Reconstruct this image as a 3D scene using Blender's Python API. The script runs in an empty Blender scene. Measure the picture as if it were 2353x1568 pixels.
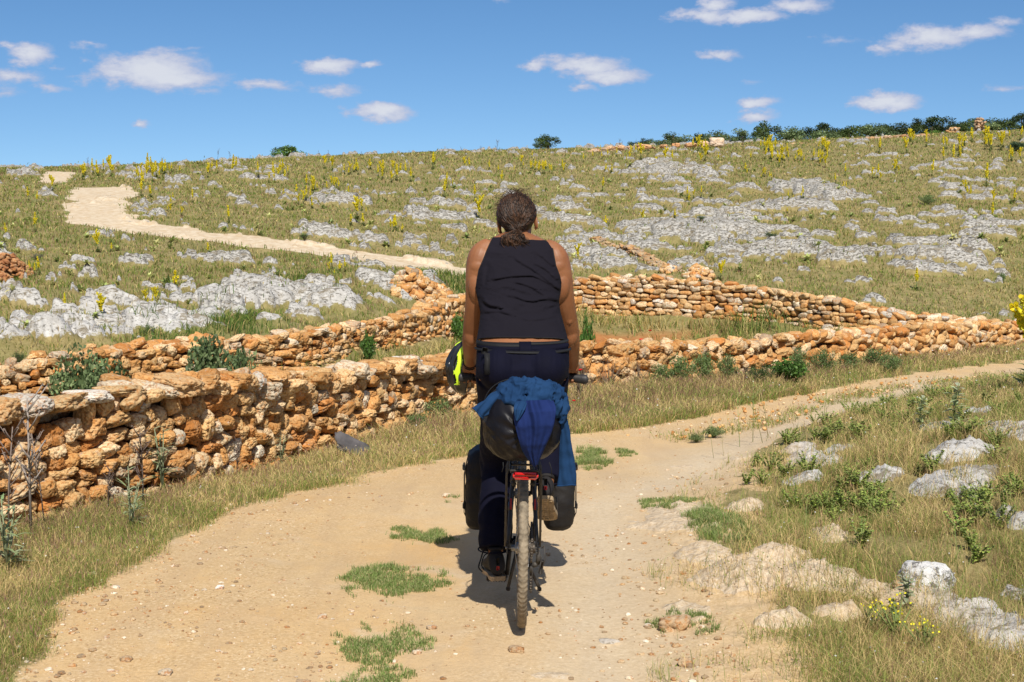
import bpy, math, random
import numpy as np
from mathutils import Vector, Matrix
R_ = math.radians
random.seed(7)
rng = np.random.default_rng(11)
scn = bpy.context.scene
COL = scn.collection

# ---------------------------------------------------------------- camera
CAMH, FPX, CU, CV, VH = 1.935, 1407.0, 512.0, 341.0, 175.0
PITCH = math.atan((CV - VH) / FPX)
cam_d = bpy.data.cameras.new('camera')
cam = bpy.data.objects.new('camera', cam_d)
COL.objects.link(cam)
cam.location = (0, 0, CAMH)
cam.rotation_euler = (math.pi / 2 - PITCH, 0, 0)
cam_d.sensor_width = 36.0
cam_d.lens = 36.0 * FPX / 1024.0
cam_d.clip_start = 0.05
cam_d.clip_end = 6000
scn.camera = cam

# ---------------------------------------------------------------- light
SUNV = Vector((0.10, -0.83, 1.0)).normalized()
ELEV = math.asin(SUNV.z)
AZ = math.atan2(SUNV.x, SUNV.y)
sun_d = bpy.data.lights.new('sun', 'SUN')
sun_d.energy = 5.0
sun_d.angle = R_(0.53)
sun_d.color = (1.0, 0.95, 0.87)
sun = bpy.data.objects.new('sun', sun_d)
COL.objects.link(sun)
sun.rotation_euler = SUNV.to_track_quat('Z', 'Y').to_euler()
scn.view_settings.view_transform = 'Standard'
scn.view_settings.look = 'None'
scn.view_settings.exposure = 0.17
scn.view_settings.gamma = 1.0
scn.view_settings.use_curve_mapping = False
scn.cycles.max_bounces = 6
scn.cycles.transparent_max_bounces = 8


def P(u, v, Y):
    """world point at forward distance Y along the line of sight of a photo position (1024 wide)"""
    cp, sp = math.cos(PITCH), math.sin(PITCH)
    a, b = (u - CU), (v - CV)
    dy = cp * FPX - sp * b
    dz = -sp * FPX - cp * b
    t = Y / dy
    return Vector((a * t, Y, CAMH + dz * t))


def Q(x, y, Y):
    """the same from the 2353 wide view of the photo"""
    return P(x * 1024 / 2353, y * 1024 / 2353, Y)


# clouds: (u, v, half width, half height, strength) as directions in the sky
CLOUDS = [
    (28, 53, 23, 11, 1.0), (20, 78, 26, 8, .62), (52, 66, 15, 4, .4), (92, 46, 20, 4.5, .45), (3, 92, 20, 7, .5), (45, 87, 26, 6, .55),
    (150, 70, 54, 19, 1.15), (178, 78, 48, 10, .95), (120, 76, 40, 9, .9), (152, 51, 19, 6, .5), (192, 49, 16, 4, .35), (205, 90, 20, 6, .5),
    (143, 126, 11, 4, .75), (328, 66, 34, 9, 1.0), (371, 66, 12, 5.5, .75), (268, 85, 36, 5, .6), (336, 88, 30, 6.5, .6),
    (375, 115, 27, 5, .8), (382, 112, 31, 9, 1.1), (534, 65, 20, 5, .75), (588, 66, 40, 11, 1.0), (612, 76, 38, 8, .9), (585, 86, 18, 5, .5),
    (716, 5, 20, 7, .85), (706, 17, 34, 9, .9), (752, 16, 34, 8, 1.0), (800, 5, 32, 8, .8),
    (723, 55, 20, 5.5, .7), (845, 41, 22, 8, .35), (884, 49, 16, 6, .55), (930, 38, 48, 11, .95), (975, 32, 32, 9, .9), (1010, 21, 16, 6, .5),
    (752, 103, 26, 6, .95), (755, 115, 24, 6.5, .85), (892, 102, 29, 8, 1.05), (1010, 88, 22, 4, .45), (752, 82, 18, 4, .28), (497, 1, 16, 4, .4),
    (1200, 60, 60, 14, .9), (-120, 50, 70, 16, .9), (-300, 110, 60, 12, .8), (1350, 100, 70, 14, .8),
]
world = bpy.data.worlds.new('World')
scn.world = world
world.use_nodes = True
nt = world.node_tree
nt.nodes.clear()


def N(nt, typ, **kw):
    n = nt.nodes.new(typ)
    for k, v in kw.items():
        if k == 'inp':
            for a, b in v.items():
                n.inputs[a].default_value = b
        else:
            setattr(n, k, v)
    return n


def L(nt, a, b):
    nt.links.new(a, b)


def math_n(nt, op, a, b=None, clamp=False):
    n = nt.nodes.new('ShaderNodeMath')
    n.operation = op
    n.use_clamp = clamp
    for i, q in enumerate((a, b)):
        if q is None:
            continue
        if isinstance(q, (int, float)):
            n.inputs[i].default_value = q
        else:
            nt.links.new(q, n.inputs[i])
    return n.outputs[0]


def build_world():
    tc = N(nt, 'ShaderNodeTexCoord')
    sky = N(nt, 'ShaderNodeTexSky', sky_type='NISHITA', sun_disc=False, sun_elevation=ELEV, sun_rotation=AZ,
            altitude=300, air_density=1.0, dust_density=0.2, ozone_density=3.0)
    bc = N(nt, 'ShaderNodeHueSaturation', inp={'Saturation': 1.2, 'Value': 1.16})
    L(nt, sky.outputs[0], bc.inputs['Color'])
    # clear dry air: the pale band of the horizon lies low, behind the slopes
    lift = N(nt, 'ShaderNodeMapping', vector_type='POINT')
    lift.inputs['Location'].default_value = (0, 0, .13)
    lift.inputs['Scale'].default_value = (1, 1, 1.3)
    L(nt, tc.outputs['Generated'], lift.inputs[0])
    L(nt, lift.outputs[0], sky.inputs[0])
    sep = N(nt, 'ShaderNodeSeparateXYZ')
    L(nt, tc.outputs['Generated'], sep.inputs[0])
    # bearing and height of the line of sight, in degrees
    az = math_n(nt, 'MULTIPLY', math_n(nt, 'ARCTAN2', sep.outputs[0], sep.outputs[1]), 57.2958)
    el = math_n(nt, 'MULTIPLY', math_n(nt, 'ARCSINE', sep.outputs[2]), 57.2958)
    # warm white added to the sky sunward, behind the camera, to warm the shadows
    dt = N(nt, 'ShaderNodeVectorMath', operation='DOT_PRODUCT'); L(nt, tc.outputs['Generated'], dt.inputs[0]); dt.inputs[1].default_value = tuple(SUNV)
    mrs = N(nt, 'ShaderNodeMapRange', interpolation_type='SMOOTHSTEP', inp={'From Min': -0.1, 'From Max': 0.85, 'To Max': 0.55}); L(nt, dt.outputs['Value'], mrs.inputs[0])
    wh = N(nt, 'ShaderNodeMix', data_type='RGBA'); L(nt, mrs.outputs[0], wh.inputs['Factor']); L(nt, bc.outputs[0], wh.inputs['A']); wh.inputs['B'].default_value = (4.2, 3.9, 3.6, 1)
    comb = N(nt, 'ShaderNodeCombineXYZ')
    L(nt, az, comb.inputs[0])
    L(nt, el, comb.inputs[1])
    mp = N(nt, 'ShaderNodeMapping', inp={'Scale': (1.0, 1.9, 1.0)})
    L(nt, comb.outputs[0], mp.inputs[0])
    n1 = N(nt, 'ShaderNodeTexNoise', inp={'Scale': 0.62, 'Detail': 7.0, 'Roughness': 0.62})
    L(nt, mp.outputs[0], n1.inputs['Vector'])
    n2 = N(nt, 'ShaderNodeTexNoise', inp={'Scale': 2.2, 'Detail': 4.0, 'Roughness': 0.6})
    L(nt, mp.outputs[0], n2.inputs['Vector'])
    # warp
    sub = N(nt, 'ShaderNodeVectorMath', operation='SUBTRACT')
    L(nt, n1.outputs['Color'], sub.inputs[0])
    sub.inputs[1].default_value = (.5, .5, .5)
    wsc = N(nt, 'ShaderNodeVectorMath', operation='MULTIPLY')
    L(nt, sub.outputs[0], wsc.inputs[0])
    wsc.inputs[1].default_value = (2.0, .9, 0)
    wadd = N(nt, 'ShaderNodeVectorMath', operation='ADD')
    L(nt, comb.outputs[0], wadd.inputs[0])
    L(nt, wsc.outputs[0], wadd.inputs[1])
    tot = None
    shade = None
    for (u, v, ru, rv, s) in CLOUDS:
        d = (P(u, v, 10.0) - Vector((0, 0, CAMH))).normalized()
        a0 = math.degrees(math.atan2(d.x, d.y))
        e0 = math.degrees(math.asin(d.z))
        ra = math.degrees(ru / FPX) * 1.38
        re = math.degrees(rv / FPX) * 1.42
        m = N(nt, 'ShaderNodeMapping', vector_type='POINT')
        m.inputs['Location'].default_value = (-a0 / ra, -e0 / re, 0)
        m.inputs['Scale'].default_value = (1 / ra, 1 / re, 0)
        L(nt, wadd.outputs[0], m.inputs[0])
        ln = N(nt, 'ShaderNodeVectorMath', operation='LENGTH')
        L(nt, m.outputs[0], ln.inputs[0])
        q = math_n(nt, 'SUBTRACT', 1.0, ln.outputs['Value'], True)
        q = math_n(nt, 'MULTIPLY', q, s)
        tot = q if tot is None else math_n(nt, 'MAXIMUM', tot, q)
    nn = math_n(nt, 'SUBTRACT', n1.outputs[0], 0.5)
    nn = math_n(nt, 'MULTIPLY', nn, 0.9)
    n2c = math_n(nt, 'MULTIPLY', math_n(nt, 'SUBTRACT', n2.outputs[0], .5), .45)
    nn = math_n(nt, 'ADD', nn, n2c)
    t2 = math_n(nt, 'ADD', tot, math_n(nt, 'MULTIPLY', nn, math_n(nt, 'GREATER_THAN', tot, 0.0)))
    mr = N(nt, 'ShaderNodeMapRange', interpolation_type='SMOOTHSTEP', inp={'From Min': 0.12, 'From Max': 0.60, 'To Min': 0.0, 'To Max': 0.93})
    L(nt, t2, mr.inputs[0])
    cr = N(nt, 'ShaderNodeMix', data_type='RGBA')
    cr.inputs['A'].default_value = (4.4, 4.8, 6.4, 1)
    cr.inputs['B'].default_value = (6.6, 6.8, 7.4, 1)
    mr2 = N(nt, 'ShaderNodeMapRange', interpolation_type='SMOOTHSTEP', inp={'From Min': 0.3, 'From Max': 0.95})
    L(nt, t2, mr2.inputs[0])
    L(nt, mr2.outputs[0], cr.inputs['Factor'])
    mix = N(nt, 'ShaderNodeMix', data_type='RGBA')
    L(nt, mr.outputs[0], mix.inputs['Factor'])
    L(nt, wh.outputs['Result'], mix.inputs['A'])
    L(nt, cr.outputs['Result'], mix.inputs['B'])
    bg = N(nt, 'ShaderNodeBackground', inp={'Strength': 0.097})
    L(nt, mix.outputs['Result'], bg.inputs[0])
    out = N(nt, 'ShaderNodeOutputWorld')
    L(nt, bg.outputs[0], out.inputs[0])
    world.cycles.sampling_method = 'MANUAL'
    world.cycles.sample_map_resolution = 512


build_world()
# ---------------------------------------------------------------- helpers
def _hash(ix, iy, iz, seed):
    h = (ix.astype(np.int64) * 374761393 + iy.astype(np.int64) * 668265263 + iz.astype(np.int64) * 2147483647 + seed * 1442695041) & 0xFFFFFFFF
    h = ((h ^ (h >> 13)) * 1274126177) & 0xFFFFFFFF
    h = ((h ^ (h >> 16)) * 2246822519) & 0xFFFFFFFF
    return ((h ^ (h >> 15)) & 0xFFFFFF).astype(np.float64) / 16777215.0


def vn2(x, y, seed=0):
    x = np.asarray(x, float); y = np.asarray(y, float)
    ix, iy = np.floor(x), np.floor(y)
    fx, fy = x - ix, y - iy
    fx = fx * fx * fx * (fx * (fx * 6 - 15) + 10); fy = fy * fy * fy * (fy * (fy * 6 - 15) + 10)
    z = np.zeros_like(ix)
    a = _hash(ix, iy, z, seed); b = _hash(ix + 1, iy, z, seed)
    c = _hash(ix, iy + 1, z, seed); d = _hash(ix + 1, iy + 1, z, seed)
    return (a + (b - a) * fx) * (1 - fy) + (c + (d - c) * fx) * fy


def fbm2(x, y, seed=0, octv=4, rough=.5):
    s = 0.; a = 1.; t = 0.
    for i in range(octv):
        s = s + a * vn2(x * 2 ** i + 17.3 * i, y * 2 ** i - 9.1 * i, seed + i); t += a; a *= rough
    return s / t


def ridg2(x, y, seed=0, octv=4, rough=.5):
    s = 0.; a = 1.; t = 0.
    for i in range(octv):
        n = 1 - np.abs(2 * vn2(x * 2.1 ** i + 7.3 * i, y * 2.1 ** i - 3.1 * i, seed + i) - 1)
        s = s + a * n * n; t += a; a *= rough
    return s / t


def vn3(p, seed=0):
    ip = np.floor(p); f = p - ip
    f = f * f * f * (f * (f * 6 - 15) + 10)
    r = 0
    for dx in (0, 1):
        for dy in (0, 1):
            for dz in (0, 1):
                w = (f[:, 0] if dx else 1 - f[:, 0]) * (f[:, 1] if dy else 1 - f[:, 1]) * (f[:, 2] if dz else 1 - f[:, 2])
                r = r + w * _hash(ip[:, 0] + dx, ip[:, 1] + dy, ip[:, 2] + dz, seed)
    return r


def fbm3(p, seed=0, octv=4, rough=.5):
    s = 0.; a = 1.; t = 0.
    for i in range(octv):
        s = s + a * vn3(p * 2 ** i + 5.7 * i, seed + i); t += a; a *= rough
    return s / t


def sst(a, b, x):
    t = np.clip((x - a) / (b - a), 0, 1)
    return t * t * (3 - 2 * t)


class MB:
    """collects vertices, polygons and a colour per vertex"""
    def __init__(s):
        s.v = []; s.f = []; s.c = []; s.n = 0

    def add(s, V, F, c=None):
        V = np.asarray(V, np.float32).reshape(-1, 3)
        if c is None:
            c = (1, 1, 1)
        c = np.asarray(c, np.float32)
        if c.ndim == 1:
            c = np.tile(c[:3], (len(V), 1))
        s.v.append(V); s.c.append(c[:, :3])
        if isinstance(F, np.ndarray):
            s.f.append(F.astype(np.int64) + s.n)
        else:
            by = {}
            for q in F:
                by.setdefault(len(q), []).append(q)
            for k, qs in by.items():
                s.f.append(np.array(qs, np.int64) + s.n)
        s.n += len(V)

    def mesh(s, name, smooth=True, mat=None):
        me = bpy.data.meshes.new(name)
        V = np.concatenate(s.v); C = np.concatenate(s.c)
        me.vertices.add(len(V)); me.vertices.foreach_set('co', V.astype(np.float32).ravel())
        tot = np.concatenate([np.full(len(f), f.shape[1], np.int32) for f in s.f])
        lv = np.concatenate([f.ravel() for f in s.f]).astype(np.int32)
        st = np.concatenate([[0], np.cumsum(tot)[:-1]]).astype(np.int32)
        me.loops.add(len(lv)); me.loops.foreach_set('vertex_index', lv)
        me.polygons.add(len(tot)); me.polygons.foreach_set('loop_start', st)
        me.polygons.foreach_set('use_smooth', np.full(len(tot), smooth, bool))
        at = me.color_attributes.new('col', 'FLOAT_COLOR', 'POINT')
        at.data.foreach_set('color', np.concatenate([C, np.ones((len(C), 1), np.float32)], 1).astype(np.float32).ravel())
        me.update(calc_edges=True)
        if mat:
            me.materials.append(mat)
        return me

    def build(s, name, mat, parent=None, smooth=True, **tags):
        o = bpy.data.objects.new(name, s.mesh(name, smooth, mat))
        COL.objects.link(o)
        if parent is not None:
            o.parent = parent
        for k, v in tags.items():
            o[k] = v
        return o


def tag(o, label=None, category=None, group=None, kind=None):
    if label: o['label'] = label
    if category: o['category'] = category
    if group: o['group'] = group
    if kind: o['kind'] = kind
    return o


def empty(name, loc, rz=0, scale=1.0, **tags):
    o = bpy.data.objects.new(name, None)
    COL.objects.link(o)
    o.location = loc; o.rotation_euler = (0, 0, rz); o.scale = (scale,) * 3
    o.empty_display_size = .1
    for k, v in tags.items():
        o[k] = v
    return o


def dup(root, loc, rz, scale, name=None, rx=0, ry=0):
    r = root.copy(); COL.objects.link(r)
    r.location = loc; r.rotation_euler = (rx, ry, rz); r.scale = (scale,) * 3 if isinstance(scale, (int, float)) else scale
    for ch in root.children:
        c = ch.copy(); COL.objects.link(c); c.parent = r
        for g in ch.children:
            d = g.copy(); COL.objects.link(d); d.parent = c
    return r


def frame_path(pts, up=(0, 0, 1)):
    """parallel transported frames along a polyline"""
    pts = [Vector(p) for p in pts]
    n = len(pts); T = []
    for i in range(n):
        a = pts[max(0, i - 1)]; b = pts[min(n - 1, i + 1)]
        T.append((b - a).normalized())
    u = Vector(up)
    if abs(u.dot(T[0])) > .95:
        u = Vector((1, 0, 0))
    A = []
    s = (u - T[0] * u.dot(T[0])).normalized()
    for i in range(n):
        s = (s - T[i] * s.dot(T[i])).normalized()
        A.append((s.copy(), T[i].cross(s).normalized()))
    return pts, T, A


def tube(mb, pts, rad, sides=10, c=None, cap=True, up=(0, 0, 1), flat=None, jit=0.0):
    pts, T, A = frame_path(pts, up)
    n = len(pts)
    if isinstance(rad, (int, float)):
        rad = [rad] * n
    V = []
    for i in range(n):
        r = rad[i]; ra, rb = (r if isinstance(r, (tuple, list)) else (r, r))
        if flat:
            rb = ra * flat
        for k in range(sides):
            a = 2 * math.pi * k / sides
            j = 1 + random.uniform(-jit, jit)
            V.append(pts[i] + A[i][0] * (ra * math.cos(a) * j) + A[i][1] * (rb * math.sin(a) * j))
    F = []
    for i in range(n - 1):
        for k in range(sides):
            k2 = (k + 1) % sides
            F.append((i * sides + k, i * sides + k2, (i + 1) * sides + k2, (i + 1) * sides + k))
    if cap:
        F.append(tuple(reversed(range(sides))))
        F.append(tuple((n - 1) * sides + k for k in range(sides)))
    mb.add([tuple(v) for v in V], F, c)


def smooth_path(pts, n=8):
    """Catmull-Rom through points (any tuple length)"""
    P_ = [np.array(p, float) for p in pts]
    P_ = [2 * P_[0] - P_[1]] + P_ + [2 * P_[-1] - P_[-2]]
    out = []
    for i in range(1, len(P_) - 2):
        p0, p1, p2, p3 = P_[i - 1:i + 3]
        for k in range(n):
            t = k / n
            out.append(.5 * ((2 * p1) + (-p0 + p2) * t + (2 * p0 - 5 * p1 + 4 * p2 - p3) * t * t + (-p0 + 3 * p1 - 3 * p2 + p3) * t ** 3))
    out.append(P_[-2])
    return out


def stube(mb, pr, n=6, sides=12, c=None, **k):
    """smooth tube; each entry (x, y, z, r)"""
    q = smooth_path(pr, n)
    tube(mb, [p[:3] for p in q], [float(max(p[3], 1e-4)) for p in q], sides, c, **k)


def box(mb, c, s, col=None, rot=None, bev=0.0):
    x, y, z = [q / 2 for q in s]
    b = min(bev, x * .9, y * .9, z * .9)
    if b <= 0:
        V = [(-x, -y, -z), (x, -y, -z), (x, y, -z), (-x, y, -z), (-x, -y, z), (x, -y, z), (x, y, z), (-x, y, z)]
        F = [(0, 3, 2, 1), (4, 5, 6, 7), (0, 1, 5, 4), (1, 2, 6, 5), (2, 3, 7, 6), (3, 0, 4, 7)]
    else:
        V = []; idx = {}
        for sx in (-1, 1):
            for sy in (-1, 1):
                for sz in (-1, 1):
                    for ax in range(3):
                        p = [sx * (x - b), sy * (y - b), sz * (z - b)]
                        p[ax] += (sx, sy, sz)[ax] * b
                        idx[(sx, sy, sz, ax)] = len(V); V.append(tuple(p))
        F = []
        for ax in range(3):
            o1, o2 = [(1, 2), (2, 0), (0, 1)][ax]
            for s_ in (-1, 1):
                q = []
                for a, b_ in ((-1, -1), (1, -1), (1, 1), (-1, 1)):
                    k = [0, 0, 0]; k[ax] = s_; k[o1] = a; k[o2] = b_
                    q.append(idx[(k[0], k[1], k[2], ax)])
                F.append(tuple(q if s_ > 0 else q[::-1]))
        for ax in range(3):
            o1, o2 = [(1, 2), (2, 0), (0, 1)][ax]
            for a in (-1, 1):
                for b_ in (-1, 1):
                    q = []
                    for s_, w in ((-1, o1), (-1, o2), (1, o2), (1, o1)):
                        k = [0, 0, 0]; k[ax] = s_; k[o1] = a; k[o2] = b_
                        q.append(idx[(k[0], k[1], k[2], w)])
                    F.append(tuple(q if a * b_ < 0 else q[::-1]))
        for sx in (-1, 1):
            for sy in (-1, 1):
                for sz in (-1, 1):
                    q = [idx[(sx, sy, sz, k)] for k in range(3)]
                    F.append(tuple(q if sx * sy * sz > 0 else q[::-1]))
    M = (rot.to_matrix() if hasattr(rot, 'to_matrix') else rot) if rot is not None else Matrix.Identity(3)
    V = [tuple(M @ Vector(p) + Vector(c)) for p in V]
    mb.add(V, F, col)


def ico(sub):
    t = (1 + 5 ** .5) / 2
    V = [(-1, t, 0), (1, t, 0), (-1, -t, 0), (1, -t, 0), (0, -1, t), (0, 1, t), (0, -1, -t), (0, 1, -t), (t, 0, -1), (t, 0, 1), (-t, 0, -1), (-t, 0, 1)]
    V = [np.array(v, float) / np.linalg.norm(v) for v in V]
    F = [(0, 11, 5), (0, 5, 1), (0, 1, 7), (0, 7, 10), (0, 10, 11), (1, 5, 9), (5, 11, 4), (11, 10, 2), (10, 7, 6), (7, 1, 8),
         (3, 9, 4), (3, 4, 2), (3, 2, 6), (3, 6, 8), (3, 8, 9), (4, 9, 5), (2, 4, 11), (6, 2, 10), (8, 6, 7), (9, 8, 1)]
    for _ in range(sub):
        mid = {}; G = []
        def m(a, b):
            k = (min(a, b), max(a, b))
            if k not in mid:
                q = V[a] + V[b]; V.append(q / np.linalg.norm(q)); mid[k] = len(V) - 1
            return mid[k]
        for a, b, c in F:
            x, y, z = m(a, b), m(b, c), m(c, a)
            G += [(a, x, z), (b, y, x), (c, z, y), (x, y, z)]
        F = G
    return np.array(V), np.array(F)


ICO = {k: ico(k) for k in (1, 2, 3, 4)}


# ---------------------------------------------------------------- materials
def new_mat(name):
    m = bpy.data.materials.new(name); m.use_nodes = True
    nt = m.node_tree; nt.nodes.clear()
    b = nt.nodes.new('ShaderNodeBsdfPrincipled'); o = nt.nodes.new('ShaderNodeOutputMaterial')
    nt.links.new(b.outputs[0], o.inputs[0])
    return m, nt, b, o


def ramp(nt, fac, stops):
    r = nt.nodes.new('ShaderNodeValToRGB')
    while len(r.color_ramp.elements) < len(stops):
        r.color_ramp.elements.new(0.5)
    for e, (p, c) in zip(r.color_ramp.elements, stops):
        e.position = p; e.color = tuple(c) + ((1,) if len(c) == 3 else ())
    nt.links.new(fac, r.inputs[0])
    return r.outputs[0]


def noise(nt, vec, scale, detail=5, rough=.55, dist=0., typ='noise'):
    n = nt.nodes.new('ShaderNodeTexNoise')
    n.inputs['Scale'].default_value = scale; n.inputs['Detail'].default_value = detail
    n.inputs['Roughness'].default_value = rough; n.inputs['Distortion'].default_value = dist
    nt.links.new(vec, n.inputs['Vector'])
    return n.outputs[0]


def voro(nt, vec, scale, feature='F1'):
    n = nt.nodes.new('ShaderNodeTexVoronoi'); n.feature = feature
    n.inputs['Scale'].default_value = scale
    nt.links.new(vec, n.inputs['Vector'])
    return n.outputs['Distance']


def mixc(nt, f, a, b, mode='MIX'):
    n = nt.nodes.new('ShaderNodeMix'); n.data_type = 'RGBA'; n.blend_type = mode
    for q, k in ((f, 'Factor'), (a, 'A'), (b, 'B')):
        if isinstance(q, (int, float)):
            n.inputs[k].default_value = q
        elif isinstance(q, tuple):
            n.inputs[k].default_value = q + ((1,) if len(q) == 3 else ())
        else:
            nt.links.new(q, n.inputs[k])
    return n.outputs['Result']


def bump(nt, h, strength=.5, dist=.01, prev=None):
    n = nt.nodes.new('ShaderNodeBump'); n.inputs['Strength'].default_value = strength; n.inputs['Distance'].default_value = dist
    nt.links.new(h, n.inputs['Height'])
    if prev is not None:
        nt.links.new(prev, n.inputs['Normal'])
    return n.outputs[0]


def attr(nt, name='col'):
    n = nt.nodes.new('ShaderNodeAttribute'); n.attribute_name = name
    return n


def objco(nt):
    return nt.nodes.new('ShaderNodeTexCoord').outputs['Object']


def simple(name, col, rough=.6, metal=0., nz=0., nscale=40, bumpd=0., coat=0., spec=.5):
    m, nt, b, o = new_mat(name)
    b.inputs['Base Color'].default_value = tuple(col) + (1,)
    b.inputs['Roughness'].default_value = rough; b.inputs['Metallic'].default_value = metal
    b.inputs['Coat Weight'].default_value = coat
    b.inputs['Specular IOR Level'].default_value = spec
    co = objco(nt)
    n = noise(nt, co, nscale, 4)
    if nz:
        c2 = tuple(min(1, q * (1 + nz)) for q in col); c1 = tuple(q * (1 - nz) for q in col)
        nt.links.new(ramp(nt, n, [(.3, c1), (.7, c2)]), b.inputs['Base Color'])
    if bumpd:
        nt.links.new(bump(nt, n, .6, bumpd), b.inputs['Normal'])
    return m


def leafmat(name, tint=(1, 1, 1), trans=.25, rough=.55, var=.25):
    """foliage: colour per leaf from the mesh, varied per plant"""
    m, nt, b, o = new_mat(name)
    a = attr(nt)
    oi = nt.nodes.new('ShaderNodeObjectInfo')
    hs = nt.nodes.new('ShaderNodeHueSaturation')
    v = math_n(nt, 'ADD', math_n(nt, 'MULTIPLY', oi.outputs['Random'], var), 1 - var / 2)
    nt.links.new(v, hs.inputs['Value'])
    nt.links.new(mixc(nt, 1.0, a.outputs['Color'], tuple(tint), 'MULTIPLY'), hs.inputs['Color'])
    nt.links.new(hs.outputs[0], b.inputs['Base Color'])
    b.inputs['Roughness'].default_value = rough
    b.inputs['Specular IOR Level'].default_value = .3
    if trans:
        t = nt.nodes.new('ShaderNodeBsdfTranslucent'); nt.links.new(hs.outputs[0], t.inputs[0])
        mx = nt.nodes.new('ShaderNodeMixShader'); mx.inputs[0].default_value = trans
        nt.links.new(b.outputs[0], mx.inputs[1]); nt.links.new(t.outputs[0], mx.inputs[2]); nt.links.new(mx.outputs[0], o.inputs[0])
    return m


def stone_mat(name, fine=1.0):
    """orange limestone: colour per stone from the mesh, stained and pitted"""
    m, nt, b, o = new_mat(name)
    co = objco(nt); a = attr(nt)
    n1 = noise(nt, co, 7 * fine, 6, .65, .4)
    n2 = noise(nt, co, 38 * fine, 6, .7)
    v = voro(nt, co, 30 * fine)
    c = mixc(nt, ramp(nt, n1, [(.5, (0, 0, 0)), (.66, (.6, .6, .6))]), a.outputs['Color'], (.70, .48, .25))
    c = mixc(nt, ramp(nt, n2, [(.48, (0, 0, 0)), (.62, (.85, .85, .85))]), c, (.40, .155, .035))
    c = mixc(nt, ramp(nt, noise(nt, co, 16 * fine, 4, .6), [(.62, (0, 0, 0)), (.72, (.55, .55, .55))]), c, (.50, .47, .42))
    nt.links.new(c, b.inputs['Base Color'])
    b.inputs['Roughness'].default_value = .92; b.inputs['Specular IOR Level'].default_value = .2
    bn = bump(nt, ramp(nt, v, [(.0, (0, 0, 0)), (.35, (1, 1, 1))]), .55, .012 / fine)
    bn = bump(nt, n1, .8, .022 / fine, bn)
    bn = bump(nt, n2, .9, .013 / fine, bn)
    bn = bump(nt, noise(nt, co, 120 * fine, 3, .7), .6, .004 / fine, bn)
    nt.links.new(bn, b.inputs['Normal'])
    return m
# ---------------------------------------------------------------- terrain shape
def nearY(v):
    return 2140.0 / (v - 272.0)


def nearP(u, v):
    p = P(u, v, nearY(v)); return (p.x, p.y)


NWALL = [(-5.4, 3.6), (-4.5, 5.0), (-3.75, 6.6), (-3.02, 8.26), (-2.62, 9.0), (-2.17, 9.9), (-1.74, 11.6), (-1.07, 13.5), (-.1, 15.9),
         (.8, 17.6), (2.5, 19.1), (4.05, 21.0), (5.8, 22.9), (8.06, 25.5), (10.3, 28.2), (13.4, 31.2), (18, 35)]


def plane_z(Y):
    t = max(0.0, Y - 6.0)
    return -.069 * t if t > 1 else -.069 * t * t * (1.0 - .5 * t) - .0 if t < .0 else -.069 * t


CP = []
for Y in (-12, -5, 0, 3, 5, 6.5, 8, 10):
    for x in (-4, -2.2, -1, 0, 1, 2.2):
        if not (x < -3 and Y > 6.0):
            CP.append((x, Y, plane_z(Y)))
for (x, Y) in [(3.5, 5), (5, 2), (6, -4), (-5, 0), (-6, -6), (9, -2), (14, -8), (-14, -8), (20, 4), (10, 5), (10, 10), (16, 14), (26, 18), (30, 30), (40, 10)]:
    CP.append((x, Y, plane_z(Y) + (.12 if x > 3 else 0)))
for (u, v) in [(330, 480), (430, 455), (520, 440), (600, 425), (560, 470), (650, 450), (640, 415), (720, 405), (700, 440), (790, 418), (800, 390), (870, 392),
               (930, 378), (980, 372), (1024, 366)]:
    p = P(u, v, nearY(v)); CP.append(tuple(p))
for (u, v, Y) in [(900, 455, 9.2), (980, 430, 10.6), (1020, 520, 7.5), (900, 540, 7.3), (800, 560, 7.15), (1020, 640, 5.75), (860, 640, 5.75), (1020, 397, 13.6), (940, 412, 12.6),
                  (1150, 380, 15.5), (860, 430, 11.6), (780, 480, 9.9), (740, 540, 8.0)]:
    CP.append(tuple(P(u, v, Y)))


def offset_pt(poly, i, d):
    a = np.array(poly[max(0, i - 1)]); b = np.array(poly[min(len(poly) - 1, i + 1)])
    t = (b - a) / np.linalg.norm(b - a)
    n = np.array([-t[1], t[0]])
    return np.array(poly[i]) + n * d


for i, (x, y) in enumerate(NWALL):
    b = plane_z(y)
    q = offset_pt(NWALL, i, -.35); CP.append((q[0], q[1], b))
    drop = .55 if x < .5 else (.30 if x < 6 else .1)
    q = offset_pt(NWALL, i, .95); CP.append((q[0], q[1], b - drop))

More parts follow.
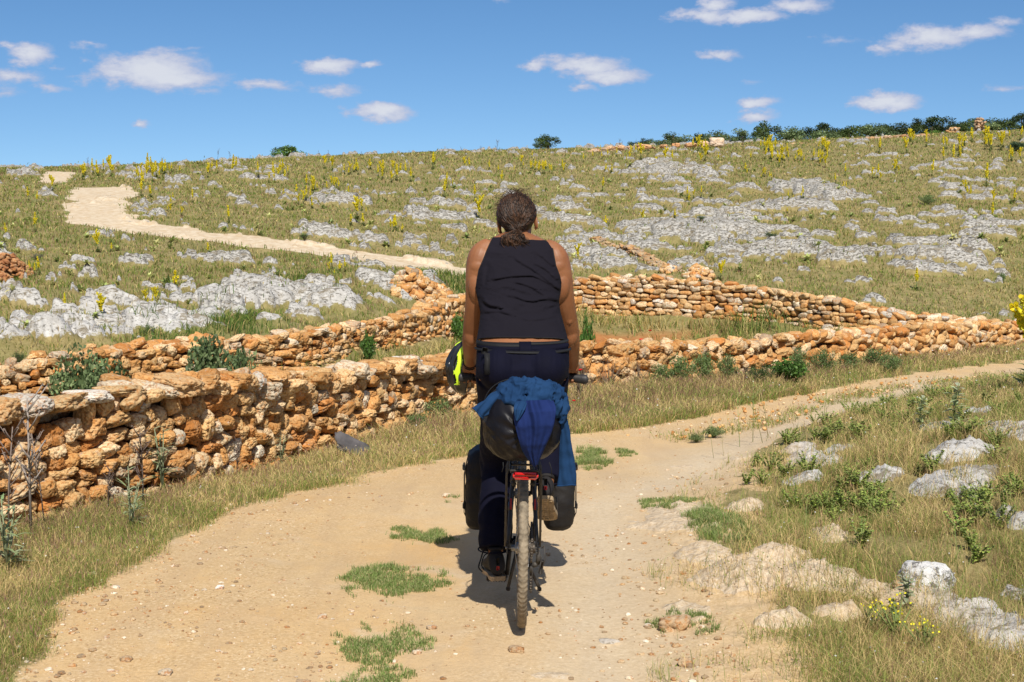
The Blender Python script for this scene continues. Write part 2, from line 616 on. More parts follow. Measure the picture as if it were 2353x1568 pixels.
BWALL = [(-230, 440, 18.2), (-100, 432, 18.6), (0, 425, 19), (80, 408, 19.8), (170, 390, 21), (305, 372, 23), (400, 350, 27), (460, 343, 30.5), (520, 325, 34), (575, 311, 37), (650, 315, 36), (760, 322, 34.5),
         (830, 330, 32.8), (910, 335, 32.0), (1024, 337, 32.3), (1120, 338, 33), (1300, 338, 35)]
BTOP = [(-230, 372, 20), (-100, 369, 20.3), (0, 366, 20.7), (80, 357, 21.6), (170, 346, 23), (305, 331, 25.5), (400, 316, 29.5), (460, 298, 33), (520, 285, 36.5), (575, 284, 39.2), (650, 283, 38.4), (760, 294, 37),
        (830, 306, 35), (910, 318, 34), (1024, 325, 34.6), (1120, 326, 35.5), (1300, 326, 38)]
for q in BWALL + BTOP:
    CP.append(tuple(P(*q)))
HILL = [(-600, [(330, 24), (260, 34), (200, 50), (178, 70)]),
        (-300, [(330, 24), (300, 28), (240, 39), (200, 51), (174, 72)]),
        (0, [(330, 24.5), (300, 28), (262, 34), (230, 41), (200, 50), (182, 60), (169.5, 74)]),
        (100, [(330, 25), (300, 29), (262, 35), (229, 42), (205, 49), (188, 57), (178, 64), (168, 77)]),
        (250, [(312, 28.5), (290, 31.5), (260, 37), (240, 41), (210, 49), (185, 60), (161.5, 78)]),
        (460, [(275, 38), (250, 42.5), (220, 50), (190, 61), (170, 70), (153.5, 84)]),
        (650, [(262, 42.5), (240, 47.5), (215, 54), (190, 63), (165, 75), (148.5, 90)]),
        (850, [(285, 38.5), (262, 42), (235, 48), (205, 58), (180, 68), (158, 82), (140, 98)]),
        (1024, [(300, 38), (270, 42), (240, 48), (210, 57), (180, 70), (155, 84), (131, 104)]),
        (1350, [(300, 39), (240, 48), (180, 70), (118, 110)]), (1700, [(300, 40), (240, 50), (180, 74), (112, 116)])]
for u, l in HILL:
    for v, Y in l:
        CP.append(tuple(P(u, v, Y)))
    p = P(u, l[-1][0], l[-1][1])
    CP.append((p.x * 1.25, p.y * 1.25, p.z - .1 + max(0, p.z - 1.9) * .18)); CP.append((p.x * 1.7, p.y * 1.7, p.z - (1.2 if p.z < 3 else .5) + max(0, p.z - 1.9) * .5)); CP.append((p.x * 3, p.y * 3, p.z - 4.0))
for ang in range(0, 360, 20):
    a = R_(ang)
    for r in (160, 420):
        if math.cos(a) > .5:
            continue
        CP.append((r * math.sin(a), r * math.cos(a), -2.0))
    CP.append((1600 * math.sin(a), 1600 * math.cos(a), -14.0))
CP = np.array(CP)


def _lr(x, y):
    """bearing and log distance: the table the smooth ground is stored in"""
    return np.arctan2(x, y), np.log(np.maximum(np.hypot(x, y), .2) + 1.0)


class TPS:
    def __init__(s, P_, lam=1e-4):
        xy = P_[:, :2]; s.c = xy; s.sc = 30.0
        n = len(xy); d = np.linalg.norm(xy[:, None] - xy[None], axis=2) / s.sc
        K = np.where(d > 0, d * d * np.log(np.maximum(d, 1e-9)), 0) + lam * np.eye(n)
        A = np.zeros((n + 3, n + 3)); A[:n, :n] = K; A[:n, n] = 1; A[:n, n + 1:] = xy / s.sc; A[n:, :n] = A[:n, n:].T
        b = np.zeros(n + 3); b[:n] = P_[:, 2]
        s.w = np.linalg.lstsq(A, b, rcond=None)[0]

    def __call__(s, x, y):
        x = np.ravel(x); y = np.ravel(y); out = np.empty(len(x)); n = len(s.c)
        for i in range(0, len(x), 20000):
            q = np.stack([x[i:i + 20000], y[i:i + 20000]], 1)
            d2 = ((q[:, None] - s.c[None]) ** 2).sum(2) / s.sc ** 2
            K = .5 * d2 * np.log(np.maximum(d2, 1e-16))
            out[i:i + 20000] = K @ s.w[:n] + s.w[n] + (q / s.sc) @ s.w[n + 1:]
        return out


_tps = TPS(CP)
_TH = np.concatenate([np.linspace(-math.pi, -.55, 50)[:-1], np.linspace(-.55, .62, 240), np.linspace(.62, math.pi, 50)[1:]])
_LR = np.linspace(math.log(1.2), math.log(3000.0), 520)
_g = np.meshgrid(_TH, _LR, indexing='ij')
_rr = np.exp(_g[1]) - 1.0
_TAB = _tps(_rr * np.sin(_g[0]), _rr * np.cos(_g[0])).reshape(_g[0].shape)


def base_h(x, y):
    x = np.asarray(x, float); y = np.asarray(y, float)
    th, lr = _lr(x, y)
    i = np.clip(np.searchsorted(_TH, th) - 1, 0, len(_TH) - 2)
    fi = np.clip((th - _TH[i]) / (_TH[i + 1] - _TH[i]), 0, 1)
    fj = np.clip((lr - _LR[0]) / (_LR[1] - _LR[0]), 0, len(_LR) - 1.001)
    j = fj.astype(int); fj = fj - j
    return (_TAB[i, j] * (1 - fj) + _TAB[i, j + 1] * fj) * (1 - fi) + (_TAB[i + 1, j] * (1 - fj) + _TAB[i + 1, j + 1] * fj) * fi


def hit(u, v, y0=3.5, y1=130.0, far=True):
    """where the line of sight of a photo position meets the smooth ground"""
    Y = np.exp(np.linspace(math.log(y0), math.log(y1), 900))
    a = P(u, v, 1.0); d = (a.x, a.z - CAMH)
    dz = CAMH + d[1] * Y - base_h(d[0] * Y, Y)
    k = np.where(dz < 0)[0]
    if len(k) == 0:
        return None
    k = k[0]
    if k == 0:
        return (d[0] * Y[0], Y[0])
    t = dz[k - 1] / (dz[k - 1] - dz[k]); y = Y[k - 1] + (Y[k] - Y[k - 1]) * t
    return (d[0] * y, y)


def hitw(x, y, **k):
    return hit(x * 1024 / 2353, y * 1024 / 2353, **k)


def seg_dist(x, y, poly, closed=False):
    pts = list(poly) + ([poly[0]] if closed else [])
    d = np.full(np.shape(x), 1e9)
    for (ax, ay), (bx, by) in zip(pts[:-1], pts[1:]):
        vx, vy = bx - ax, by - ay
        t = np.clip(((x - ax) * vx + (y - ay) * vy) / (vx * vx + vy * vy + 1e-12), 0, 1)
        d = np.minimum(d, (x - ax - t * vx) ** 2 + (y - ay - t * vy) ** 2)
    return np.sqrt(d)


def inside(x, y, poly):
    c = np.zeros(np.shape(x), bool)
    n = len(poly)
    for i in range(n):
        (ax, ay), (bx, by) = poly[i], poly[(i + 1) % n]
        if ay == by:
            continue
        k = ((ay > y) != (by > y)) & (x < (bx - ax) * (y - ay) / (by - ay) + ax)
        c ^= k
    return c


def sdist(x, y, poly):
    d = seg_dist(x, y, poly, True)
    return np.where(inside(x, y, poly), d, -d)


ROADL = [(-1.55, -12), (-1.6, 0), (-1.75, 3.5)] + [nearP(u, v) for (u, v) in [(10, 690), (38, 662), (100, 600), (174, 553), (239, 522), (305, 496), (370, 479), (435, 466), (500, 450), (574, 435), (653, 426), (740, 407), (827, 391), (930, 373), (1024, 361)]] + [(13.2, 27.2), (20, 30.5), (40, 36)]
ROADR = [(.95, -12), (.85, 0), (.75, 4)] + [nearP(u, v) for (u, v) in [(680, 675), (668, 609), (665, 540), (690, 500), (720, 474), (805, 433), (870, 413), (936, 394), (1024, 374)]] + [(12.5, 24.3), (20, 28), (40, 33)]
ROAD = ROADL + ROADR[::-1]


def pts_hit(l):
    return [q for q in (hit(u, v) for u, v in l) if q]


PATH = pts_hit([(470, 278), (392, 267), (326, 256), (261, 249), (217, 243), (174, 238), (130, 234), (96, 229), (70, 223), (57, 216), (58, 206), (66, 199), (64, 192), (70, 187.5)]) + \
    pts_hit([(470, 269), (392, 256), (326, 246), (270, 238), (220, 232), (175, 226), (146, 219), (133, 213), (127, 206), (133, 196), (134, 187)][::-1])
PATH2 = pts_hit([(36, 182), (52, 183.5), (70, 183), (79, 172), (42, 171.2)])
PATHALL = [(p[0], p[1]) for p in PATH]


def reg(u, v, ru, rv, s=1.0, near=None):
    c = hit(u, v); f = hit(u, v - rv); n = hit(u, v + rv)
    if c is None:
        return None
    fy = (f[1] if f else c[1] * 1.2) - c[1]; ny = c[1] - (n[1] if n else c[1] * .9)
    return (c[0], c[1], abs(ru) / FPX * c[1], max(.05, .5 * (abs(fy) + abs(ny))), s)


# bare limestone: broad zones on the far slope (u, v, ru, rv, strength)
ROCKZ = [r for r in [reg(*q) for q in [
    (60, 335, 100, 22, 1.0), (190, 318, 80, 22, .95), (270, 300, 60, 20, .95), (340, 300, 60, 16, .8), (200, 270, 120, 16, .75), (60, 285, 70, 14, .55), (420, 300, 40, 10, .7),
    (400, 245, 80, 10, .7), (330, 236, 60, 8, .6), (440, 262, 40, 8, .7), (350, 207, 80, 5, .5), (440, 212, 60, 5, .55), (520, 225, 80, 14, .5), (620, 250, 90, 16, .85),
    (600, 222, 80, 6, .55), (660, 172, 60, 8, .7), (640, 190, 70, 5, .5), (800, 180, 110, 6, .5), (790, 194, 70, 9, .8), (760, 215, 120, 10, .75), (700, 235, 110, 14, .95), (800, 258, 120, 12, .9),
    (900, 250, 120, 10, .9), (960, 268, 90, 10, .9), (1010, 232, 60, 9, .6), (900, 224, 110, 8, .5), (990, 200, 60, 7, .4), (1000, 170, 60, 6, .4), (500, 195, 70, 3, .35),
    (560, 270, 50, 8, .75), (1200, 240, 120, 30, .7), (-150, 300, 100, 40, .7), (680, 182, 60, 3, .6), (840, 270, 60, 6, .7), (885, 178, 60, 5, .45), (480, 240, 50, 7, .5), (700, 205, 110, 5, .5), (620, 205, 60, 5, .5)]] if r]
# single outcrops that stand clearly out of the slope
OUTC = [r for r in [reg(*q) for q in [
    (655, 171, 32, 6, 1.3), (700, 177, 18, 5, 1.1), (822, 196, 22, 7, 1.5), (790, 193, 24, 5, 1.1), (700, 236, 60, 9, 1.4), (770, 252, 55, 8, 1.2), (800, 207, 34, 5, 1.0), (660, 232, 30, 6, .9), (50, 352, 52, 12, 1.4), (160, 350, 36, 7, 1.1), (120, 310, 26, 7, .9),
    (250, 302, 44, 12, 1.2), (225, 316, 30, 6, 1.0), (340, 308, 36, 8, 1.0), (130, 268, 26, 6, .7), (850, 262, 70, 7, 1.0), (940, 262, 60, 6, 1.1), (560, 221, 34, 4, 1.1), (355, 205, 34, 3, 1.1), (448, 209, 22, 3, .9), (415, 213, 20, 3, .9),
    (980, 250, 40, 5, .9), (740, 190, 30, 3, .8), (730, 218, 60, 4, .8), (1000, 238, 30, 4, .9), (900, 200, 30, 4, .5), (320, 235, 20, 3, .8), (365, 250, 30, 4, .6)]] if r]


def regn(x, y, rx, ry, s):
    """near zone, from the 2353 wide view"""
    q = hitw(x, y); f = hitw(x, y - ry); n = hitw(x, y + ry)
    return (q[0], q[1], rx * 1024 / 2353 / FPX * q[1], .5 * (f[1] - n[1]), s)


NROCK = [regn(*q) for q in [(2195, 1063, 70, 18, 1.2), (2190, 1135, 95, 26, 1.2), (2020, 1115, 60, 16, 1.0), (1870, 1085, 60, 16, 1.0), (2220, 1150, 60, 30, .9), (2330, 1230, 30, 30, 1.0), (1880, 1360, 100, 26, 1.2), (2000, 1385, 90, 16, 1.0), (2120, 1410, 100, 22, 1.1),
                            (2210, 1450, 90, 30, 1.2), (2300, 1490, 80, 36, 1.2), (1900, 1260, 40, 14, .9), (1850, 1125, 50, 10, .9), (2300, 1010, 60, 20, 1.0), (2150, 1000, 60, 12, .8), (1930, 1435, 60, 14, .9), (2330, 1400, 30, 20, .6), (1980, 1000, 30, 8, .5), (2250, 960, 50, 10, .6), (1720, 1185, 50, 14, .7),
                            (1700, 1345, 110, 40, .95), (1580, 1400, 70, 26, .8), (1560, 1200, 90, 40, .9), (1800, 1450, 70, 14, .9), (1620, 1290, 60, 24, .8), (1780, 1310, 80, 16, .9), (1930, 1050, 40, 10, .8), (1470, 1190, 60, 20, .55),
                            (1270, 1545, 60, 12, .5), (1370, 1530, 40, 10, .5), (1680, 1040, 60, 14, .5), (1560, 1060, 50, 14, .45), (1400, 1460, 40, 12, .35)]]


def dens(x, y, R, p=1.0):
    d = np.zeros(np.shape(x))
    for (cx, cy, rx, ry, s) in R:
        q = ((x - cx) / rx) ** 2 + ((y - cy) / ry) ** 2
        d = np.maximum(d, s * np.exp(-.7 * q * np.maximum(q, .3) ** (p - 1)))
    return d


STRIP = [nearP(u, v) for u, v in [(676, 436), (720, 431), (752, 424), (790, 413), (830, 402), (870, 392), (930, 382), (1000, 372)]]
CREAM = [regn(x, y, rx, ry, 1.0) for x, y, rx, ry in [(1700, 1320, 290, 170), (1560, 1180, 190, 80), (1300, 1540, 150, 40), (1620, 1050, 150, 40)]]
FIELDSOIL = [r for r in [reg(600, 341, 60, 7, 1.0), reg(640, 339, 60, 6, .8)] if r]
LUSH = [r for r in [reg(790, 322, 44, 10, 1.0), reg(215, 325, 50, 12, .8), reg(190, 330, 60, 6, .8), reg(300, 280, 30, 6, .3), reg(455, 283, 30, 8, .5)] if r]


def ground(x, y):
    """height and surface masks of the finished ground at any place"""
    x = np.asarray(x, float); y = np.asarray(y, float)
    h = base_h(x, y)
    r = np.hypot(x, y)
    wx = x + .12 * (fbm2(x * 3, y * 3, 3, 3) - .5) * 2; wy = y + .12 * (fbm2(x * 3, y * 3, 33, 3) - .5) * 2
    sd = sdist(wx, wy, ROAD)
    sr = sst(-.20, .06, sd)
    w2 = .5 * (fbm2(x * .9, y * .9, 5, 3) - .5) * 2
    far = (y > 26) & (x < 5)
    sp = np.full(np.shape(x), -9.)
    if far.any():
        sp[far] = np.maximum(sdist(x[far] + w2[far], y[far] + w2[far] * .5, PATHALL), sdist(x[far] + w2[far] * .4, y[far], PATH2) - .05)
    pm = sst(-.15, .35, sp)
    road = np.maximum(sr, pm)
    # two wheel tracks, slightly sunk, and a low crown
    dl = seg_dist(x, y, [(-.55, -12), (-.55, 4), (-.5, 6), (-.35, 8.2), (.3, 10.4), (1.5, 12.4), (3.2, 15.6), (5.5, 19.3), (8.6, 22.8), (13, 25.8)])
    dr = seg_dist(x, y, [(.4, -12), (.4, 4), (.42, 7), (.6, 9), (1.5, 11), (2.8, 13.8), (4.4, 16.8), (6.3, 20), (8.8, 22), (13, 25)])
    near = r < 45
    h = h - near * sr * .03 * (np.exp(-(dl / .42) ** 2) + .8 * np.exp(-(dr / .35) ** 2))
    h = h + near * (.05 * (fbm2(x * .8, y * .8, 8, 3) - .5) + .018 * (fbm2(x * 5, y * 5, 9, 3) - .5) * (1 - .75 * sr)) * (1 - .3 * sr)
    h = h + near * .012 * (fbm2(x * 14, y * 14, 10, 3) - .5) * (1 - .6 * sr)
    # verge stands a little above the road
    h = h + near * .05 * sst(.05, -.5, sd) * (1 - sst(3, 8, -sd))
    # bare rock
    farz = sst(19, 23, y + 0 * x)
    d = np.zeros(np.shape(x)); o = np.zeros(np.shape(x))
    fz = (y > 18) & (r < 130)
    rock = np.zeros(np.shape(x)); rh = np.zeros(np.shape(x))
    if fz.any():
        X = x[fz]; Y = y[fz]
        d_ = dens(X, Y, ROCKZ, 1.3); o_ = dens(X, Y, OUTC, 2.0)
        yy = Y + .25 * X
        n1 = fbm2(X * .40, yy * 1.0, 21, 3, .5); n2 = fbm2(X * .95, yy * 2.3, 25, 3, .42); n3 = ridg2(X * 2.2, yy * 3, 29, 2, .5)
        n5 = fbm2(X * 2.6 + 4, yy * 5.0, 27, 2, .45)
        val = .40 * d_ + .50 * np.maximum(o_ - .25, 0) + 1.2 * (n1 - .5) + 1.7 * (n2 - .5) + .7 * (n5 - .5)
        behind = inside(X, Y, FAR_SIDE)
        wp = sst(.1, -.35, sp[fz])
        m = sst(.59, .65, val) * behind * sst(.25, .9, seg_dist(X, Y, [(p.x, p.y) for p in _bt])) * (wp + .4 * (1 - wp) * (n2 > .55))
        m = np.where(r[fz] > 112, 0, m)
        rock[fz] = m
        led = (np.floor(n1 * 9 + n2 * 1.5) / 9)           # stepped beds
        gi = sst(.435, .65, val); rh[fz] = m * (.015 + .24 * sst(.435, 1.0, val) + gi * (.10 * (1 - sst(.0, 1., (yy * .55 + n1 * 6 + .5 * n5) % 1.0)) + .03 * n3) + .22 * np.clip(o_ - .4, 0, 1))
    nz = (r < 16) & (y > 3)
    if nz.any():
        X = x[nz]; Y = y[nz]
        d_ = dens(X, Y, NROCK, 1.6)
        n1 = fbm2(X * 2.2, (Y + .2 * X) * 3.2, 41, 4, .6); n2 = ridg2(X * 7, Y * 10, 45, 4, .6); n4 = fbm2(X * 22, Y * 28, 47, 3, .6)
        val = 1.04 * d_ + 1.0 * (n1 - .5) + .25 * (n2 - .4)
        m = sst(.46, .56, val)
        rock[nz] = m
        flat = np.clip(.5 + sd[nz] * 1.2, .0, 1.0)         # worn low on the road side
        flat = np.where(X < 2.2, flat, .0)
        rh[nz] = m * (.006 + (.055 * sst(.46, 1.2, val) + .035 * (n2 - .3) + .016 * (n4 - .4)) * (1 - .85 * flat))
    h = h + rh
    # tussocky slope
    h = h + (1 - road) * (1 - rock) * sst(16, 22, y) * (r < 140) * (.10 * (fbm2(x * .7, y * .7, 61, 4, .6) - .5) + .05 * (fbm2(x * 3, y * 3, 65, 2) - .5))
    # the track frays out over bare ground on the near right side
    fr = (y < 11) & (x > 0)
    road = np.maximum(road, fr * sst(-.75, -.2, sd + .9 * (fbm2(x * 2.3, y * 2.3, 91, 3) - .5)) * .9)
    strip = sst(.30, .08, seg_dist(x, y, STRIP) + .25 * (fbm2(x * 2.5, y * 2.5, 70, 2) - .5)) * (r < 30)
    cream = dens(x, y, CREAM, 1.5) * (r < 20)
    soil = dens(x, y, FIELDSOIL, 1.5)
    lush = dens(x, y, LUSH, 1.3)
    crown = 1 - np.exp(-(np.minimum(dl, dr) / .33) ** 2)
    pale = np.exp(-((dr + .25 * (fbm2(x * 1.5, y * 1.5, 93, 3) - .5)) / .55) ** 2) * near
    return dict(crown=crown, pale=pale, dl=dl, h=h, road=road, rock=rock, sd=sd, sp=sp, strip=strip, cream=cream, soil=soil, lush=lush, r=r)


_bt = [P(*q) for q in BTOP]
FAR_SIDE = [(p.x, p.y) for p in _bt] + [(300, 80), (300, 600), (-300, 600), (-300, 10), (-60, 16)]
_bl = [P(*q) for q in BWALL]
FIELD = [(p.x, p.y) for p in _bl] + [tuple(offset_pt(NWALL, i, .3)) for i in range(len(NWALL) - 1, 0, -1)]


def gz(x, y):
    return float(ground(np.array([x]), np.array([y]))['h'][0])


def build_ground():
    ths = np.concatenate([np.radians(np.arange(-180, -40, 4)), np.radians(np.arange(-40, -23, .4)), np.linspace(R_(-23), R_(24), 860)[:-1],
                          np.radians(np.arange(24, 42, .4)), np.radians(np.arange(42, 179, 4))])
    rs = np.concatenate([np.array([.3, .8, 1.5, 2.2, 3.0]), 3.4 * np.exp(np.arange(0, 830) * .00425), 3.4 * math.exp(830 * .00425) * 1.035 ** np.arange(1, 70)])
    T, Rr = np.meshgrid(ths, rs, indexing='xy')
    x = (Rr * np.sin(T)).ravel(); y = (Rr * np.cos(T)).ravel()
    g = ground(x, y)
    nr, nth = len(rs), len(ths)
    i = np.arange(nr - 1)[:, None] * nth; k = np.arange(nth)[None]; k2 = (k + 1) % nth
    F = np.stack([i + k, i + k2, i + nth + k2, i + nth + k], -1).reshape(-1, 4)[:, ::-1]
    V = np.stack([x, y, g['h']], 1)
    c0 = len(V)
    V = np.vstack([V, [[0, 0, gz(0, 0)]]])
    mb = MB()
    mb.add(V, F, np.vstack([np.stack([g['road'], g['rock'], g['cream']], 1), [[1, 0, 0]]]))
    tri = np.stack([np.full(nth, c0), (np.arange(nth) + 1) % nth, np.arange(nth)], 1)[:, ::-1]
    mb.f.append(tri.astype(np.int64))
    me = mb.mesh('ground', True)
    at = me.color_attributes.new('aux', 'FLOAT_COLOR', 'POINT')
    field = inside(x, y, FIELD).astype(float)
    aux = np.zeros((len(V), 4), np.float32); aux[:, 3] = 1
    aux[:-1, 0] = g['lush'] + g['strip']; aux[:-1, 1] = g['soil']; aux[:-1, 2] = g['pale']
    at.data.foreach_set('color', aux.ravel())
    at2 = me.attributes.new('crown', 'FLOAT', 'POINT'); at2.data.foreach_set('value', np.append(g['crown'] * (g['r'] < 40), 0).astype(np.float32))
    # ---- surface
    m, nt, b, o = new_mat('ground')
    me.materials.append(m)
    co = objco(nt)
    a = attr(nt); ax = attr(nt, 'aux')
    s = N(nt, 'ShaderNodeSeparateColor'); L(nt, a.outputs['Color'], s.inputs[0])
    s2 = N(nt, 'ShaderNodeSeparateColor'); L(nt, ax.outputs['Color'], s2.inputs[0])
    nb = noise(nt, co, .75, 6, .65); nm = noise(nt, co, 5, 5, .65); nf = noise(nt, co, 42, 5, .7); ng = noise(nt, co, 160, 3, .7)
    vg = voro(nt, co, 55)
    # grassy soil between the plants
    soil = ramp(nt, nm, [(.3, (.145, .115, .045)), (.5, (.25, .20, .085)), (.7, (.35, .28, .13))])
    soil = mixc(nt, ramp(nt, nb, [(.42, (0, 0, 0)), (.62, (.65, .65, .65))]), soil, (.15, .15, .05))
    soil = mixc(nt, ramp(nt, nf, [(.52, (0, 0, 0)), (.7, (.5, .5, .5))]), soil, (.42, .34, .19))
    soil = mixc(nt, ramp(nt, nf, [(.30, (.6, .6, .6)), (.45, (0, 0, 0))]), soil, (.10, .085, .035))
    soil = mixc(nt, math_n(nt, 'MULTIPLY', s2.outputs[0], .6, True), soil, (.12, .15, .035))
    soil = mixc(nt, math_n(nt, 'MULTIPLY', s2.outputs[1], .9, True), soil, (.38, .14, .045))
    # dusty track
    sand = ramp(nt, nb, [(.30, (.57, .35, .14)), (.5, (.60, .42, .215)), (.72, (.57, .44, .27))])
    sand = mixc(nt, ramp(nt, nm, [(.35, (0, 0, 0)), (.7, (.5, .5, .5))]), sand, (.56, .36, .17))
    sand = mixc(nt, ramp(nt, noise(nt, co, 2.3, 4, .6, .6), [(.54, (0, 0, 0)), (.68, (.55, .55, .55))]), sand, (.57, .46, .32))
    sand = mixc(nt, ramp(nt, noise(nt, co, 70, 4, .75), [(.34, (.75, .75, .75)), (.46, (0, 0, 0))]), sand, (.42, .28, .14))
    sand = mixc(nt, ramp(nt, ng, [(.58, (0, 0, 0)), (.68, (.8, .8, .8))]), sand, (.36, .24, .13))
    sand = mixc(nt, ramp(nt, ng, [(.30, (.7, .7, .7)), (.40, (0, 0, 0))]), sand, (.76, .64, .46))
    rt = N(nt, 'ShaderNodeMapping'); rt.inputs['Scale'].default_value = (3.2, .45, 1); L(nt, co, rt.inputs[0])
    sand = mixc(nt, ramp(nt, noise(nt, rt.outputs[0], 1.6, 5, .6), [(.44, (0, 0, 0)), (.62, (.6, .6, .6))]), sand, (.47, .33, .19))
    sand = mixc(nt, math_n(nt, 'MULTIPLY', s2.outputs[2], .62, True), sand, mixc(nt, ramp(nt, nf, [(.35, (0, 0, 0)), (.65, (1, 1, 1))]), (.46, .38, .27), (.64, .55, .41)))
    cw = attr(nt, 'crown')
    cwf = math_n(nt, 'MULTIPLY', cw.outputs['Fac'], ramp(nt, noise(nt, co, 3.5, 5, .7), [(.36, (.1, .1, .1)), (.6, (.7, .7, .7))]))
    sand = mixc(nt, cwf, sand, ramp(nt, noise(nt, co, 60, 4, .75), [(.36, (.36, .235, .115)), (.5, (.53, .37, .19)), (.66, (.70, .55, .36))]))
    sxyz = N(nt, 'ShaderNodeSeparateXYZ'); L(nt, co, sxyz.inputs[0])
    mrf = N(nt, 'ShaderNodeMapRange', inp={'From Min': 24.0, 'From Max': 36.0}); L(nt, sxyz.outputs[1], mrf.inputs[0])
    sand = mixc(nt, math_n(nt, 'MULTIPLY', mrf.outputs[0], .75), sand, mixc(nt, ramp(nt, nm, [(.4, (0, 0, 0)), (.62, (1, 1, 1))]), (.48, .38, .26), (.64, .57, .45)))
    # limestone
    rk = ramp(nt, nm, [(.3, (.36, .345, .32)), (.5, (.48, .465, .44)), (.72, (.60, .59, .565))])
    fl = N(nt, 'ShaderNodeMapping'); fl.inputs['Scale'].default_value = (.6, 1.5, 1.5); L(nt, co, fl.inputs[0])
    sp_ = noise(nt, fl.outputs[0], 13, 6, .75); sp2 = noise(nt, fl.outputs[0], 3.2, 8, .8)
    rk = mixc(nt, math_n(nt, 'MULTIPLY', mrf.outputs[0], .8), rk, ramp(nt, nf, [(.3, (.26, .24, .205)), (.5, (.42, .405, .37)), (.7, (.60, .585, .555))]))
    rk = mixc(nt, ramp(nt, math_n(nt, 'ADD', sp_, math_n(nt, 'MULTIPLY', mrf.outputs[0], .06)), [(.545, (0, 0, 0)), (.60, (.9, .9, .9))]), rk, (.10, .092, .075))
    rk = mixc(nt, ramp(nt, sp2, [(.53, (0, 0, 0)), (.58, (.8, .8, .8))]), rk, (.19, .155, .10))
    rk = mixc(nt, ramp(nt, nf, [(.6, (0, 0, 0)), (.68, (.6, .6, .6))]), rk, (.15, .14, .12))
    rk = mixc(nt, math_n(nt, 'MULTIPLY', s.outputs[2], 2.2, True), rk, mixc(nt, ramp(nt, nf, [(.4, (0, 0, 0)), (.6, (1, 1, 1))]), (.62, .51, .37), (.50, .37, .23)))
    # ragged borders
    e1 = math_n(nt, 'ADD', s.outputs[0], math_n(nt, 'MULTIPLY', math_n(nt, 'SUBTRACT', nf, .5), .9))
    e1 = ramp(nt, e1, [(.42, (0, 0, 0)), (.58, (1, 1, 1))])
    e2 = math_n(nt, 'ADD', s.outputs[1], math_n(nt, 'MULTIPLY', math_n(nt, 'SUBTRACT', noise(nt, co, 9, 6, .7), .5), .9))
    e2 = ramp(nt, e2, [(.42, (0, 0, 0)), (.52, (1, 1, 1))])
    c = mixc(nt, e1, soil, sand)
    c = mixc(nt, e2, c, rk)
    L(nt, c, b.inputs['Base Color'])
    b.inputs['Roughness'].default_value = .95; b.inputs['Specular IOR Level'].default_value = .15
    hh = math_n(nt, 'ADD', math_n(nt, 'MULTIPLY', nf, .6), math_n(nt, 'MULTIPLY', ng, .25))
    bn = bump(nt, hh, .55, .02)
    bn = bump(nt, noise(nt, co, 17, 7, .75), .7, .05, bn) if False else bn
    rb = N(nt, 'ShaderNodeBump'); rb.inputs['Distance'].default_value = .035
    L(nt, math_n(nt, 'MULTIPLY', e2, 1.0), rb.inputs['Strength']); L(nt, noise(nt, co, 9, 6, .65), rb.inputs['Height']); L(nt, bn, rb.inputs['Normal'])
    L(nt, rb.outputs[0], b.inputs['Normal'])
    ob = bpy.data.objects.new('ground', me); COL.objects.link(ob)
    ob['kind'] = 'structure'; ob['label'] = 'dusty ochre track, dry grassy soil and pale limestone slope'
    return ob


build_ground()
# ---------------------------------------------------------------- stones and dry stone walls
def rock_proto(sub, seed, planes=9, rough=.10, rounded=.35, pit=0.0):
    rg = np.random.default_rng(seed)
    D, F = ICO[sub]
    n = rg.normal(size=(planes, 3)); n /= np.linalg.norm(n, axis=1)[:, None]
    n = np.vstack([n, np.eye(3), -np.eye(3)])
    h = np.concatenate([rg.uniform(.72, 1.0, planes), rg.uniform(.75, .95, 6)])
    q = D @ n.T
    r = np.where(q > .05, h[None] / np.maximum(q, .05), 9)
    r = -np.log(np.exp(-r * 9).sum(1)) / 9                # soft intersection of planes
    r = r * (1 - rounded) + rounded * .9
    V = D * r[:, None]
    k = fbm3(V * 1.6 + seed, seed, 4, .55) - .5
    V = V * (1 + rough * 2 * k)[:, None]
    if pit:
        k2 = fbm3(V * 5.5 + 9.1 + seed, seed + 50, 3, .6)
        k3 = fbm3(V * 2.9 + 3.3 + seed, seed + 80, 3, .6)
        V = V * (1 - pit * sst(.52, .72, k2) - 1.4 * pit * sst(.55, .7, k3))[:, None]
    V -= V.mean(0)
    V /= np.abs(V).max(0)
    return V


PRO = {}
for sub, cnt, rough, pit in ((4, 14, .14, .10), (3, 14, .18, .11), (2, 12, .15, .04)):
    PRO[sub] = [rock_proto(sub, 100 * sub + i, 8, rough, .16, pit) for i in range(cnt)]


def rotm(ax, ay, az):
    ca, sa, cb, sb, cc, sc_ = math.cos(ax), math.sin(ax), math.cos(ay), math.sin(ay), math.cos(az), math.sin(az)
    Rx = np.array([[1, 0, 0], [0, ca, -sa], [0, sa, ca]]); Ry = np.array([[cb, 0, sb], [0, 1, 0], [-sb, 0, cb]]); Rz = np.array([[cc, -sc_, 0], [sc_, cc, 0], [0, 0, 1]])
    return Rz @ Ry @ Rx


SCOL = [((.58, .31, .11), 3), ((.62, .40, .18), 4), ((.50, .21, .06), 1.9), ((.70, .53, .32), 3.2), ((.54, .28, .10), 2.4), ((.66, .58, .44), .8), ((.40, .31, .21), .8)]
SGREY = [((.66, .46, .24), 3), ((.56, .31, .12), 3.5), ((.70, .60, .44), 2), ((.55, .36, .18), 1.5), ((.62, .58, .50), 1.2)]


def pick(cols):
    t = random.uniform(0, sum(w for _, w in cols))
    for c, w in cols:
        t -= w
        if t <= 0:
            break
    k = random.uniform(.72, 1.16)
    return tuple(min(.85, q * k) for q in c)


